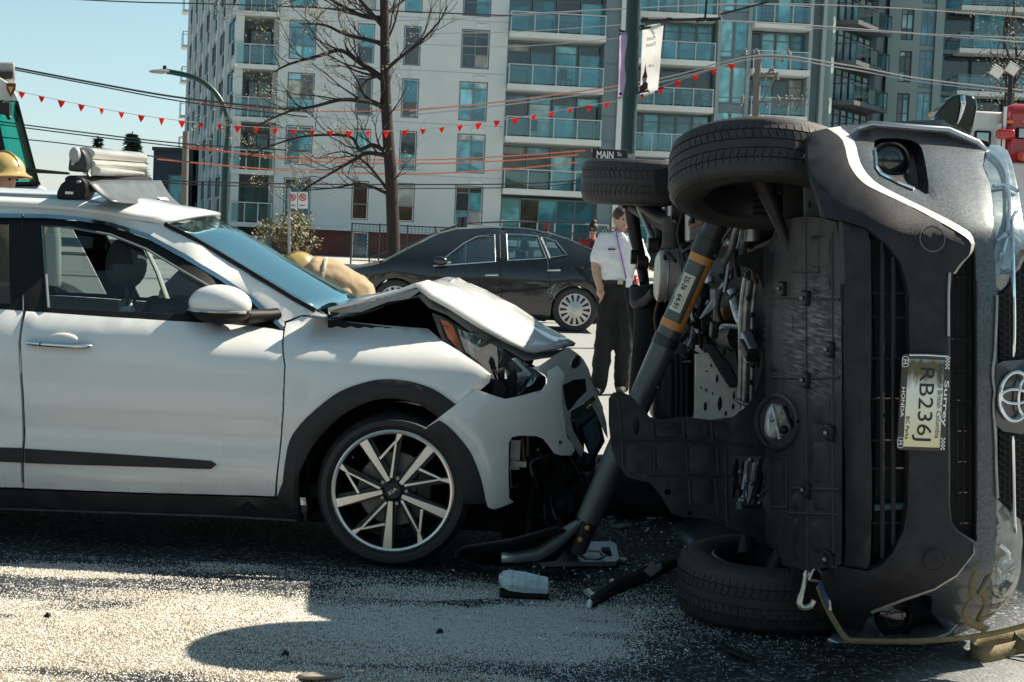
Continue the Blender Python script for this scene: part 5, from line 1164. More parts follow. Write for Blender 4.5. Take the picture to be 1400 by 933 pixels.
# roof and windscreen between the two sides
def kbridge(pts, m, name, bulge=.0, bow=.0, k=12, ins=0., bows=None, dz=0.):
    rows = []
    for i, p in enumerate(pts):
        if isinstance(bows, list): bow, bulge = bows[i]
        x, z = K.hit(*p); y = K.off(x, z) + ins; rows.append([Vector((x + bow * (1 - (2 * j / k - 1) ** 2), y + (K.W - 2 * y) * j / k, z + dz + bulge * (1 - (2 * j / k - 1) ** 2))) for j in range(k + 1)])
    mb = MB(); mb.grid(rows); o = mb.build(name, m, kia, local=True, ang=60); o.modifiers.new('s', 'SOLIDIFY').thickness = -.02; return o
kbridge([(-330, 268), (-150, 275), (0, 283), (60, 286), (100, 289), (150, 295), (180, 301), (205, 304), (224, 308)], WHITE, 'roof', bows=[(.0, .075), (.0, .075), (.0, .075), (.01, .075), (.03, .075), (.07, .07), (.10, .065), (.12, .058), (.135, .053)])
WS = glass('windscreen_glass', (.50, .70, .70), 1.6, .0, (.74, 1., 1.), .6)
o = kbridge([(226, 309), (260, 327), (295, 347), (330, 368), (365, 389.5), (400, 411), (424, 425)], WS, 'windscreen', .05, .12, dz=-.012); o.modifiers[0].thickness = -.005
x0, z0 = K.hit(224, 308); x1, z1 = K.hit(436, 428); 
for far in (0, 1):
    pts = []
    for p in ((224, 308), (260, 326), (295, 346), (330, 367), (365, 388.5), (400, 410), (429, 426)):
        x, z = K.hit(*p); y = K.off(x, z) + .005; pts.append(Vector((x + .005, K.W - y if far else y, z + .004)))
    mb = MB(); mb.tube(pts, .011, 6); mb.build('windscreen_seal', BLACKP, kia, local=True)
def sheet_row(pt, dx=.0, dz=.0): 
    x, z = K.hit(*pt); y = K.off(x, z); return x + dx, y, z + dz
mb = MB(); rows = []
for p, dx in (((424, 425), -.02), ((440, 429), .06)):
    x, z = K.hit(*p); y = .12; rows.append([Vector((x + dx + .13 * (1 - (2 * j / 8 - 1) ** 2), y + (K.W - 2 * y) * j / 8, z - .02)) for j in range(9)])
mb.grid(rows); mb.build('cowl', BLACKP, kia, local=True)
# papers behind the windscreen
xa, za = K.hit(385, 372); mb = MB(); mb.box((xa - .06, .62, za - .14), (.2, .16, .006), Matrix.Rotation(R(20), 3, 'Y') @ Matrix.Rotation(.3, 3, 'Z')); mb.build('dash_paper', mat('paper', (.70, .68, .55), .8), kia, local=True)
# roof rails
for far in (0, 1):
    pts = [K.fn(*K.hit(x, y), -.1, far=bool(far)) + Vector((0, 0, dz)) for x, y, dz in ((-330, 268, .05), (0, 281, .045), (60, 283, .045), (110, 287, .04), (150, 294, .025), (178, 302, .0))]
    mb = MB(); mb.tube(pts, [.02, .02, .02, .02, .018, .01], 8, squash=.8); mb.build('roof_rail', mat('rail_grey', (.34, .40, .44), .35, .6), kia, local=True)
# front wing
archO = [(386, 660), (388, 640), (395, 604), (410, 581), (428, 563), (457, 540), (486, 527), (520, 519.5), (555, 521.5), (590, 532), (619, 551), (632, 562)]; archO = [tuple(p) for p in crv(archO, 4)]
K.panel('front_wing', [(389, 452), (391, 442), (412, 433), (442, 430), (474, 440), (526, 445.5), (584, 450), (604, 467), (630, 483), (655, 500), (671, 513), (668, 524), (655, 535), (648, 540)] + archO[::-1] + [(378, 680), (383, 620), (388, 560), (390, 500)], WHITE, thick=.04, step=.035, roll=.006)
K.panel('front_wing', [(389, 452), (391, 442), (412, 433), (442, 430), (474, 440), (526, 445.5), (584, 450), (604, 467), (630, 483), (671, 513), (655, 535), (648, 540)] + archO[::-1] + [(378, 680), (383, 620), (388, 560), (390, 500)], WHITE, thick=.04, step=.08, far=True)
archI = [(411, 715), (407, 680), (408, 650), (414, 634), (428, 609), (457, 577), (486, 557), (515, 547), (544, 546), (573, 554), (600, 572)]; archI = [tuple(p) for p in crv(archI, 4)]
K.panel('arch_cladding', [(378, 682)] + archO + [(634, 563), (612, 580)] + archI[::-1] + [(396, 706)], CLAD, lift=.016, thick=.05, step=.035, roll=.01)
# wheel house
mb = MB(); rows = []
for y in (.04, .5):
    rows.append([Vector((math.cos(q) * .385, y, .335 + math.sin(q) * .385)) for q in np.linspace(-.35, math.pi + .35, 22)])
mb.grid(rows); mb.build('wheel_house', DARKIN, kia, local=True); mb = MB(); mb.box((0, .52, .5), (.9, .03, .8)); mb.build('wheel_house', DARKIN, kia, local=True)
# bumper corner hanging off the wing
clO = [(600, 575), (612, 583), (626, 597), (638, 612), (646, 625), (655, 648), (660, 666), (664, 686)]; clO = [tuple(p) for p in crv(clO, 3)]
K.panel('front_bumper', [(650, 533), (690, 546), (715, 541.5), (738, 537), (748, 524), (748, 508), (762, 500), (772, 512), (768, 528), (768, 553), (772, 575), (775, 598), (782, 606), (786, 616), (781, 623), (766, 623), (757, 620), (751, 611), (742, 600), (733, 596.5), (710, 596), (700, 598), (695.5, 606), (695, 640), (696, 682), (702, 687), (688, 693), (675, 697), (667, 694)] + clO[::-1] + [(578, 588), (612, 562)], WHITE, lift=.022, thick=.012, step=.03, roll=.004)
K.panel('bumper_cladding', [(578, 590), (600, 576)] + clO[1:] + [(665, 689), (634, 690), (631, 665), (625, 645), (614, 622), (600, 603)], CLAD, lift=.03, thick=.04, step=.03, roll=.008)
mb = MB(); mb.ball(K.at(766, 605, .03), (.008, .004, .008), 8, 6); mb.build('clip_hole', BLK, kia, local=True)
# nose: centre of the bumper seen at a glancing angle
ki = WM[kia].inverted()
def npx(poly, dep, name, m, step=.02, th=.015, holes=(), par=None, bulge=0.):
    mb = MB(); sheet(mb, [(x / 100, y / 100) for x, y in poly], lambda a, b, l_: P(a * 100, b * 100, dep(a * 100, b * 100) - l_), step, th, [[(x / 100, y / 100) for x, y in h] for h in holes], .002)
    return mb.build(name, m, par or kia, ang=35)
dep = lambda x, y: 7.60 + max(0, x - 735) * .0052 + (y - 500) * .0002
grh = [(766, 526), (783, 517), (802, 515), (806, 536), (790, 552), (781, 566), (774, 570), (769, 553)]
npx([(700, 544), (738, 540), (750, 522), (745, 513), (727, 503), (738, 500), (760, 485), (777, 475), (790, 484), (798, 492), (805, 505), (812, 530), (822, 552), (829, 578), (831, 600), (826, 592), (815, 565), (806, 548), (797, 552), (786, 566), (780, 574), (784, 590), (797, 612), (802, 628), (797, 632), (786, 612), (776, 596), (772, 575), (768, 553), (766, 530), (764, 515), (755, 530)], dep, 'bumper_nose', WHITE, .1, holes=[[(769, 527), (784, 519.5), (800, 518), (802, 535), (789, 548), (780, 560), (776, 562), (773, 552)]])
mb = MB(); Me = frame(P(789, 495, dep(789, 495) - .02), P(797, 489, dep(797, 489)) - P(781, 501, dep(781, 501)), (0, 0, 1)); rows = []
mb = MB(); Me = Me @ Matrix.Translation((0, 0, -.012)) @ Matrix.Diagonal((.6, .62, .7, 1)); mb.lathe([(0, .008), (.07, .006), (.075, .0), (.075, -.01)], 28, Me @ Matrix.Diagonal((1, .55, 1, 1))); em = mb.build('badge', BLK, kia)
mb = MB(); mb.lathe([(.064, .006), (.066, .012), (.074, .012), (.076, .0)], 28, Me @ Matrix.Diagonal((1, .55, 1, 1))); mb.build('badge_ring', CHROME, em)
text('KIA', Me @ Matrix.Translation((0, 0, .009)), .08, .035, CHROME, em)
npx(grh, lambda x, y: dep(x, y) + .06, 'grille_recess', DARKIN, .1)
npx([(781, 562), (795, 554), (812, 541), (815, 547), (800, 560), (786, 572), (780, 574)], lambda x, y: dep(x, y) - .01, 'grille_bar', CHROME, .06)
npx([(784, 572), (800, 560), (818, 545), (824, 556), (826, 574), (800, 584), (790, 590)], lambda x, y: dep(x, y) + .03, 'lower_grille', mat('blue_grey_plastic', (.10, .16, .18), .5), .1)
npx([(796, 585), (816, 567.5), (822, 600), (808, 624)], lambda x, y: dep(x, y) - .005, 'license_plate', mat('plate_blue', (.12, .18, .24), .4, var=.4, scale=30), .1)
npx([(790, 584), (818, 562), (827, 604), (810, 634)], lambda x, y: dep(x, y) + .012, 'plate_holder', BLACKP, .1)
# buckled bonnet: rear half tents up, front half dips
def kp(px, py, D): return ki @ P(px, py, D)
near = [kp(449, 426, 7.62), kp(500, 412, 7.66), kp(540, 402, 7.68), kp(568, 394, 7.68), kp(575, 393, 7.68), kp(590, 408, 7.68), kp(612, 424, 7.68), kp(650, 447, 7.69), kp(690, 470, 7.74), kp(716, 481, 7.80), kp(731, 484, 7.86)]
zc_ = [.03, .02, .01, .005, .0, .03, .05, .055, .05, .035, .02]
rows = []
for i, p in enumerate(near):
    row = []
    for j in range(15):
        f = j / 14; y = p.y + (K.W - 2 * p.y) * f; e = 1 - (2 * f - 1) ** 2
        bow = (.04, .06, .07, .08, .09, .1, .11, .12, .13, .15, .16)[i]
        row.append(Vector((p.x + bow * e + .012 * math.sin(j * 1.7 + i), y, p.z + zc_[i] * e + ((.006 * math.sin(j * 2.1 + i * 1.3) + rnd.uniform(-.011, .011)) if 2 < i < 8 else 0))))
    rows.append(row)
mb = MB(); mb.grid(rows); bn = mb.build('bonnet', WHITE, kia, local=True, ang=28); s_ = bn.modifiers.new('s', 'SOLIDIFY'); s_.thickness = -.016
mb = MB(); mb.grid([[q + Vector((0, .012 if j == 0 else 0, -.03 - .012 * (i % 2))) for j, q in enumerate(r)] for i, r in enumerate(rows)]); u_ = mb.build('bonnet_inner', mat('inner_panel', (.30, .31, .31), .5), kia, local=True, ang=20)
npx([(449, 427), (500, 413.5), (540, 403.5), (570, 395), (576, 397), (560, 408), (530, 413), (493, 427), (470, 428)], lambda x, y: 7.655, 'bonnet_flange', mat('inner_panel'), .12, .01)
# engine bay
npx([(470, 430), (505, 416), (545, 405), (572, 399), (592, 414), (640, 446), (700, 482), (730, 492), (720, 520), (640, 500), (560, 470), (470, 445)], lambda x, y: 8.25, 'bulkhead', DARKIN, .2, .03)
mb = MB(); mb.box((-.15, .75, .82), (.95, 1.0, .2)); mb.box((.35, .75, .62), (.3, 1.0, .5)); mb.build('engine', DARKIN, kia, local=True, bevel=.03)
mb = MB(); a = [kp(x, y, 7.72) for x, y in ((448, 430), (474, 441), (526, 447), (584, 452), (604, 470), (604, 500), (448, 470))]; mb.prism(a, (0, .03, 0)); mb.build('inner_wing', DARKIN, kia, local=True, ang=0)
mb = MB(); mb.tube([kp(486, 430, 7.8), kp(505, 425, 7.8), kp(524, 419, 7.8)], [.014, .02, .012], 8, squash=.5); mb.build('hinge', STEEL, kia, local=True)
mb = MB(); mb.box(kp(660, 620, 7.9), (.2, .4, .5)); mb.box(kp(745, 650, 8.45), (.36, .8, .62)); mb.build('front_structure', DARKIN, kia, local=True, bevel=.02)
# headlight
HB = mat('lamp_housing', (.05, .055, .06), .3, .4, coat=.6); LENS = glass('lamp_lens', (.86, .94, .96), 1.5, .02, (1, 1, 1), .14)
hdep = lambda x, y: 7.64 + max(0, x - 600) * .0010 + max(0, x - 700) * .0028
npx([(590, 428), (602, 432), (640, 452), (690, 478), (725, 500), (746, 516), (746, 526), (735, 541), (697, 545), (672, 528), (655, 533), (668, 512), (630, 482), (604, 465)], lambda x, y: hdep(x, y) + .06, 'headlight', HB, .1, .02)
hl = kia.children[-1]
npx([(602, 437), (612, 440), (619, 446), (633, 481), (628, 480), (612, 462)], lambda x, y: hdep(x, y) + .02, 'amber_reflector', mat('amber_reflector', (.50, .12, .05), .3, coat=.8), .1, .02, par=hl)
for k in range(3): mb = MB(); mb.ball(P(607 + 2.2 * k, 444.5 + 1.2 * k, hdep(607, 440) + .015), .003, 6, 4); mb.build('reflector_dot', BLK, hl)
npx([(626, 450), (645, 456), (690, 480), (720, 497), (742, 516), (742, 524), (728, 538), (700, 542), (680, 530), (660, 505), (640, 490), (632, 470)], lambda x, y: hdep(x, y) - .005 - .02 * math.sin(min(1, max(0, (x - 626) / 116)) * math.pi), 'lens', LENS, .08, .004, par=hl)
BOWL = mat('lamp_bowl', (.62, .66, .68), .15, .9, var=.2, scale=30)
for x, y, r in ((664, 482, .075), (701, 519, .066), (716, 511, .055), (642, 462, .04)):
    c = P(x, y, hdep(x, y) + .05); Mh = frame(c, (1, .25, 0), (.0, -.3, 1)); Mh = Mh @ Matrix.Rotation(R(25), 4, 'Y'); mb = MB(); mb.lathe([(r, .03), (r * .95, .028), (r * .8, -.005), (r * .5, -.03), (0, -.04)], 24, Mh); mb.build('bowl', BOWL, hl)
    mb = MB(); mb.ball(c, r * .36, 12, 8); mb.build('bulb', LENS, hl)
npx([(633, 452), (640, 456), (652, 498), (645, 494)], lambda x, y: hdep(x, y) + .015, 'light_guide', mat('light_guide', (.35, .45, .55), .2), .1, .01, par=hl)
npx([(700, 491), (705, 489.5), (727, 512), (722, 515)], lambda x, y: hdep(x, y) - .03, 'lens_shard', mat('frosted', (.6, .68, .70), .3), .1, .004, par=hl)
npx([(690, 505), (702, 512), (722, 506), (722, 512), (706, 524), (690, 518)], lambda x, y: hdep(x, y) - .03, 'broken_chrome', CHROME, .06, .006, par=hl)
mb = MB(); mb.lathe([(.0, .04), (.03, .04), (.034, .0), (.05, -.02), (.055, -.06)], 16, frame(P(680, 534, 7.66), (1, .2, 0), (0, .2, 1))); mb.build('bulb_socket', BLACKP, hl)
npx([(682, 538), (695, 541), (701, 549), (696, 553), (688, 551)], lambda x, y: 7.62, 'broken_tab', BLACKP, .08, .02, par=hl)
# parts behind the fog-lamp opening
mb = MB(); mb.box(kp(703, 622, 7.72), (.05, .02, .13)); mb.build('bracket', STEEL, kia, local=True); mb = MB(); mb.box(kp(709, 634, 7.7), (.07, .05, .025)); mb.build('bracket', STEEL, kia, local=True)
mb = MB(); mb.tube([kp(714, 598, 7.7), kp(715, 618, 7.7), kp(717, 630, 7.7)], .006, 6); mb.build('brown_hose', mat('brown_hose', (.25, .11, .03), .5), kia, local=True)
mb = MB(); mb.tube([kp(721, 597, 7.71), kp(721, 624, 7.71)], .006, 6); mb.tube([kp(697, 642, 7.68), kp(699, 668, 7.68), kp(708, 664, 7.68)], .005, 6); mb.tube([kp(770, 625, 8.), kp(772, 638, 8.), kp(778, 624, 8.)], .003, 5); mb.build('wire_loop', STEEL, kia, local=True)
for k in range(34):
    x, y = rnd.uniform(704, 805), rnd.uniform(606, 745); mb = MB(); c = kp(x, y, rnd.uniform(7.8, 8.2)); n_ = rnd.randint(4, 6); q = [c + Vector((rnd.uniform(.4, 1) * .05 * math.cos(6.283 * i / n_), rnd.uniform(-.02, .02), rnd.uniform(.4, 1.) * .06 * math.sin(6.283 * i / n_))) for i in range(n_)]; mb.add(q + [c + Vector((0, -.02, 0))], [(i, (i + 1) % n_, n_) for i in range(n_)]); o_ = mb.build('torn_plastic', (BLACKP, DARKST, CLAD, BLACKP)[k % 4] if k != 11 else STEEL, kia, local=True, ang=15); o_.modifiers.new('s', 'SOLIDIFY').thickness = .006
for k in range(16):
    x, y = rnd.uniform(704, 800), rnd.uniform(600, 720); mb = MB(); c = [kp(x + rnd.uniform(-18, 18) * i * .4, y + 14 * i + rnd.uniform(-8, 8), 7.78 + rnd.uniform(0, .1)) for i in range(5)]; mb.tube(crv(c, 4), rnd.choice((.003, .004, .007)), 5); mb.build('loose_wire', (BLACKP, DARKST, STEEL)[k % 3], kia, local=True)
mb = MB(); mb.tube([kp(733, 680, 7.9), kp(728, 640, 7.9), kp(740, 605, 7.95)], .02, 8); mb.tube([kp(722, 745, 7.7), kp(725, 690, 7.75), kp(731, 640, 7.8)], .012, 6); mb.tube([kp(790, 660, 8.1), kp(775, 720, 8.), kp(760, 745, 7.9)], .016, 6); mb.build('hoses', BLACKP, kia, local=True)
mb = MB(); mb.ball(kp(765, 695, 8.), (.06, .06, .06), 12, 8); mb.build('horn', DARKST, kia, local=True)
# wheels
def kia_wheel(x, y, face_, detail=True):
    Mw = Matrix.Translation((x, y, .334)) @ Matrix.Rotation(0 if face_ > 0 else math.pi, 4, 'Z') @ Matrix.Rotation(R(90), 4, 'X') @ Matrix.Translation((0, 0, -.115))
    a, tb = tyre_mesh(.333, .225, .262, Mw, 64, detail); wh = a.build('wheel', RUBBER, kia, local=True, ang=50)
    if not detail: 
        mb = MB(); mb.lathe([(.262, .1), (.24, .06), (.1, .07), (0, .08)], 24, Mw); mb.build('rim', ALLOYD, wh, local=True); return
    tb.build('tread', RUBBER, wh, local=True, ang=0)
    mb = MB(); mb.lathe([(.262, -.11), (.25, -.09), (.235, -.06), (.235, .05), (.25, .085), (.262, .1)], 48, Mw); mb.build('rim_barrel', ALLOYD, wh, local=True)
    mb = MB(); mb.lathe([(.266, .094), (.266, .103), (.258, .107), (.249, .104), (.247, .092)], 64, Mw); mb.build('rim_lip', ALLOY, wh, local=True)
    def bar(mb, p, q, w0, w1, z0=.098, z1=.100, th=.03):
        p = Vector(p); q = Vector(q); d = (q - p).normalized(); n_ = Vector((-d.y, d.x)); vs = []
        for zz in (0, -th):
            for c_, w_, z_ in ((p, w0, z0), (q, w1, z1)):
                for s_ in (-1, 1): e = c_ + n_ * s_ * w_ / 2; vs.append(Mw @ Vector((e.x, e.y, z_ + zz)))
        mb.add(vs, [(0, 1, 3, 2), (4, 6, 7, 5), (0, 4, 5, 1), (2, 3, 7, 6), (0, 2, 6, 4), (1, 5, 7, 3)])
    pol = lambda r, a_: (r * math.cos(R(a_)), r * math.sin(R(a_)))
    for A in (122, 50, -22, -94, -166):
        mb = MB(); bar(mb, pol(.045, A - 6), pol(.252, A + 1), .020, .040); bar(mb, pol(.055, A - 22), pol(.21, A - 33.5), .013, .009); bar(mb, pol(.21, A - 33.5), pol(.252, A - 37), .010, .026); bar(mb, pol(.148, A - 7), pol(.215, A - 33), .013, .010); mb.build('spoke', ALLOY, wh, local=True, ang=0, bevel=.002)
        mb = MB(); bar(mb, pol(.03, A - 8), pol(.25, A), .05, .058, .082, .07, .03); bar(mb, pol(.05, A - 22), pol(.25, A - 36), .03, .03, .082, .07, .03); mb.build('spoke_backing', ALLOYD, wh, local=True, ang=0)
        mb = MB(); mb.lathe([(0, .086), (.008, .086), (.010, .08), (.014, .074)], 10, Mw @ Matrix.Translation((*pol(.057, A - 36 - 14), .0))); mb.build('wheel_nut', STEEL, wh, local=True)
    mb = MB(); mb.lathe([(0, .094), (.034, .094), (.038, .09), (.048, .085), (.07, .07)], 28, Mw); cp = mb.build('centre_cap', ALLOYD, wh, local=True)
    text('KIA', WM[kia] @ Mw @ Matrix.Translation((0, 0, .0945)) @ Matrix.Rotation(R(38), 4, 'Z'), .042, .016, WHT, cp, bold=True)
    mb = MB(); mb.lathe([(.0, .02), (.16, .02), (.165, .012), (.165, .0), (0, .0)], 32, Mw); mb.build('brake_disc', mat('disc_steel', (.14, .14, .14), .45, .7), wh, local=True)
    mb = MB(); mb.box((.13, .02, .03), (.07, .15, .05)); mb.v = [Mw @ v for v in mb.v]; mb.build('brake_caliper', DARKST, wh, local=True, bevel=.01)
    mb = MB(); mb.tube([Mw @ Vector((-.185, .14, .06)), Mw @ Vector((-.178, .135, .09))], .004, 6); mb.build('valve', STEEL, wh, local=True)
kia_wheel(0, .0, 1); kia_wheel(0, K.W, -1, False); kia_wheel(-2.7, .02, 1, False); kia_wheel(-2.7, K.W - .02, -1, False)
# mirror
c = K.at(310, 420, .13); mb = MB(); rows = []
mb.ball(c + Vector((-.03, 0, .012)), (.14, .09, .085), 24, 14); 
mb.v = [Vector((v.x, v.y, max(v.z, c.z - .022) if True else v.z)) for v in mb.v]; mr_ = mb.build('door_mirror', WHITE, kia, local=True, ang=60)
mb = MB(); mb.ball(c + Vector((-.025, .0, -.022)), (.137, .088, .055), 24, 12); mb.v = [Vector((v.x, v.y, min(v.z, c.z - .023))) for v in mb.v]; mb.tube([c + Vector((.08, .02, -.04)), c + Vector((.16, .1, -.035)), c + Vector((.2, .14, -.03))], [.035, .03, .03], 8); mb.build('mirror_base', BLACKP, mr_, local=True, ang=60)
mb = MB(); mb.tube([c + Vector((-.03 + math.cos(a) * .137, math.sin(a) * .089, -.018)) for a in np.linspace(math.pi * 1.02, math.pi * 1.85, 14)], .007, 6); mb.build('turn_signal', mat('clear_signal', (.6, .6, .58), .15, .6), mr_, local=True)
# cabin
mb = MB(); mb.box((-1.6, .87, .3), (2.6, 1.5, .06)); mb.build('floor', DARKIN, kia, local=True)
mb = MB(); mb.box((-.72, .87, .82), (.42, 1.46, .3)); mb.build('dashboard', mat('dash_grey', (.035, .035, .038), .7), kia, local=True, bevel=.07, seg=3)
SEATF = mat('seat_fabric', (.04, .04, .043), .85); SEATL = mat('seat_light', (.42, .44, .43), .7)
xs_, zs_ = K.hit(150, 362)
for y, dx in ((.45, 0.), (1.22, -.22)):
    x = xs_ + .02 + dx; mb = MB(); mb.ball((x, y, zs_), (.09, .14, .115), 20, 12); hd = None
    mb.tube([(x + .02, y - .06, zs_ - .08), (x + .03, y - .06, zs_ - .2)], .008, 6); mb.tube([(x + .02, y + .06, zs_ - .08), (x + .03, y + .06, zs_ - .2)], .008, 6)
    rows = [[Vector((x + .04 + .30 * (1 - f) ** 1.3 * .55 + dx2, y + w_, zs_ - .17 - .55 * f)) for w_, dx2 in ((-.24, .08), (-.2, -.03), (0, -.06), (.2, -.03), (.24, .08), (.2, .12), (-.2, .12))] for f in (0, .2, .5, .8, 1)]
    mb.grid([r for r in rows], True); mb.box((x + .3, y, .52), (.52, .5, .16)); st_ = mb.build('seat', SEATF, kia, local=True, ang=60)
    mb = MB(); mb.tube([(x + .06, y - .21, zs_ - .19), (x + .13, y - .25, zs_ - .35), (x + .17, y - .25, zs_ - .55)], [.03, .05, .05], 8); mb.build('bolster', SEATL, st_, local=True)
for y in (.45, 1.25): mb = MB(); mb.ball((xs_ - .95, y, zs_ - .04), (.09, .14, .1), 14, 10); mb.box((xs_ - .95, y, .8), (.2, .55, .6)); mb.build('rear_seat', SEATF, kia, local=True, bevel=.05)
Ms = Matrix.Translation((xs_ + .5, 1.25, .98)) @ Matrix.Rotation(R(-65), 4, 'Y'); mb = MB(); mb.tube([Ms @ Vector((.18 * math.cos(a), .18 * math.sin(a), 0)) for a in np.linspace(0, 6.28, 25)], .016, 8); mb.build('steering_wheel', BLACKP, kia, local=True)
c = Vector((K.hit(258, 345)[0], .87, K.hit(258, 345)[1] + .02)); mb = MB(); mb.box(c, (.03, .24, .07)); mb.build('interior_mirror', BLACKP, kia, local=True, bevel=.02)
mb = MB(); mb.tube([kp(196, 333, 8.95), kp(215, 372, 8.95), kp(232, 420, 8.95)], [.022, .024, .03], 8, squash=.5); mb.build('pillar_trim', mat('pillar_trim_pale', (.55, .56, .52), .6), kia, local=True)
# ================================================================== ski carrier on the roof
c0 = P(100, 262, 7.85)
ski = thing('ski_carrier', 'silver ski carrier with grey wind fairing clamped to the white roof', 'roof carrier', c0)
RB = lambda x, y, D: P(x, y, D)
mb = MB(); q = [RB(76, 273, 7.72), RB(77, 262, 7.72), RB(82, 252, 7.72), RB(92, 244, 7.72), RB(104, 241, 7.72), RB(112, 243, 7.72), RB(117, 249, 7.72), RB(118, 262, 7.72), RB(113, 273, 7.72)]
mb.prism(q, (.01, .13, 0)); ft_ = mb.build('foot', BLACKP, ski, bevel=.018, seg=3)
mb = MB(); a, b_ = RB(89, 264.5, 7.712), RB(100, 263.5, 7.712); mb.box((a + b_) / 2, (.035, .004, .011)); mb.build('foot_badge', WHT, ft_); mb = MB(); mb.ball(RB(107, 249, 7.715), (.012, .006, .008), 10, 6); mb.build('keyhole', STEEL, ft_)
mb = MB(); q = [RB(92, 234, 7.74), RB(94, 215, 7.74), RB(98, 205, 7.74), RB(104, 202, 7.74), RB(112, 204, 7.74), RB(118, 214, 7.74), RB(119, 228, 7.74), RB(115, 235, 7.74)]
mb.prism(q, (.01, .1, 0)); cp = mb.build('end_cap', mat('cap_grey', (.035, .038, .042), .45), ski, bevel=.016, seg=3)
mb = MB(); mb.lathe([(.0, .012), (.022, .012), (.03, .006), (.034, -.01)], 20, frame(RB(102, 212, 7.735), (1, 0, 0), (0, 0, 1)) @ Matrix.Diagonal((.8, 1.1, 1, 1))); mb.build('release_button', mat('button_grey', (.4, .42, .42), .4), cp)
mb = MB(); mb.lathe([(0, .008), (.008, .008), (.010, 0)], 12, frame(RB(100, 224, 7.735), (1, 0, 0), (0, 0, 1))); mb.build('lock', CHROME, cp)
ALU = mat('brushed_aluminium', (.62, .60, .55), .36, .85, var=.1, scale=8, stretch=(.3, .3, 8)); far_ = lambda x, y: P(x, y, 8.9)
def bar3(a, b, prof, m, name):
    d = (b - a); mb = MB(); up_ = Zv; sd_ = d.normalized().cross(up_); rows = [[p + sd_ * u + up_ * v for u, v in prof] for p in (a, a + d * .5, b)]
    mb.grid(rows, True); k = len(prof); mb.f += [list(range(k))[::-1], list(range(2 * k, 3 * k))]; return mb.build(name, m, ski, ang=35)
oval = [(math.cos(q) * .045, math.sin(q) * .028) for q in np.linspace(0, 2 * math.pi, 14, endpoint=False)]
bar3(RB(116, 210, 7.80), far_(190, 216), oval, ALU, 'upper_arm'); bar3(RB(117, 224, 7.80), far_(190, 228), [(a, b * .8) for a, b in oval], ALU, 'rubber_arm'); bar3(RB(124, 233, 7.80), far_(186, 238), [(a, b * .8) for a, b in oval], ALU, 'lower_arm')
for x, y, D_ in ((122, 236, 7.8), (190, 241, 8.85)): mb = MB(); mb.tube([RB(x, y - 8, D_), RB(x, y + 2, D_), RB(x + 2, y + 5, D_)], .02, 6, squash=.5); mb.build('arm_bracket', STEEL, ski)
mb = MB(); q = [far_(189, 208), far_(193, 210), far_(196, 222), far_(196, 240), far_(190, 242), far_(187, 236)]; mb.prism(q, (0, .08, 0)); mb.build('end_cap', mat('cap_grey'), ski, bevel=.01)
bar3(RB(98, 246, 7.75), far_(200, 246), [(a * .7, b * .7) for a, b in oval], BLACKP, 'load_bar')
# fairing: a curved grey sheet leaning forward from the bar
rows = []
for i in range(9):
    f = i / 8; D_ = 7.76 + 1.15 * f; row = []
    for j in range(7):
        g_ = j / 6; a, b_ = Vector((119 + 101 * f, 246 + (247 - 246) * f)), Vector((156 + 90 * f, 276 + 3.5 * f)); p = a.lerp(b_, g_); row.append(P(p.x, p.y, D_) + Vector((.0, 0, -.014 * math.sin(g_ * math.pi))))
    rows.append(row)
mb = MB(); mb.grid(rows); fr_ = mb.build('wind_fairing', mat('fairing_grey', (.085, .10, .11), .42, var=.15, scale=12), ski, ang=60); fr_.modifiers.new('s', 'SOLIDIFY').thickness = .006
q = rows[6][4], rows[7][4], rows[7][5], rows[6][5]; mb = MB(); mb.add([p + Vector((.006, -.008, .006)) for p in q], [(0, 1, 2, 3)]); o_ = mb.build('fairing_label', WHT, fr_, ang=0); o_.modifiers.new('s', 'SOLIDIFY').thickness = .001
# ================================================================== overturned silver car lying on its left side
Or = Vector((.665, 5.824, 0)); AR = math.atan2(.244, 2.65)
rav = thing('overturned_car', 'silver car lying on its side with its dark underbody exposed', 'car', M=Matrix.Translation(Or) @ Matrix.Rotation(AR, 4, 'Z'))
ri = WM[rav].inverted()
def woff(u, v):
    d = min(abs(v - .96), .945); o = .05 * (d / .55) ** 2 + (2.0 * (d - .55) ** 1.5 if d > .55 else 0)
    if u < .62: o += .10 * ((.62 - u) / .2) ** 2 * (1 if u > .2 else .5)
    if u > .85: o += .35 * (u - .85) ** 1.5
    return min(o, 1.2)
V = Flank(rav, woff, 4.5)
PLG = mat('bumper_plastic', (.029, .029, .034), .55, var=.4, scale=16, bump=.3, bscale=420, spec=.22)
SILV = mat('dirty_silver', (.085, .105, .12), .42, .35, var=.5, scale=110, coat=.35, spec=.4)
PLU = mat('undertray_plastic', (.030, .029, .030), .6, var=.25, scale=5, bump=.3, bscale=200)
BEV = mat('bevel_sun_glare', (.55, .53, .51), .4, .0, var=.08, scale=5)  # pale colour stands in for sunlight glancing off the dark plastic
slot = [(1299, 400), (1303, 374), (1318, 359), (1334, 340), (1335, 400), (1336, 560), (1335, 741), (1310, 726), (1302, 714), (1299, 690), (1299, 560)]
fogU = crv([(1200, 190.5), (1236, 190), (1256, 197), (1264, 215), (1270, 264), (1251, 257), (1212, 241), (1199, 230), (1195.6, 204)], 3, True)
fogL = crv([(1196, 838), (1234, 820), (1273, 815), (1274, 838), (1292, 862), (1250, 869), (1210, 870)], 3, True)
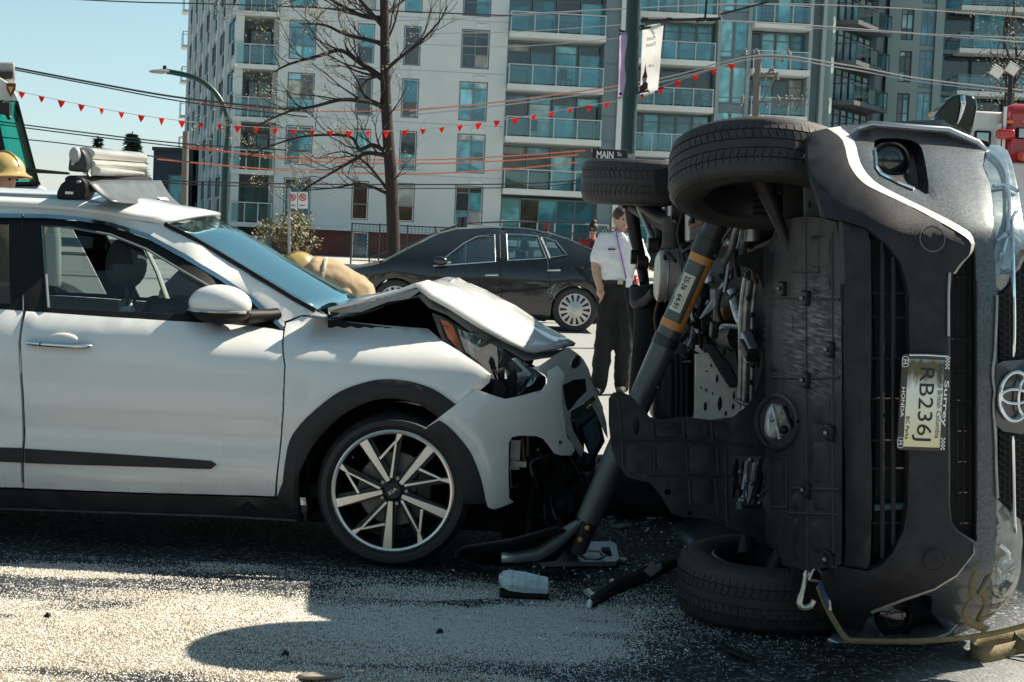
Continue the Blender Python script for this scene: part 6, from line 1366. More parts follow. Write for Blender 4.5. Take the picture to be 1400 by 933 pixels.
V.panel('front_bumper', [(1133, 176), (1150, 172), (1165, 171), (1200, 168), (1250, 165), (1290, 164), (1309, 178), (1329, 187), (1350, 196), (1346, 212), (1344, 228), (1353, 249), (1358, 300), (1361, 350), (1363, 403), (1364, 470), (1364, 560), (1363, 681), (1362, 742), (1355, 787), (1354, 838), (1342, 856), (1310, 868), (1250, 873), (1200, 875), (1165, 873), (1190, 842), (1255, 800), (1272, 700), (1272, 500), (1268, 380), (1248, 330), (1200, 285), (1168, 250), (1145, 215)], SILV, step=.03, thick=.03, holes=[slot, [tuple(p) for p in fogU], [tuple(p) for p in fogL]])
# dark lower cladding, standing proud, its bevel coloured pale as sun glare
chL = [(1131, 175.5), (1152, 192), (1161, 225), (1179, 249), (1206, 264), (1248, 283.6), (1290, 306), (1320, 324), (1328, 334)]
chR = [(1155, 172), (1173, 192), (1182, 222), (1200, 246), (1236, 267), (1272, 285), (1308, 303), (1329, 317), (1334, 332)]
LF = .05
skid = crv(chL, 2) + [(1326, 348), (1314, 359), (1303, 374), (1298, 400), (1297, 500), (1297, 600), (1298, 690), (1302, 714), (1309, 727), (1331, 743), (1331, 757), (1308, 786), (1277, 805), (1234, 819), (1190, 836), (1177, 868), (1163, 872), (1150, 862), (1135, 825), (1126, 788), (1150, 775), (1187, 782), (1205, 774), (1222, 756), (1236, 726), (1242, 690), (1243, 620), (1243, 400), (1233, 360), (1215, 336), (1185, 312), (1152, 301.6), (1127, 297), (1112, 250), (1105, 215), (1104, 190), (1112, 180)]
V.panel('bumper_cladding', [tuple(p)[:2] for p in skid], PLG, lift=LF, step=.035, thick=.05, roll=.006)
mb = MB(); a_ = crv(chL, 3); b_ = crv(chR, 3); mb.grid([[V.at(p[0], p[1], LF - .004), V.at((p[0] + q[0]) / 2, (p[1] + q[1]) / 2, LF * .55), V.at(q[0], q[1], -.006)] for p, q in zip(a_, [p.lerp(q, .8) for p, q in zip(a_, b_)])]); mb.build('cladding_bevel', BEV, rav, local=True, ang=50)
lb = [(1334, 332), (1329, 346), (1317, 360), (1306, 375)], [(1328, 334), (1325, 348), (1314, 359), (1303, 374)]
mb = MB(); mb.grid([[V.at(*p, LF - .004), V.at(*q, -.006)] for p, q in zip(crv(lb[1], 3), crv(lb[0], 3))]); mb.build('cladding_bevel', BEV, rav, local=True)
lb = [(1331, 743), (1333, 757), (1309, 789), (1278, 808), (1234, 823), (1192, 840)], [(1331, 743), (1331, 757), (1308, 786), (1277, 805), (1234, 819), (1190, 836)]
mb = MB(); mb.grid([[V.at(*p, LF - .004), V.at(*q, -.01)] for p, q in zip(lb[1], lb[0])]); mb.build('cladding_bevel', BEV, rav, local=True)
V.panel('lower_lip', [(1152, 303), (1185, 314), (1191, 330), (1191, 560), (1191, 768), (1187, 780), (1155, 774), (1153, 560)], PLG, lift=LF - .012, step=.05, thick=.06, roll=.01)
# lower intake: dark recess with bars
V.panel('intake_recess', [(1189, 314), (1214, 336), (1235, 362), (1246, 400), (1246, 690), (1238, 726), (1223, 757), (1204, 776), (1188, 782)], DARKIN, lift=-.05, step=.1, thick=.02)
for x in (1206, 1221):
    mb = MB(); mb.tube([V.at(x + (6 if 0 else 0), y, .015) for y in np.linspace(332 if x < 1210 else 352, 762 if x < 1210 else 745, 16)], .008, 6); mb.build('intake_bar', PLG, rav, local=True)
for y in (400, 433, 490, 545, 602, 640, 715): mb = MB(); mb.tube([V.at(1192, y, -.0), V.at(1241, y + 1, -.0)], .004, 5); mb.build('intake_rib', PLG, rav, local=True)
mb = MB(); mb.tube([V.at(1195, 694, -.03), V.at(1238, 692, -.03)], .012, 8); mb.build('cooler_pipe', mat('blue_grey_plastic'), rav, local=True)
V.panel('slot_recess', slot, DARKIN, lift=-.04, step=.1, thick=.02)
mb = MB()
for x in (1308, 1317, 1326): mb.tube([V.at(x, y, -.02) for y in np.linspace(368 if x < 1312 else 352, 716, 14)], .0025, 5)
for y in np.arange(380, 720, 42): mb.tube([V.at(1300, y, -.021), V.at(1335, y, -.021)], .0025, 5)
mb.build('slot_mesh', BLACKP, rav, local=True)
mb = MB(); mb.tube([V.at(1335, y, .004) for y in np.linspace(385, 700, 20)], .004, 6); mb.build('slot_chrome', DARKST, rav, local=True)
mb = MB(); mb.tube([V.at(*p, LF + .002) for p in crv([(1298, 373), (1296.6, 400), (1296.5, 460)], 4)], .005, 6); mb.build('edge_trim', STEEL, rav, local=True)
# tow covers
for x, y, r in ((1274.5, 326.5, 16.5), (1276.6, 766, 15)):
    c = V.hit(x, y, LF); rr_ = r / 400; ring = [V.fn(c[0] + math.cos(q) * rr_ * 1.03, c[1] + math.sin(q) * rr_ * 1.03, LF + .001) for q in np.linspace(0, 2 * math.pi, 33)]
    mb = MB(); mb.tube(ring, .003, 5, cap=False); cv = mb.build('tow_cover', BLK if y > 500 else mat('light_gap', (.13, .135, .135), .4), rav, local=True)
    mb = MB(); rows = [[V.fn(c[0] + math.cos(q) * rr_ * f, c[1] + math.sin(q) * rr_ * f, LF + .0045) for q in np.linspace(0, 2 * math.pi, 28, endpoint=False)] for f in (0.001, .5, .93, .95)]; rows[-1] = [V.fn(c[0] + math.cos(q) * rr_ * .95, c[1] + math.sin(q) * rr_ * .95, LF) for q in np.linspace(0, 2 * math.pi, 28, endpoint=False)]
    mb.grid(rows, True); mb.build('cover_cap', PLG, cv, local=True)
# fog lamps in their recesses
for pol, cx, cy, r in ((fogU, 1224, 219, .062), (fogL, 1228, 848, .06)):
    mb = MB(); ring = [V.hit(p[0], p[1]) for p in pol]; cc = (sum(p[0] for p in ring) / len(ring), sum(p[1] for p in ring) / len(ring))
    rows = [[V.fn(*p, -.004) for p in ring]] + [[V.fn(cc[0] + (p[0] - cc[0]) * f, cc[1] + (p[1] - cc[1]) * f, 0) + Vector((0, d, 0)) for p in ring] for f, d in ((.97, .03), (.9, .09), (.5, .12), (.02, .12))]
    mb.grid(rows, True); fb = mb.build('fog_recess', mat('recess_black', (.01, .01, .012), .4), rav, local=True)
    c = V.at(cx, cy, 0) + Vector((0, .06, 0)); Mf = frame(c, (1, 0, 0), (0, 0, 1)); mb = MB(); mb.lathe([(r * 1.08, -.05), (r * 1.08, .015), (r * .96, .018), (r * .93, .0)], 32, Mf); mb.build('lamp_ring', BLACKP, fb, local=True)
    mb = MB(); mb.lathe([(r * .93, .004), (r * .6, .012), (0, .016)], 28, Mf); mb.build('lamp_glass', mat('dark_lens', (.012, .014, .018), .05, coat=1.), fb, local=True)
    mb = MB(); mb.lathe([(r * .55, -.002), (r * .55, .014), (r * .5, .014)], 24, Mf); mb.build('lamp_reflector', DARKST, fb, local=True)
mb = MB(); mb.tube([V.at(x, y, .004) for x, y in ((1197, 204), (1199, 228), (1206, 238), (1230, 250), (1250, 258))], .006, 6); mb.build('fog_trim', CHROME, rav, local=True)
# headlights
HLG = glass('headlight_glass', (.80, .86, .86), 1.5, .03, (1, 1, 1), .10); HLI = mat('headlight_inner', (.30, .33, .34), .3, .55, var=.4, scale=18)
hu = [(1350, 200), (1358, 198), (1368, 199.5), (1378, 206), (1384, 222), (1390, 248), (1396, 285), (1402, 320), (1406, 345), (1396, 368), (1378, 390), (1363, 404), (1360, 350), (1358, 300), (1353, 250), (1345, 228)]
hl_ = [(1363, 681), (1380, 698), (1397, 712), (1399, 740), (1397, 762), (1385, 815), (1370, 833), (1355, 840), (1355, 787), (1362, 742)]
for pol in (hu, hl_):
    h_ = V.panel('headlight', pol, HLI, lift=-.05, step=.05, thick=.02); V.panel('lens', pol, HLG, h_, lift=.006, step=.04, thick=.05, roll=.012)
for pts in (((1358, 255), (1375, 254), (1392, 262)), ((1362, 330), (1380, 318), (1396, 330)), ((1356, 212), (1372, 232), (1380, 275), (1378, 320)), ((1366, 360), (1384, 300), (1390, 290)), ((1366, 745), (1380, 760), (1378, 790)), ((1362, 770), (1372, 800), (1366, 825))):
    mb = MB(); mb.tube(crv([V.at(*p, -.03) for p in pts], 4), .008, 6); mb.build('lamp_trim', CHROME, rav, local=True)
for x, y in ((1376, 770), (1372, 790)):
    mb = MB(); c = V.at(x, y, -.03); mb.lathe([(.035, .012), (.03, .0), (.012, -.015), (0, -.018)], 18, frame(c, (1, 0, 0), (0, 0, 1))); mb.build('lamp_bowl', BOWL, rav, local=True)
# grille, chrome bars, emblem
V.panel('grille_recess', [(1365, 405), (1380, 392), (1410, 346), (1450, 330), (1450, 735), (1400, 714), (1380, 697), (1365, 682)], DARKIN, lift=-.03, step=.1, thick=.02)
mb = MB(); cx0 = 1370
for j in range(9):
    for i in range(40):
        x = cx0 + j * 7.0; y = 352 + i * 9.6 + (4.8 if j % 2 else 0)
        if not (405 - (x - 1365) * 1.4 < y < 682 + (x - 1365) * .8) or (1366 < x < 1400 and 494 < y < 590): continue
        ring = [V.at(x + 4.2 * math.cos(q), y + 5.2 * math.sin(q), -.012) for q in [math.pi / 3 * k for k in range(4)]]
        mb.tube(ring, .0018, 4, cap=False)
mb.build('grille_mesh', mat('grille_mesh_grey', (.05, .052, .055), .4, .4), rav, local=True)
for pts in (((1383, 300), (1385, 380), (1386, 440), (1385, 488)), ((1384, 596), (1385, 640), (1386, 700), (1388, 730))):
    mb = MB(); mb.tube(crv([V.at(*p, .01) for p in pts], 4), [.006] + [.011] * 11 + [.004], 8, squash=.6); mb.build('chrome_bar', CHROME, rav, local=True)
for pts in (((1363, 404), (1362, 440), (1360, 480), (1357, 510), (1360, 536)), ((1364, 681), (1362, 640), (1361, 600), (1358, 556), (1360, 536))):
    mb = MB(); mb.tube(crv([V.at(*p, .006) for p in pts], 4), .005, 6); mb.build('grille_edge', STEEL, rav, local=True)
V.panel('badge_plate', [(1362, 500), (1372, 494), (1400, 492), (1412, 500), (1412, 588), (1398, 594), (1372, 590), (1362, 580)], mat('badge_gloss', (.05, .055, .06), .2, coat=1.), lift=.004, step=.05, thick=.03)
ce = V.at(1388, 542, .02); Mb = frame(ce, (0, 0, -1), (1, .12, 0))      # reads with its own top towards the roof
def ering(a, b, cx=0., cy=0., w=.0062):
    mb = MB(); mb.tube([Mb @ Vector((cx + a * math.cos(q), cy + b * math.sin(q), .0)) for q in np.linspace(0, 2 * math.pi, 41)], w, 8, cap=False); return mb
em = ering(.083, .058, w=.0075).build('badge', CHROME, rav, local=True)
ering(.024, .050, 0, -.003).build('badge_loop', CHROME, em, local=True); ering(.060, .021, 0, .032).build('badge_loop', CHROME, em, local=True)
# licence plate and frame
pc_ = V.at(1263, 551, LF + .012); Mp = frame(pc_, (0, 0, -1), (1, 0, 0)); MpW = WM[rav] @ Mp
mb = MB(); hw_, hh_ = .160, .0825; rc = [(sx * (hw_ - .012) + .012 * math.cos(q), sy * (hh_ - .012) + .012 * math.sin(q)) for sx, sy, q0 in ((1, 1, 0), (-1, 1, math.pi / 2), (-1, -1, math.pi), (1, -1, 1.5 * math.pi)) for q in np.linspace(q0, q0 + math.pi / 2, 5)]
mb.prism([Mp @ Vector((x, y, 0)) for x, y in rc], (Mp.to_3x3() @ Vector((0, 0, -.012)))); pf_ = mb.build('plate_frame', mat('frame_black', (.012, .012, .013), .35, coat=.5), rav, local=True, ang=30)
def prect(x0, y0, x1, y1, z, m, name, par, th=.001):
    mb = MB(); mb.prism([Mp @ Vector(p) for p in ((x0, y0, z), (x1, y0, z), (x1, y1, z), (x0, y1, z))], Mp.to_3x3() @ Vector((0, 0, -th))); return mb.build(name, m, par, local=True, ang=0)
# printed plate: sky, hill and field shapes
m, n, l, o = _nodes('plate_print'); b = n.new('ShaderNodeBsdfPrincipled'); l.new(b.outputs[0], o.inputs[0]); tc = n.new('ShaderNodeTexCoord'); sp_ = n.new('ShaderNodeSeparateXYZ'); l.new(tc.outputs['Generated'], sp_.inputs[0])
nz = n.new('ShaderNodeTexNoise'); nz.inputs['Scale'].default_value = 5; nz.inputs['Detail'].default_value = 8; l.new(tc.outputs['Generated'], nz.inputs['Vector'])
ad = n.new('ShaderNodeMath'); ad.operation = 'MULTIPLY_ADD'; ad.inputs[1].default_value = .35; l.new(nz.outputs[0], ad.inputs[0]); l.new(sp_.outputs[2], ad.inputs[2])
cr = n.new('ShaderNodeValToRGB'); e = cr.color_ramp.elements; e[0].position = .2; e[0].color = (.88, .74, .42, 1); e[1].position = .62; e[1].color = (.88, .83, .66, 1)
for p_, c_ in ((.85, (.78, .82, .76)), (1.0, (.12, .11, .06)), (1.12, (.10, .08, .04)), (1.2, (.25, .42, .48))): q = e.new(min(1, p_ / 1.25)); q.color = (*c_, 1)
e[0].position = .12; e[1].position = .45
dv_ = n.new('ShaderNodeMath'); dv_.operation = 'DIVIDE'; dv_.inputs[1].default_value = 1.25; l.new(ad.outputs[0], dv_.inputs[0]); l.new(dv_.outputs[0], cr.inputs[0]); l.new(cr.outputs[0], b.inputs['Base Color']); b.inputs['Roughness'].default_value = .35
pl_ = prect(-.145, -.062, .148, .062, .0015, m, 'license_plate', pf_)
INK = mat('plate_ink', (.012, .014, .02), .4)
T = lambda s, x, y, w, h, mm, bold=False, z=.002: text(s, MpW @ Matrix.Translation((x, y, z)), w, h, mm, pf_, bold=bold, ext=.001)
T('RB236J', .005, -.002, .245, .066, INK); T('Beautiful British Columbia', -.008, .052, .25, .016, mat('plate_ink_teal', (.03, .09, .10), .5)); T('BC Parks', .085, -.052, .075, .012, INK)
T('Surrey', .0, .0715, .155, .02, WHT, True, .001); T('HONDA', 0, -.0725, .1, .012, WHT, True, .001)
for x in (-.135, .135):
    mb = MB(); 
    for i in range(7):
        for j in range(3):
            if (i + j) % 2 == 0: x0, y0 = x - .02 + i * .0057, .0655 + j * .0048; mb.prism([Mp @ Vector(p) for p in ((x0, y0, .002), (x0 + .0055, y0, .002), (x0 + .0055, y0 + .0046, .002), (x0, y0 + .0046, .002))], Mp.to_3x3() @ Vector((0, 0, -.0012)))
    mb.build('checker_print', WHT, pf_, local=True, ang=0)
    mb = MB(); q_ = [(sx * .011 + .006 * math.cos(q), sy * .004 + .006 * math.sin(q)) for sx, sy, q0 in ((1, 1, 0), (-1, 1, math.pi / 2), (-1, -1, math.pi), (1, -1, 1.5 * math.pi)) for q in np.linspace(q0, q0 + math.pi / 2, 4)]
    mb.tube([Mp @ Vector((x + a, -.0715 + b_, .001)) for a, b_ in q_ + q_[:1]], .0012, 4); mb.tube([Mp @ Vector((x - .007, -.079, .001)), Mp @ Vector((x - .005, -.064, .001))], .0018, 4); mb.tube([Mp @ Vector((x + .007, -.079, .001)), Mp @ Vector((x + .005, -.064, .001))], .0018, 4); mb.tube([Mp @ Vector((x - .006, -.0715, .001)), Mp @ Vector((x + .006, -.0715, .001))], .0016, 4); mb.build('emblem_print', WHT, pf_, local=True)
mb = MB(); mb.tube([Mp @ Vector((-.158, -.06, .0)), Mp @ Vector((-.160, .0, .0)), Mp @ Vector((-.158, .075, .0))], .003, 5); mb.build('frame_edge', CHROME, pf_, local=True)
# outer shell behind the front: bonnet, flanks, roof
st_w = [.55, .9, 1.3, 1.55, 1.9, 2.4, 3.0, 3.6, 4.2, 4.45]; um = [1.12, 1.18, 1.22, 1.26, 1.5, 1.7, 1.74, 1.72, 1.6, 1.2]
rows = []
for w_, u_ in zip(st_w, um):
    arch = max(math.exp(-((w_ - .93) / .4) ** 4), math.exp(-((w_ - 3.59) / .42) ** 4)); lo = .46 + .34 * arch; cab = smooth(1.3, 2.0, w_)
    half = [(lo, .02), (lo + .08 * (1 - arch) + .01, .0), (.95, .01), (1.06, .05), (1.1 + (u_ - 1.1) * .3, .09 + .10 * cab), (u_ - .06, .16 + .18 * cab), (u_, .3 + .16 * cab), (u_ + .02, .62), (u_ + .03, .96)]
    sec = half + [(a, 1.92 - b_) for a, b_ in half[::-1][1:]]; rows.append([Vector((a, w_, b_ - (.012 if b_ > 1 else -.0))) for a, b_ in sec])
mb = MB(); mb.grid(rows); sh = mb.build('body_shell', SILVERP, rav, local=True, ang=45); sh.modifiers.new('s', 'SOLIDIFY').thickness = -.02
mb = MB(); mb.prism([Vector((.6, 4.44, .1)), Vector((1.2, 4.44, .1)), Vector((1.6, 4.3, .4)), Vector((1.6, 4.3, 1.5)), Vector((1.2, 4.44, 1.82)), Vector((.6, 4.44, 1.82))], (0, .06, 0)); mb.build('tailgate', SILVERP, rav, local=True, ang=0)
rows = [[Vector((um[i] + .035 + .01, st_w[i], v)) for v in (.35, .6, .96, 1.32, 1.57)] for i in (3, 4, 5)]; mb = MB(); mb.grid(rows); mb.build('windscreen', mat('dark_lens'), rav, local=True)
V.panel('bonnet_edge', [(1402, 345), (1409, 330), (1412, 345), (1460, 330), (1460, 740), (1404, 720), (1406, 712), (1450, 728), (1450, 345)], SILVERP, lift=.004, step=.1, thick=.05)
mb = MB(); mb.grid([[Vector((u + .02 * (1 - ((v - .96) / .75) ** 2), w_ + .06 * ((v - .96) / .7) ** 2, v)) for v in np.linspace(.22, 1.70, 12)] for u, w_ in ((1.29, .24), (1.31, .36), (1.30, .6), (1.28, .95), (1.26, 1.4))]); mb.build('bonnet', SILVERP, rav, local=True)
# door mirror standing up
def P9(pts, D_, th, name, m, par=None, bev=.02):
    mb = MB(); mb.prism([P(x, y, D_) for x, y in pts], (0, th, 0)); return mb.build(name, m, par or rav, ang=35, bevel=bev, seg=3)
mi = P9(crv([(1277, 165), (1293, 140), (1306, 130), (1320, 129), (1332, 132.5), (1337, 142), (1334, 162), (1327, 187), (1310, 178)], 3, True), 7.8, .14, 'door_mirror', mat('mirror_gloss', (.012, .012, .013), .12, coat=1.))
mb = MB(); mb.grid([[P(a, b_, 7.785), P(a + w_, b_, 7.785)] for a, b_, w_ in ((1312, 130.5, 7), (1313.5, 142, 6.5), (1312.5, 152, 5), (1310, 163, 3), (1308, 170, 1))]); c_ = mb.build('mirror_chrome', CHROME, mi, ang=60); c_.modifiers.new('s', 'SOLIDIFY').thickness = .006
P9([(1336, 190), (1352, 193), (1354, 201), (1347, 200), (1336, 193)], 6.5, .2, 'cowl_edge', BLACKP, bev=.004)
# ------------------------------------------------ underbody
def U(px, py, u):                                    # local point on a plane parallel to the floor
    o = ri @ EYE; d = ri.to_3x3() @ ray(px, py); return o + d * ((u - o.x) / d.x)
mb = MB(); mb.prism([Vector((.66, .8, .2)), Vector((.66, 4.4, .1)), Vector((.66, 4.4, 1.80)), Vector((.66, .8, 1.7))], (.04, 0, 0)); mb.build('floor_pan', mat('underseal', (.02, .02, .021), .75, var=.4, scale=6, bump=.3, bscale=40), rav, local=True, ang=0)
# undertray (torn: its rear end swings out towards the strut)
def tfn(x, y):
    p = U(x, y, .455); D_ = (WM[rav] @ p).y
    if x < 1050:
        D0 = (WM[rav] @ U(1050, y, .455)).y; D_ = D0 - .02 * math.sin(min(1, (1050 - x) / 60) * math.pi) - (1050 - x) * .0009 
    return D_
tray = [(832, 545), (838, 537), (848, 535.5), (862, 541), (876, 556), (888, 570), (905, 574), (932, 570), (960, 573), (985, 576), (1004, 569), (1022, 554), (1035, 533), (1042, 500), (1044, 440), (1043, 395), (1036, 376), (1022, 366), (1007, 364), (1007, 350), (1030, 343), (1046, 337), (1058, 325), (1063, 304), (1080, 299), (1101, 296), (1126, 298.5), (1143, 304), (1149, 330), (1151, 500), (1151, 700), (1150, 772), (1128, 776), (1110, 781), (1094, 779.5), (1070, 773), (1060, 752), (1032, 736), (1005, 724.6), (975, 712), (957, 707.5), (933, 707.5), (918, 702), (908, 686), (902, 676), (888, 660), (870, 656), (856, 652), (846, 636), (836, 615), (832, 580)]
circ = lambda cx, cy, a, b_: [(cx + a * math.cos(q), cy + b_ * math.sin(q)) for q in np.linspace(0, 2 * math.pi, 16, endpoint=False)]
th_ = [circ(1063, 577, 26, 33), [(1001, 624), (1041, 624), (1043, 660), (1043, 694), (1002, 697)], circ(870, 581, 4.5, 14), circ(874, 631, 4.5, 4.5), circ(912.6, 673, 4.5, 4.5), circ(899.6, 630, 2.3, 2.3), circ(943, 702, 3, 3)]
S100 = lambda pl: [(x / 100, y / 100) for x, y in pl]
UTR = None
def tpanel(poly, holes, name, m, lift=0., th=.006, step=.1, par=None):
    mb = MB(); sheet(mb, S100(poly), lambda a, b_, l_: P(a * 100, b_ * 100, tfn(a * 100, b_ * 100) - lift - l_), step, th, [S100(h) for h in holes], .001); return mb.build(name, m, par or rav, ang=35)
# scuffed plastic: pale scratch marks of their own shape
m, n, l, o = _nodes('scuffed_undertray'); b = n.new('ShaderNodeBsdfPrincipled'); l.new(b.outputs[0], o.inputs[0]); tc = n.new('ShaderNodeTexCoord')
mp = n.new('ShaderNodeMapping'); mp.inputs['Rotation'].default_value = (R(-32), 0, 0); mp.inputs['Scale'].default_value = (5, 7, 120); l.new(tc.outputs['Object'], mp.inputs[0])
nz = n.new('ShaderNodeTexNoise'); nz.inputs['Scale'].default_value = 1.; nz.inputs['Detail'].default_value = 6; l.new(mp.outputs[0], nz.inputs['Vector'])
n3 = n.new('ShaderNodeTexNoise'); n3.inputs['Scale'].default_value = 7; n3.inputs['Detail'].default_value = 12; n3.inputs['Roughness'].default_value = .75; l.new(tc.outputs['Object'], n3.inputs['Vector'])
sx = n.new('ShaderNodeSeparateXYZ'); l.new(tc.outputs['Object'], sx.inputs[0])
c_ = ri @ P(1110, 465, tfn(1110, 465))
def g1(sock, c0, w0):
    a = n.new('ShaderNodeMath'); a.operation = 'SUBTRACT'; a.inputs[1].default_value = c0; l.new(sock, a.inputs[0]); b2 = n.new('ShaderNodeMath'); b2.operation = 'DIVIDE'; b2.inputs[1].default_value = w0; l.new(a.outputs[0], b2.inputs[0]); p2 = n.new('ShaderNodeMath'); p2.operation = 'POWER'; p2.inputs[1].default_value = 2; l.new(b2.outputs[0], p2.inputs[0]); return p2.outputs[0]
sm_ = n.new('ShaderNodeMath'); sm_.operation = 'ADD'; l.new(g1(sx.outputs[1], c_.y, .48), sm_.inputs[0]); l.new(g1(sx.outputs[2], c_.z, .24), sm_.inputs[1])
mk = n.new('ShaderNodeMapRange'); mk.inputs['From Min'].default_value = 1.1; mk.inputs['From Max'].default_value = .1; l.new(sm_.outputs[0], mk.inputs[0])
cr = n.new('ShaderNodeValToRGB'); cr.color_ramp.elements[0].position = .46; cr.color_ramp.elements[1].position = .72; l.new(nz.outputs[0], cr.inputs[0])
mu = n.new('ShaderNodeMath'); mu.operation = 'MULTIPLY'; l.new(cr.outputs[0], mu.inputs[0]); l.new(mk.outputs[0], mu.inputs[1])
mu2 = n.new('ShaderNodeMath'); mu2.operation = 'MULTIPLY'; mu2.inputs[1].default_value = .7; l.new(mu.outputs[0], mu2.inputs[0])
c2 = n.new('ShaderNodeValToRGB'); c2.color_ramp.elements[0].color = (.010, .0095, .011, 1); c2.color_ramp.elements[1].color = (.072, .067, .068, 1); c2.color_ramp.elements[0].position = .3; c2.color_ramp.elements[1].position = .75; l.new(n3.outputs[0], c2.inputs[0])
mx = n.new('ShaderNodeMix'); mx.data_type = 'RGBA'; l.new(mu2.outputs[0], mx.inputs[0]); l.new(c2.outputs[0], mx.inputs[6]); mx.inputs[7].default_value = (.36, .41, .44, 1); l.new(mx.outputs[2], b.inputs['Base Color']); b.inputs['Roughness'].default_value = .6; b.inputs['Specular IOR Level'].default_value = .2
bp = n.new('ShaderNodeBump'); bp.inputs['Strength'].default_value = .15; n4 = n.new('ShaderNodeTexNoise'); n4.inputs['Scale'].default_value = 150; l.new(tc.outputs['Object'], n4.inputs['Vector']); l.new(n4.outputs[0], bp.inputs['Height']); l.new(bp.outputs[0], b.inputs['Normal'])
trp = tpanel(tray, th_, 'undertray', m)
def tl(pts, r=.005, name='rib', mm=PLU, lift=.002, par=None):
    mb = MB(); mb.tube([P(x, y, tfn(x, y) - lift) for a, c in zip(pts, pts[1:]) for f in np.linspace(0, 1, 6) for x, y in [(a[0] + (c[0] - a[0]) * f, a[1] + (c[1] - a[1]) * f)]][::1], r, 5, cap=True); return mb.build(name, mm, par or trp)
for pts in (((1102, 300), (1103, 520), (1104, 776)), ((1050, 408), (1148, 410)), ((1052, 516), (1100, 518), (1148, 516)), ((1046, 340), (1048, 480), (1047, 545)), ((1138, 318), (1139, 470), (1140, 770)), ((1080, 668), (1148, 670)), ((1080, 702), (1148, 704)),
            ((838, 600), (860, 602), (940, 601), (1000, 606), (1030, 612)), ((888, 650), (940, 649), (1000, 651)), ((892, 577), (894, 600)), ((934, 575), (935, 600)), ((973, 577), (974, 603)), ((894, 612), (895, 645)), ((938, 612), (940, 645)), ((980, 612), (982, 648)), ((942, 655), (944, 690)), ((978, 655), (982, 705)), ((845, 545), (850, 600), (852, 640)), ((992, 615), (994, 712), (1040, 722)), ((1046, 624), (1076, 626), (1076, 694), (1046, 694)), ((1060, 345), (1062, 380)), ((1120, 330), (1120, 372), (1085, 372)), ((1085, 430), (1085, 455))):
    tl(pts, .0055)
for x, y in ((1103, 408), (1103, 520), (1104, 670), (1136, 478), (1136, 592), (1071, 395), (1135, 765)):
    mb = MB(); c = P(x, y, tfn(x, y) - .01); mb.box(c, (.03, .09, .055), Matrix.Rotation(AR, 3, 'Z')); cl = mb.build('clip_pad', BLACKP, trp, bevel=.008); mb = MB(); mb.ball(c + Vector((-.02, -.01, 0)), .009, 10, 6); mb.build('screw', STEEL, cl)
for x0, y0, x1, y1 in ((897, 579, 931, 598), (938, 578, 970, 599), (977, 580, 998, 602), (856, 607, 892, 645), (898, 607, 936, 643), (942, 607, 977, 645), (946, 655, 975, 690), (1052, 346, 1098, 402), (1107, 322, 1134, 366), (1107, 376, 1134, 402), (1052, 416, 1098, 508), (1108, 416, 1134, 508), (1110, 528, 1134, 580), (1110, 605, 1134, 660), (1082, 674, 1100, 698), (1110, 676, 1136, 698), (1084, 708, 1100, 766), (1110, 710, 1136, 756), (1050, 630, 1072, 690)):
    r_ = 5; q = [(x0 + r_, y0), (x1 - r_, y0), (x1, y0 + r_), (x1, y1 - r_), (x1 - r_, y1), (x0 + r_, y1), (x0, y1 - r_), (x0, y0 + r_)]
    mb = MB(); sheet(mb, S100(q), lambda a, b_, l_: P(a * 100, b_ * 100, tfn(a * 100, b_ * 100) - .012 - l_), .12, .013, (), .007); mb.build('tray_pad', trp.data.materials[0], trp, ang=50)
# rim round the big round hole, bright part behind it
mb = MB(); mb.tube([P(x, y, tfn(x, y) - .004) for x, y in circ(1063, 577, 29, 36) + circ(1063, 577, 29, 36)[:1]], .012, 8, cap=False); mb.build('hole_rim', PLU, trp)
pts = [(1047, 590), (1049, 565), (1056, 552), (1072, 553), (1084, 566), (1086, 580), (1080, 597), (1058, 602), (1049, 598)]; BRT = mat('cast_alloy', (.50, .54, .55), .4, .6, var=.4, scale=25, bump=.5, bscale=30)
mb = MB(); mb.prism([P(x, y, tfn(1063, 577) + .05) for x, y in pts], (.0, .05, 0)); ob = mb.build('oil_filter_housing', BRT, rav, bevel=.01)
for a, c in (((1056, 555), (1066, 600)), ((1072, 555), (1084, 585)), ((1052, 575), (1062, 572))): mb = MB(); mb.tube([P(*a, tfn(1063, 577) + .03), P(*c, tfn(1063, 577) + .03)], .009, 6); mb.build('casting_rib', BRT if a[0] != 1072 else BLACKP, ob)
mb = MB(); mb.ball(P(1072, 588, tfn(1063, 577) + .02), .018, 10, 8); mb.build('drain_plug', DARKST, ob)
for k in range(12):
    x = rnd.uniform(1003, 1042); a, c = (x, rnd.uniform(625, 640)), (x + rnd.uniform(-12, 10), rnd.uniform(670, 697)); D_ = 7.12; mb = MB(); mb.tube([P(*a, D_), P((a[0] + c[0]) / 2 + rnd.uniform(-6, 6), (a[1] + c[1]) / 2, D_ + .03), P(*c, D_)], rnd.uniform(.006, .014), 6); mb.build('engine_pipe', BRT if k % 3 == 0 else DARKST, rav)
for k in range(7): mb = MB(); c = P(rnd.uniform(1004, 1040), rnd.uniform(628, 690), 7.1); mb.ball(c, rnd.uniform(.008, .016), 8, 6); mb.build('bolt_head', STEEL, rav)
P9([(1013, 692), (1040, 690), (1074, 706), (1052, 714), (1020, 700)], 6.92, .03, 'torn_flap', BLACKP, bev=.003)
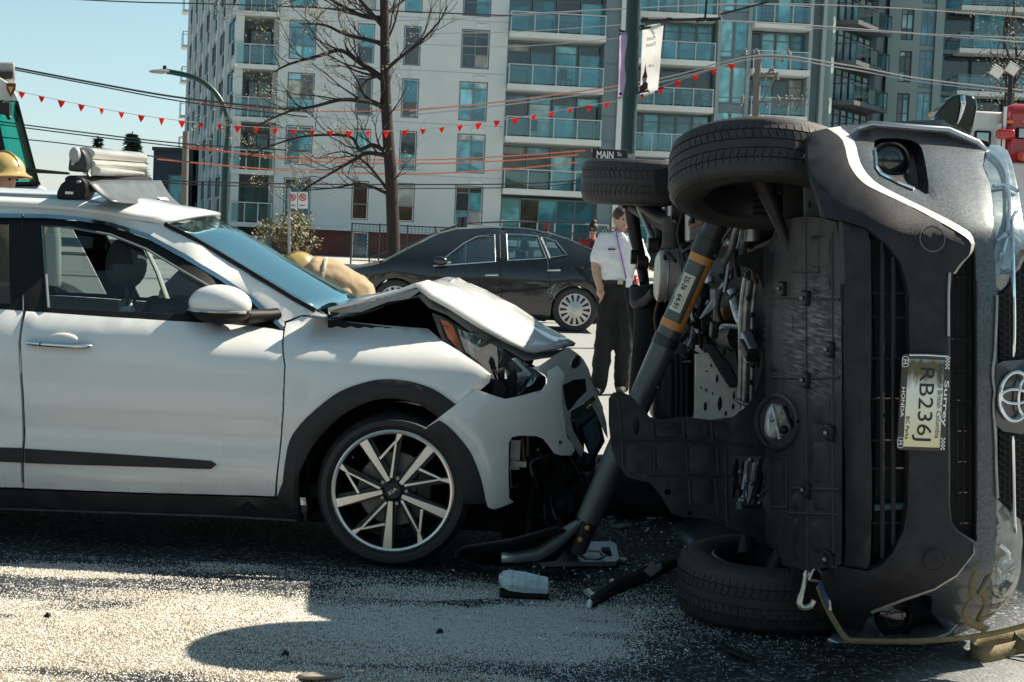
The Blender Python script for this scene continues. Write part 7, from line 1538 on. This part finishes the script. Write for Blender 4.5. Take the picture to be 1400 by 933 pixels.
# wheels
def rav_wheel(w_, v_, outer, steer=0., lean=0., uc=.36):
    Mw = Matrix.Translation((uc, w_, v_)) @ Matrix.Rotation(lean, 4, 'Y') @ Matrix.Rotation(steer, 4, 'X') @ (Matrix.Rotation(math.pi, 4, 'X') if outer < 0 else Matrix.Identity(4))
    a, tb = tyre_mesh(.362, .232, .225, Mw, 80); wh = a.build('wheel', RUBBER, rav, local=True, ang=50); tb.build('tread', RUBBER, wh, local=True, ang=0)
    mb = MB(); mb.lathe([(.232, -.1), (.222, -.105), (.205, -.09), (.19, -.04), (.188, .05), (.12, .07), (.0, .07)], 40, Mw); mb.lathe([(.232, .1), (.22, .095), (.12, .085), (0, .09)], 40, Mw); mb.build('rim', ALLOYD, wh, local=True)
    mb = MB(); mb.lathe([(0, -.02), (.13, -.02), (.145, -.01), (.145, .0), (.08, .01)], 32, Mw); mb.build('brake_disc', DARKST, wh, local=True)
    mb = MB(); mb.box((.09, .06, -.03), (.09, .12, .08)); mb.v = [Mw @ v for v in mb.v]; mb.build('brake_caliper', DARKST, wh, local=True, bevel=.012)
    mb = MB(); mb.tube([Mw @ Vector((0, 0, -.02)), Mw @ Vector((.10, 0, -.25)), Mw @ Vector((.24, .0, -.5))], [.04, .016, .015], 10); mb.build('drive_shaft', DARKST, wh, local=True)
rav_wheel(.95, 1.725, 1, R(-17), R(3)); rav_wheel(.93, .148, -1, R(3), R(-1), .47); rav_wheel(3.59, 1.765, 1, R(1)); rav_wheel(3.59, .148, -1)
# arch liners
P9([(1072, 222), (1098, 210), (1100, 296), (1070, 300), (1071, 240)], 6.75, .02, 'arch_liner', BLACKP, bev=.004); lnr = P9([(1098, 230), (1106, 208), (1120, 210), (1127, 230), (1128, 296), (1100, 298)], 6.55, .02, 'arch_liner', mat('liner_grey', (.07, .072, .075), .6), bev=.004)
for x, y in ((1118, 238), (1112, 258), (1106, 280)): mb = MB(); mb.ball(P(x, y, 6.545), (.008, .004, .012), 8, 6); mb.build('clip_hole', BLK, lnr)
P9([(893, 231), (918, 228), (919, 264), (895, 266)], 8.9, .015, 'mud_flap', BLACKP, bev=.004); P9([(1100, 780), (1120, 786), (1150, 850), (1110, 835)], 6.25, .05, 'arch_liner', BLACKP, bev=.004); P9([(1082, 776), (1098, 780), (1098, 832), (1083, 828)], 6.3, .02, 'arch_liner', BLACKP, bev=.004)
# exhaust
EXH = mat('muffler_steel', (.66, .61, .54), .45, .35, var=.25, scale=7, bump=.15); 
c0, c1 = P(898, 378, 9.0), P(944, 374, 9.05); d_ = c1 - c0; Mm = frame(c0, Vector((0, 0, 1)).cross(d_), Vector((0, 0, 1))); 
zax = d_.normalized(); xax = Vector((0, 1, 0)); Mm = Matrix((( *(xax.x, Zv.x, zax.x), c0.x), (*(xax.y, Zv.y, zax.y), c0.y), (*(xax.z, Zv.z, zax.z), c0.z), (0, 0, 0, 1)))
L_ = d_.length; mb = MB(); mb.lathe([(0, -.015), (.10, -.01), (.128, .005), (.134, .02), (.134, L_ * .55), (.137, L_ * .56), (.134, L_ * .58), (.134, L_ - .01), (.12, L_ + .01), (0, L_ + .02)], 36, Mm); mu_ = mb.build('muffler', EXH, rav, ang=40)
for f in (.25, .6): mb = MB(); mb.lathe([(.136, L_ * f), (.140, L_ * f + .004), (.136, L_ * f + .008)], 36, Mm); mb.build('seam', STEEL, mu_)
def upipe(pts, r, m, name, D_=None, n=10):
    p3 = crv([P(x, y, (d[0] if d else D_)) for x, y, *d in pts], 5); mb = MB(); k = len(p3); mb.tube(p3, r if not isinstance(r, tuple) else [r[0] + (r[1] - r[0]) * i / (k - 1) for i in range(k)], n); return mb.build(name, m, rav, ang=60)
upipe([(956, 392, 8.6), (962, 420, 8.5), (971, 450, 8.4), (990, 461, 8.2), (1014, 461, 7.9)], .05, DARKST, 'exhaust_pipe'); upipe([(896, 400, 9.1), (884, 412, 9.2), (870, 415, 9.3), (868, 395, 9.4)], .033, DARKST, 'tail_pipe'); upipe([(996, 461, 8.1), (1012, 461, 7.9)], .062, DARKST, 'flexi_joint')
upipe([(863, 284, 9.6), (868, 320, 9.6), (875, 352, 9.6), (881, 388, 9.5)], (.04, .028), DARKST, 'trailing_arm'); upipe([(869, 272, 9.4), (884, 306, 9.3), (897, 338, 9.2), (910, 352, 9.1)], .018, STEEL, 'control_rod'); upipe([(856, 276, 9.7), (880, 292, 9.4), (915, 312, 9.1)], .035, DARKST, 'lateral_arm')
upipe([(875, 280, 9.3), (905, 300, 9.0), (930, 300, 8.8)], .028, DARKST, 'lateral_arm'); upipe([(922, 300, 8.9), (921, 340, 8.9)], .06, DARKST, 'damper'); upipe([(922, 282, 8.9), (922, 302, 8.9)], .035, STEEL, 'damper_rod')
upipe([(868, 395, 9.5), (873, 430, 9.5), (878, 470, 9.5), (878, 520, 9.5)], (.06, .05), DARKIN, 'side_member'); upipe([(884, 390, 9.3), (890, 440, 9.3), (884, 540, 9.3)], (.09, .1), DARKIN, 'rear_subframe')
for x, y, D_ in ((894, 336, 9.15), (879, 360, 9.4), (870, 352, 9.5), (858, 276, 9.6), (926, 290, 8.8)): mb = MB(); mb.lathe([(.0, .03), (.025, .03), (.04, .02), (.04, -.03), (0, -.03)], 14, frame(P(x, y, D_), (0, 1, 0), (0, 0, 1))); mb.build('bush', DARKST, rav)
for x0, y0, x1, y1, D_, m_ in ((940, 286, 966, 330, 8.5, STEEL), (948, 296, 968, 352, 8.6, DARKST), (968, 352, 992, 387, 7.9, mat('box_grey', (.13, .15, .16), .5)), (966, 376, 976, 388, 7.85, STEEL), (895, 300, 915, 335, 9.2, DARKST), (930, 330, 950, 345, 8.8, BLACKP), (940, 400, 955, 470, 8.7, DARKST), (975, 395, 1003, 440, 8.2, mat('gearbox', (.20, .195, .18), .5, .5, var=.5, scale=14, bump=.6, bscale=20))):
    P9([(x0, y0), (x1, y0 + 1), (x1, y1), (x0, y1 + 1)], D_, .15, 'underbody_bracket', m_, bev=.012)
# fuel tank and pale heat shield
P9([(893, 505), (905, 484), (925, 474), (950, 472), (950, 576), (930, 582), (892, 580)], 8.75, .3, 'fuel_tank', mat('tank_black', (.035, .037, .042), .45, var=.2), bev=.05)
for x in (916, 924, 931, 938): upipe([(x, 482 + (930 - x) * .3, 8.72), (x + 1, 530, 8.72), (x, 576, 8.72)], .012, PLU, 'tank_rib')
hsd = P9([(951, 472), (962, 473), (974, 492), (987, 514), (998, 531), (1012, 528), (1010, 550), (1007, 570), (949.6, 577)], 8.3, .02, 'heat_shield', mat('heat_shield', (.86, .81, .70), .5, .1, var=.12, scale=9, bump=.4, bscale=25), bev=.003)
for x, y, a, b_ in ((980, 518, .006, .02), (984, 552, .01, .035), (964, 556, .008, .022), (1003, 541, .005, .02), (972, 500, .005, .008), (958, 530, .004, .006), (965, 533, .005, .007), (974, 538, .004, .006), (960, 478, .004, .006), (1002, 556, .006, .014), (966, 508, .004, .005), (992, 566, .006, .012)): mb = MB(); mb.ball(P(x, y, 8.297), (a, .004, b_), 10, 6); mb.build('shield_slot', BLK, hsd)
P9([(962, 472), (975, 470), (1000, 500), (1012, 526), (1000, 531), (986, 512)], 8.25, .15, 'heat_shield_flange', mat('tank_black'), bev=.01)
for x, r in ((1013, .012), (1019, .018), (1028, .012)): upipe([(x + 6, 380, 7.5), (x, 430, 7.5), (x, 500, 7.5), (x - 2, 566, 7.5)], r, mat('flange_steel', (.42, .42, .40), .4, .7, var=.5, scale=20), 'subframe_flange')
upipe([(1000, 398, 7.8), (1008, 430, 7.7), (1016, 440, 7.6), (1022, 400, 7.5)], .02, BRT, 'subframe_strut'); 
for k in range(8): mb = MB(); mb.ball(P(1022 + rnd.uniform(-3, 8), 385 + k * 23, 7.45), (.012, .008, .012), 8, 6); mb.build('bolt_head', DARKST, rav)
for k in range(22):
    x, y = rnd.uniform(945, 1005), rnd.uniform(395, 470); mb = MB(); c = P(x, y, rnd.uniform(8.2, 8.6)); mb.tube([c, c + Vector((rnd.uniform(-.08, .08), .05, rnd.uniform(-.12, .12))), c + Vector((rnd.uniform(-.12, .12), 0, rnd.uniform(-.2, .2)))], rnd.uniform(.006, .018), 6); mb.build('brake_line', (DARKST, STEEL, BLACKP)[k % 3], rav)
# hoses, lines and fasteners along the floor
for k in range(80):
    x, y = rnd.uniform(890, 1040), rnd.uniform(285, 575); u_ = rnd.uniform(.40, .52)
    if y > 400 and 948 < x < 1015 and y > 466: continue
    c = U(x, y, u_); kind = k % 4
    mb = MB()
    if kind == 0: e = Vector((rnd.uniform(-.03, .03), rnd.uniform(.1, .5), rnd.uniform(-.04, .04))); mb.tube(crv([c, c + e * .5 + Vector((rnd.uniform(-.04, .0), 0, rnd.uniform(-.05, .05))), c + e], 4), rnd.uniform(.005, .014), 6)
    elif kind == 1: e = Vector((0, rnd.uniform(-.05, .05), rnd.uniform(.08, .3))); mb.tube(crv([c, c + e * .5 + Vector((-.03, rnd.uniform(-.05, .05), 0)), c + e], 4), rnd.uniform(.005, .012), 6)
    elif kind == 2: mb.box(c, (rnd.uniform(.02, .06), rnd.uniform(.05, .18), rnd.uniform(.03, .1)), Matrix.Rotation(rnd.uniform(-.4, .4), 3, 'X'))
    else: mb.lathe([(0, -.02), (.012, -.02), (.014, -.012), (.022, -.01), (.022, 0), (0, 0)], 10, Matrix.Translation(c) @ Matrix.Rotation(R(90), 4, 'Y'))
    mb.build(('hose', 'brake_line', 'bracket', 'bolt_head')[kind], (DARKST, STEEL, BLACKP, mat('rusty_steel', (.14, .075, .04), .7, .3, var=.5, scale=30))[(k // 4) % 4], rav, local=True, ang=40, bevel=.006 if kind == 2 else 0)
# front upper suspension
ARM = mat('pressed_arm', (.20, .215, .21), .45, .6, var=.4, scale=12)
upipe([(1000, 256, 7.1), (1010, 275, 7.1), (1018, 298, 7.15), (1017, 325, 7.2), (1013, 342, 7.2)], .022, ARM, 'control_arm'); upipe([(1012, 300, 7.05), (1004, 322, 7.1), (998, 345, 7.15), (990, 360, 7.2)], .014, STEEL, 'anti_roll_link'); upipe([(996, 252, 7.), (1003, 260, 7.05)], .02, BRT, 'ball_joint')
upipe([(1002, 330, 7.3), (996, 365, 7.3), (990, 400, 7.3)], .007, STEEL, 'brake_line'); upipe([(1040, 300, 7.2), (1052, 280, 7.05), (1058, 250, 6.95)], (.05, .07), DARKIN, 'cv_boot')
for y in (262, 270, 278, 286, 294): mb = MB(); mb.lathe([(.05, -.01), (.062, 0), (.05, .01)], 20, Matrix.Translation(P(1050, y, 6.95))); mb.build('boot_ridge', DARKIN, rav)
upipe([(1028, 310, 7.1), (1028, 330, 7.1)], .03, STEEL, 'mount'); P9([(1015, 300), (1062, 296), (1058, 326), (1020, 342)], 7.35, .1, 'crossmember', DARKST, bev=.02)
P9([(975, 252), (986, 250.5), (993, 258), (985, 271), (977, 267)], 7.25, .01, 'sunlit_patch', mat('sunlit_patch_cream', (.72, .68, .58), .5), bev=.002)  # cream plate stands in for sunlight showing through the hub gap
upipe([(1030, 745, 6.9), (1020, 720, 6.95), (1012, 690, 7.05)], .02, ARM, 'control_arm'); upipe([(1018, 760, 6.8), (1022, 735, 6.85)], .03, DARKST, 'ball_joint')
# ================================================================== rescue strut propping the car
a, b_ = P(984, 296, 7.2), P(806, 706, 7.32)
stt = thing('rescue_strut', 'grey rescue strut with orange bands propping up the overturned car', 'strut', Vector((b_.x, b_.y, 0)))
ST = mat('strut_grey', (.085, .10, .105), .36, .35, var=.12, scale=9); SD = mat('strut_dark', (.022, .024, .026), .45); ORG = mat('strut_orange', (.62, .27, .07), .5)
d = b_ - a; ax_ = d.normalized(); L_ = d.length
zz = ax_; xx = Vector((0, 0, 1)).cross(zz).normalized(); yy = zz.cross(xx); Mst = Matrix(((xx.x, yy.x, zz.x, a.x), (xx.y, yy.y, zz.y, a.y), (xx.z, yy.z, zz.z, a.z), (0, 0, 0, 1)))
def ts(y): return (y - 296) / 410 * L_
def ring(n_, y0, y1, r, m, parent=stt): mb = MB(); mb.lathe([(0, ts(y0)), (r, ts(y0)), (r, ts(y1)), (0, ts(y1))], 28, Mst); return mb.build(n_, m, parent, ang=40)
ring('head', 292, 326, .046, SD); ring('collar', 326, 348, .056, SD); ring('inner_tube', 348, 457, .050, ST); ring('collar', 457, 470, .055, SD); ring('outer_tube', 470, 712, .052, ST)
ring('band', 347, 358, .0515, ORG); ring('band', 436, 446, .0515, ORG)
mb = MB(); vw = (EYE - a).normalized(); vw = (vw - zz * vw.dot(zz)).normalized(); sd_ = zz.cross(vw)
if sd_.x < 0: sd_ = -sd_
rows = [[a + zz * t_ + (sd_ * math.sin(q) + vw * math.cos(q)) * .0515 for q in np.linspace(R(35), R(75), 6)] for t_ in np.linspace(ts(352), ts(442), 6)]; mb.grid(rows); mb.build('stripe', ORG, stt)
rows = [[a + zz * t_ + (sd_ * math.sin(q) + vw * math.cos(q)) * .0518 for q in np.linspace(R(-55), R(10), 10)] for t_ in np.linspace(ts(375), ts(424), 8)]; mb = MB(); mb.grid(rows); lab = mb.build('label', mat('label_cream', (.72, .70, .58), .5), stt)
cn = vw * math.cos(R(-22)) + sd_ * math.sin(R(-22))
for s_, y, w_ in (('25-36', 387, .06), ('64-91', 411, .06)): text(s_, frame(a + zz * ts(y) + cn * .0535, zz, cn.cross(zz)), w_, .024, INK, lab, bold=True, ext=.0005)
for s_, y in (('inches', 389), ('cm', 413)): text(s_, frame(a + zz * ts(y) + cn * .0525 - (cn.cross(zz)) * .024, zz, cn.cross(zz)), .04, .008, INK, lab, ext=.0005)
for t_, q in ((ts(342), 1.), (ts(520), 1.1)): mb = MB(); mb.ball(a + zz * t_ + (sd_ * math.sin(q) + vw * math.cos(q)) * .056, .012, 10, 6); mb.build('pin', SD, stt)
g0 = G(800, 766); mb = MB(); mb.tube([b_ + zz * (-.02), Vector((b_.x - .04, b_.y, .16)), Vector((g0.x - .06, g0.y + .05, .05))], [.046, .04, .03], 12); mb.build('foot_link', SD, stt)
BP = mat('base_plate_grey', (.30, .33, .35), .4, .5)
def gq(pts, z): return [G(x, y, z) for x, y in pts]
mb = MB(); o_ = [(734, 772), (752, 752), (778, 749), (836, 749), (842, 753), (846, 773), (842, 777), (740, 778)]; i_ = [(822, 757), (833, 757), (837, 770), (820, 770)]
v2, f2 = fill([tuple(G(*p).xy) for p in o_], .03, [[tuple(G(*p).xy) for p in i_]]); mb.add([(p.x, p.y, .03) for p in v2], f2); pl_ = mb.build('base_plate', BP, stt, ang=0); pl_.modifiers.new('s', 'SOLIDIFY').thickness = .02
mb = MB(); mb.tube([G(792, 758, .05), G(800, 764, .05), G(815, 766, .05), G(826, 761, .05), G(820, 754, .05), G(804, 753, .05)], .006, 6); mb.build('ring', STEEL, stt)
mb = MB(); mb.lathe([(0, .02), (.025, .02), (.03, 0), (.03, -.05)], 14, frame(G(786, 752, .08), (1, 0, 0), (0, 0, 1))); mb.build('pivot', SD, stt)
for x, y in ((793, 738), (803, 722)): mb = MB(); mb.ball(P(x, y, 7.25), .012, 10, 6); mb.build('bolt', ORG, stt)
# ================================================================== debris
def shard(name, label, cat, pts, z, th, m, grp=None, bev=.0, lift=None):
    q = [G(x, y, z) for x, y in pts]; q = [p + Vector((0, 0, (lift[i] if lift else 0))) for i, p in enumerate(q)]; mb = MB(); mb.prism(q, (0, 0, -th)); o = mb.build(name, m, ang=30, bevel=bev); tag(o, label, cat, grp); return o
# curved skid strip torn off the white car
rows = []
for x, y, z, w_ in ((686, 762, .05, 15), (705, 762, .055, 16), (735, 757, .07, 22), (758, 742, .11, 26), (778, 727, .16, 22), (792, 716, .2, 14), (801, 708, .22, 6)):
    D_ = 7.2 + (x - 686) * .0008; rows.append([P(x, y - w_ * .5, D_ + .05), P(x, y - w_ * .1, D_ - .015), P(x, y + w_ * .5, D_)])
mb = MB(); mb.grid(rows); o = mb.build('bumper_skid_strip', mat('skid_silver', (.52, .57, .60), .35, .5)); o.modifiers.new('s', 'SOLIDIFY').thickness = .012; tag(o, 'curved silver bumper strip lying below the torn white bumper', 'car part')
t = thing('broken_undershield', 'crumpled black plastic shield under the white car front', 'car part', G(700, 765))
for pts, dz in ((((620, 762), (632, 752), (700, 742), (760, 725), (790, 735), (760, 770), (690, 778), (640, 772)), (.10, .14, .2, .26, .2, .05, .03, .05)), (((700, 700), (740, 690), (790, 660), (815, 640), (815, 690), (790, 730), (740, 745), (705, 748)), None)):
    if dz: q = [G(x, y, z_) + Vector((0, .05, 0)) for (x, y), z_ in zip(pts, dz)]
    else: q = [P(x, y, 8.0) for x, y in pts]
    mb = MB(); c = sum(q, Vector()) / len(q) + Vector((0, -.03, .02)); mb.add(q + [c], [(i, (i + 1) % len(q), len(q)) for i in range(len(q))]); o = mb.build('shield_piece', mat('shield_black', (.014, .014, .016), .5, var=.4, scale=20, bump=.6, bscale=30), t, ang=10); o.modifiers.new('s', 'SOLIDIFY').thickness = .01
mb = MB(); mb.tube([G(624, 763, .02), G(633, 757, .12), G(650, 766, .05), G(690, 771, .03)], .012, 6); mb.build('shield_rim', BLACKP, t)
for x, y, r in ((640, 766, .03), (665, 758, .04), (742, 752, .04), (716, 770, .03)):
    mb = MB(); c = G(x, y, .04); mb.box(c, (r * 2.5, .04, r), Matrix.Rotation(rnd.uniform(-.5, .5), 3, 'Y')); mb.build('broken_bracket', DARKST, t, bevel=.006)
# clear lamp unit
t = thing('lamp_fragment', 'clear plastic lamp unit lying on the road beside the wheel', 'lamp part', G(714, 798))
CL = mat('clear_plastic', (.46, .55, .58), .12, .0, var=.25, scale=30, coat=1.); rows = []
A0, A1 = G(682, 790, .08), G(752, 800, .06); ex_ = (A1 - A0)
for f, s_ in ((0, .35), (.08, .8), (.2, 1), (.5, 1), (.8, .85), (.95, .8), (1, .4)):
    c = A0 + ex_ * f; rows.append([c + Vector((0, y * s_, z * s_)) for y, z in ((-.06, -.035), (-.062, -.01), (-.05, .02), (-.01, .04), (.03, .03), (.05, -.0), (.04, -.04))])
mb = MB(); mb.grid(rows, True); lf_ = mb.build('lens', CL, t, ang=25)
for k in range(3): mb = MB(); f = .25 + k * .26; c = A0 + ex_ * f; mb.tube([c + Vector((0, -.064, -.025)), c + Vector((0, -.066, -.005)), c + Vector((0, -.052, .022)), c + Vector((0, -.012, .043))], .002, 5); mb.build('lens_rib', CL, lf_)
mb = MB(); mb.box(A0 + ex_ * .5 + Vector((0, .0, -.05)), (.2, .07, .03)); mb.build('housing', BLACKP, t, bevel=.01); mb = MB(); mb.ball(G(694, 801, .02), (.022, .015, .015), 10, 6); mb.build('red_lens', mat('lamp_red'), t)
# black trim with metal tab
t = thing('torn_trim', 'black torn trim piece with a metal tab lying before the lower tyre', 'car part', G(865, 800))
rows = []
for x, y, w_, z in ((809, 827, 6, .03), (818, 820, 22, .05), (845, 805, 27, .07), (872, 794, 27, .08), (895, 784, 25, .08), (915, 773, 17, .06), (927, 767, 6, .03)):
    D_ = G(x, y + 5).y; rows.append([P(x - 3, y - w_ * .5, D_ + .04), P(x, y - w_ * .1, D_ - .005), P(x + 1, y + w_ * .1, D_ - .03), P(x + 2, y + w_ * .5, D_ - .01)])
mb = MB(); mb.grid(rows); o = mb.build('trim', BLACKP, t, ang=25); o.modifiers.new('s', 'SOLIDIFY').thickness = .015
mb = MB(); D_ = G(890, 790).y; mb.prism([P(x, y, D_ - .06) for x, y in ((874, 794), (880, 781), (886, 776), (889, 768), (895, 768), (896, 774), (904, 771), (905, 778), (893, 788))], (.0, .012, 0)); mb.build('metal_tab', STEEL, t, ang=20, bevel=.002)
mb = MB(); mb.ball(G(806, 826, .02), (.012, .02, .02), 8, 6); mb.build('trim_clip', WHT, t)
CLR = mat('glass_shard', (.62, .70, .72), .15, coat=1.)
bits = [((830, 706, 844, 703), 'pale shard lying nearest the strut foot'), ((836, 718, 864, 716), 'long pale shard behind the strut foot'), ((896, 698, 914, 696), 'pale shard under the hanging undertray edge'), ((884, 707, 904, 705), 'grey shard left of the lower tyre'), ((846, 763, 858, 764), 'white chip right of the strut base plate'), ((833, 793, 842, 795), 'small white chip above the torn trim'), ((797, 806, 813, 812), 'grey plastic flake in the granules left of the torn trim')]
for (x0, y0, x1, y1), lab_ in bits: shard('plastic_shard', lab_, 'shard', ((x0, y0), ((x0 + x1) / 2, y0 - 2.0), (x1, y1), ((x0 + x1) / 2 + 2, y1 + 2.2)), .02, .012, CLR, 'pale shards on the asphalt')
for k, (x, y, lab_) in enumerate(((601, 862, 'small black plug upright in the granules'), (975, 877, 'black crumb left of the dark stick'), (1117, 925, 'black crumb at the bottom right of the picture'), (65, 840, 'dark leaf scrap at the far left'), (390, 892, 'small dark scrap in the round shadow'))):
    mb = MB(); c = G(x, y, .012); mb.add([c + Vector(q) * .016 for q in ((-1, -.4, -.7), (.9, -.6, -.7), (.3, .9, -.7), (-.2, .1, .5), (.7, .3, .1))], [(0, 1, 2), (0, 3, 1), (1, 3, 4), (4, 3, 2), (0, 2, 3), (1, 4, 2)]); o = mb.build('black_crumb', BLACKP, ang=0); tag(o, lab_, 'debris', 'small dark scraps')
mb = MB(); mb.tube([G(985, 880, .012), G(1000, 891, .016), (G(1015, 897, .014)), G(1031, 903, .012)], [.012, .016, .018, .016], 6, squash=.5); o = mb.build('trim_stick', BLACKP); tag(o, 'short black stick of trim on the bare asphalt foreground', 'debris')
rows = [[G(x, y, z) for x, y, z in r] for r in (((408, 922, .004), (425, 919, .02), (445, 919, .015), (470, 921, .006)), ((405, 926, .004), (425, 925, .025), (447, 925, .02), (472, 924, .006)), ((412, 929, .004), (428, 930, .01), (450, 929, .008), (468, 927, .004)))]
mb = MB(); mb.grid(rows); o = mb.build('paper_scrap', mat('grey_scrap', (.30, .27, .22), .7)); o.modifiers.new('s', 'SOLIDIFY').thickness = .004; tag(o, 'crumpled grey scrap at the bottom edge in the granules', 'debris')
mb = MB(); rg = random.Random(21)
for k in range(420):
    x = rg.gauss(800, 95); y = rg.gauss(745, 38) if k % 3 else rg.uniform(690, 900)
    if not (560 < x < 1150 and 690 < y < 930): continue
    c = G(x, y, .004); s = rg.uniform(.003, .011); a = rg.uniform(0, 6.28); q = [c + Vector((math.cos(a + d_) * s * f, math.sin(a + d_) * s * f, rg.uniform(-.003, .006))) for d_, f in ((0, 1), (1.9, .7), (3.6, .9))]
    mb.add(q + [c + Vector((0, 0, s * .9))], [(0, 1, 3), (1, 2, 3), (2, 0, 3)])
o = mb.build('glass_crumbs', CLR, ang=0); tag(o, 'broken glass and plastic crumbs strewn between the two crashed cars', 'broken glass', None, 'stuff')
# ================================================================== tow strap
TANS = mat('strap_tan', (.23, .185, .10), .8, var=.25, scale=30, bump=.4, bscale=120)
def ribbon(name, pts, w_, axis, m, par, k=5):
    p3 = crv(pts, k); mb = MB(); rows = []
    for i, p in enumerate(p3):
        a = Vector(axis(i / (len(p3) - 1))).normalized() * w_ / 2; rows.append([p - a, p, p + a])
    mb.grid(rows); o = mb.build(name, m, par, ang=60); s = o.modifiers.new('s', 'SOLIDIFY'); s.thickness = .004; return o
t = thing('tow_strap', 'tan webbing strap with steel hook hanging from the overturned car corner', 'strap', G(1165, 878))
ribbon('webbing', [P(1118, 800, 6.12), P(1128, 826, 6.12), P(1142, 852, 6.13), P(1158, 874, 6.12), P(1180, 877, 6.1), P(1240, 877.5, 6.05), P(1300, 874, 6.0), P(1350, 868, 5.98), P(1400, 856, 5.95), P(1440, 846, 5.95)], .021, lambda f: (.5, 0, .6) if f < .36 else (.06, -.2, 1), TANS, t)
P9_ = P(1122, 800, 6.1); mb = MB(); mb.prism([P(x, y, 6.1) for x, y in ((1118, 795), (1130, 796), (1134, 832), (1126, 818))], (0, .006, 0)); mb.build('blue_tag', mat('tag_blue', (.03, .08, .24), .6), t, ang=0)
mb = MB(); mb.prism([P(x, y, 6.105) for x, y in ((1130, 797), (1133, 798), (1137, 835), (1133, 834))], (0, .004, 0)); mb.build('white_tag', WHT, t, ang=0)
HKM = mat('hook_zinc', (.62, .60, .48), .35, .8)
mb = MB(); mb.tube(crv([P(1102, 784, 6.12), P(1098, 805, 6.11), P(1093, 824, 6.1), P(1098, 831, 6.1), P(1108, 829, 6.1), P(1113, 821, 6.1)], 4), [.008] * 6 + [.011] * 11 + [.009] * 4, 8); mb.tube([P(1099, 787, 6.12), P(1102, 781, 6.12), P(1107, 783, 6.12), P(1104, 790, 6.12), P(1099, 787, 6.12)], .006, 6); mb.build('hook', HKM, t)
mb = MB(); mb.tube([P(1106, 793, 6.11), P(1112, 780, 6.11), P(1117, 777, 6.11), P(1128, 789, 6.11), P(1126, 796, 6.11), P(1106, 793, 6.11)], .005, 6); mb.build('d_ring', HKM, t)
t = thing('strap_coil', 'loose tan webbing coil lying on the road at the right edge', 'strap', G(1350, 895))
ribbon('webbing', [G(1420, 868, .03), G(1385, 872, .03), G(1345, 876, .03), G(1327, 882, .03), G(1330, 892, .03), G(1350, 895, .03), G(1380, 889, .03), G(1400, 884, .035), G(1430, 890, .03)], .055, lambda f: (.0, .0, 1), TANS, t)
ribbon('webbing', [G(1440, 872, .02), G(1410, 866, .06), G(1388, 868, .07), G(1392, 880, .05), G(1430, 896, .03)], .05, lambda f: (.3, .3, .8), TANS, t)
t = thing('strap_loop', 'tan strap loops draped on the lower headlight corner', 'strap', P(1335, 860, 6.0))
ribbon('webbing', [P(1350, 862, 6.0), P(1328, 852, 5.98), P(1318, 838, 5.97), P(1326, 818, 5.97), P(1342, 808, 5.98), P(1347, 826, 6.0), P(1338, 846, 6.0), P(1356, 840, 6.0)], .03, lambda f: (.4, -.3, .6), TANS, t)
ribbon('webbing', [P(1334, 780, 5.95), P(1328, 800, 5.95), P(1333, 818, 5.96), P(1345, 800, 5.96), P(1352, 786, 5.97)], .028, lambda f: (.5, -.3, .4), TANS, t)
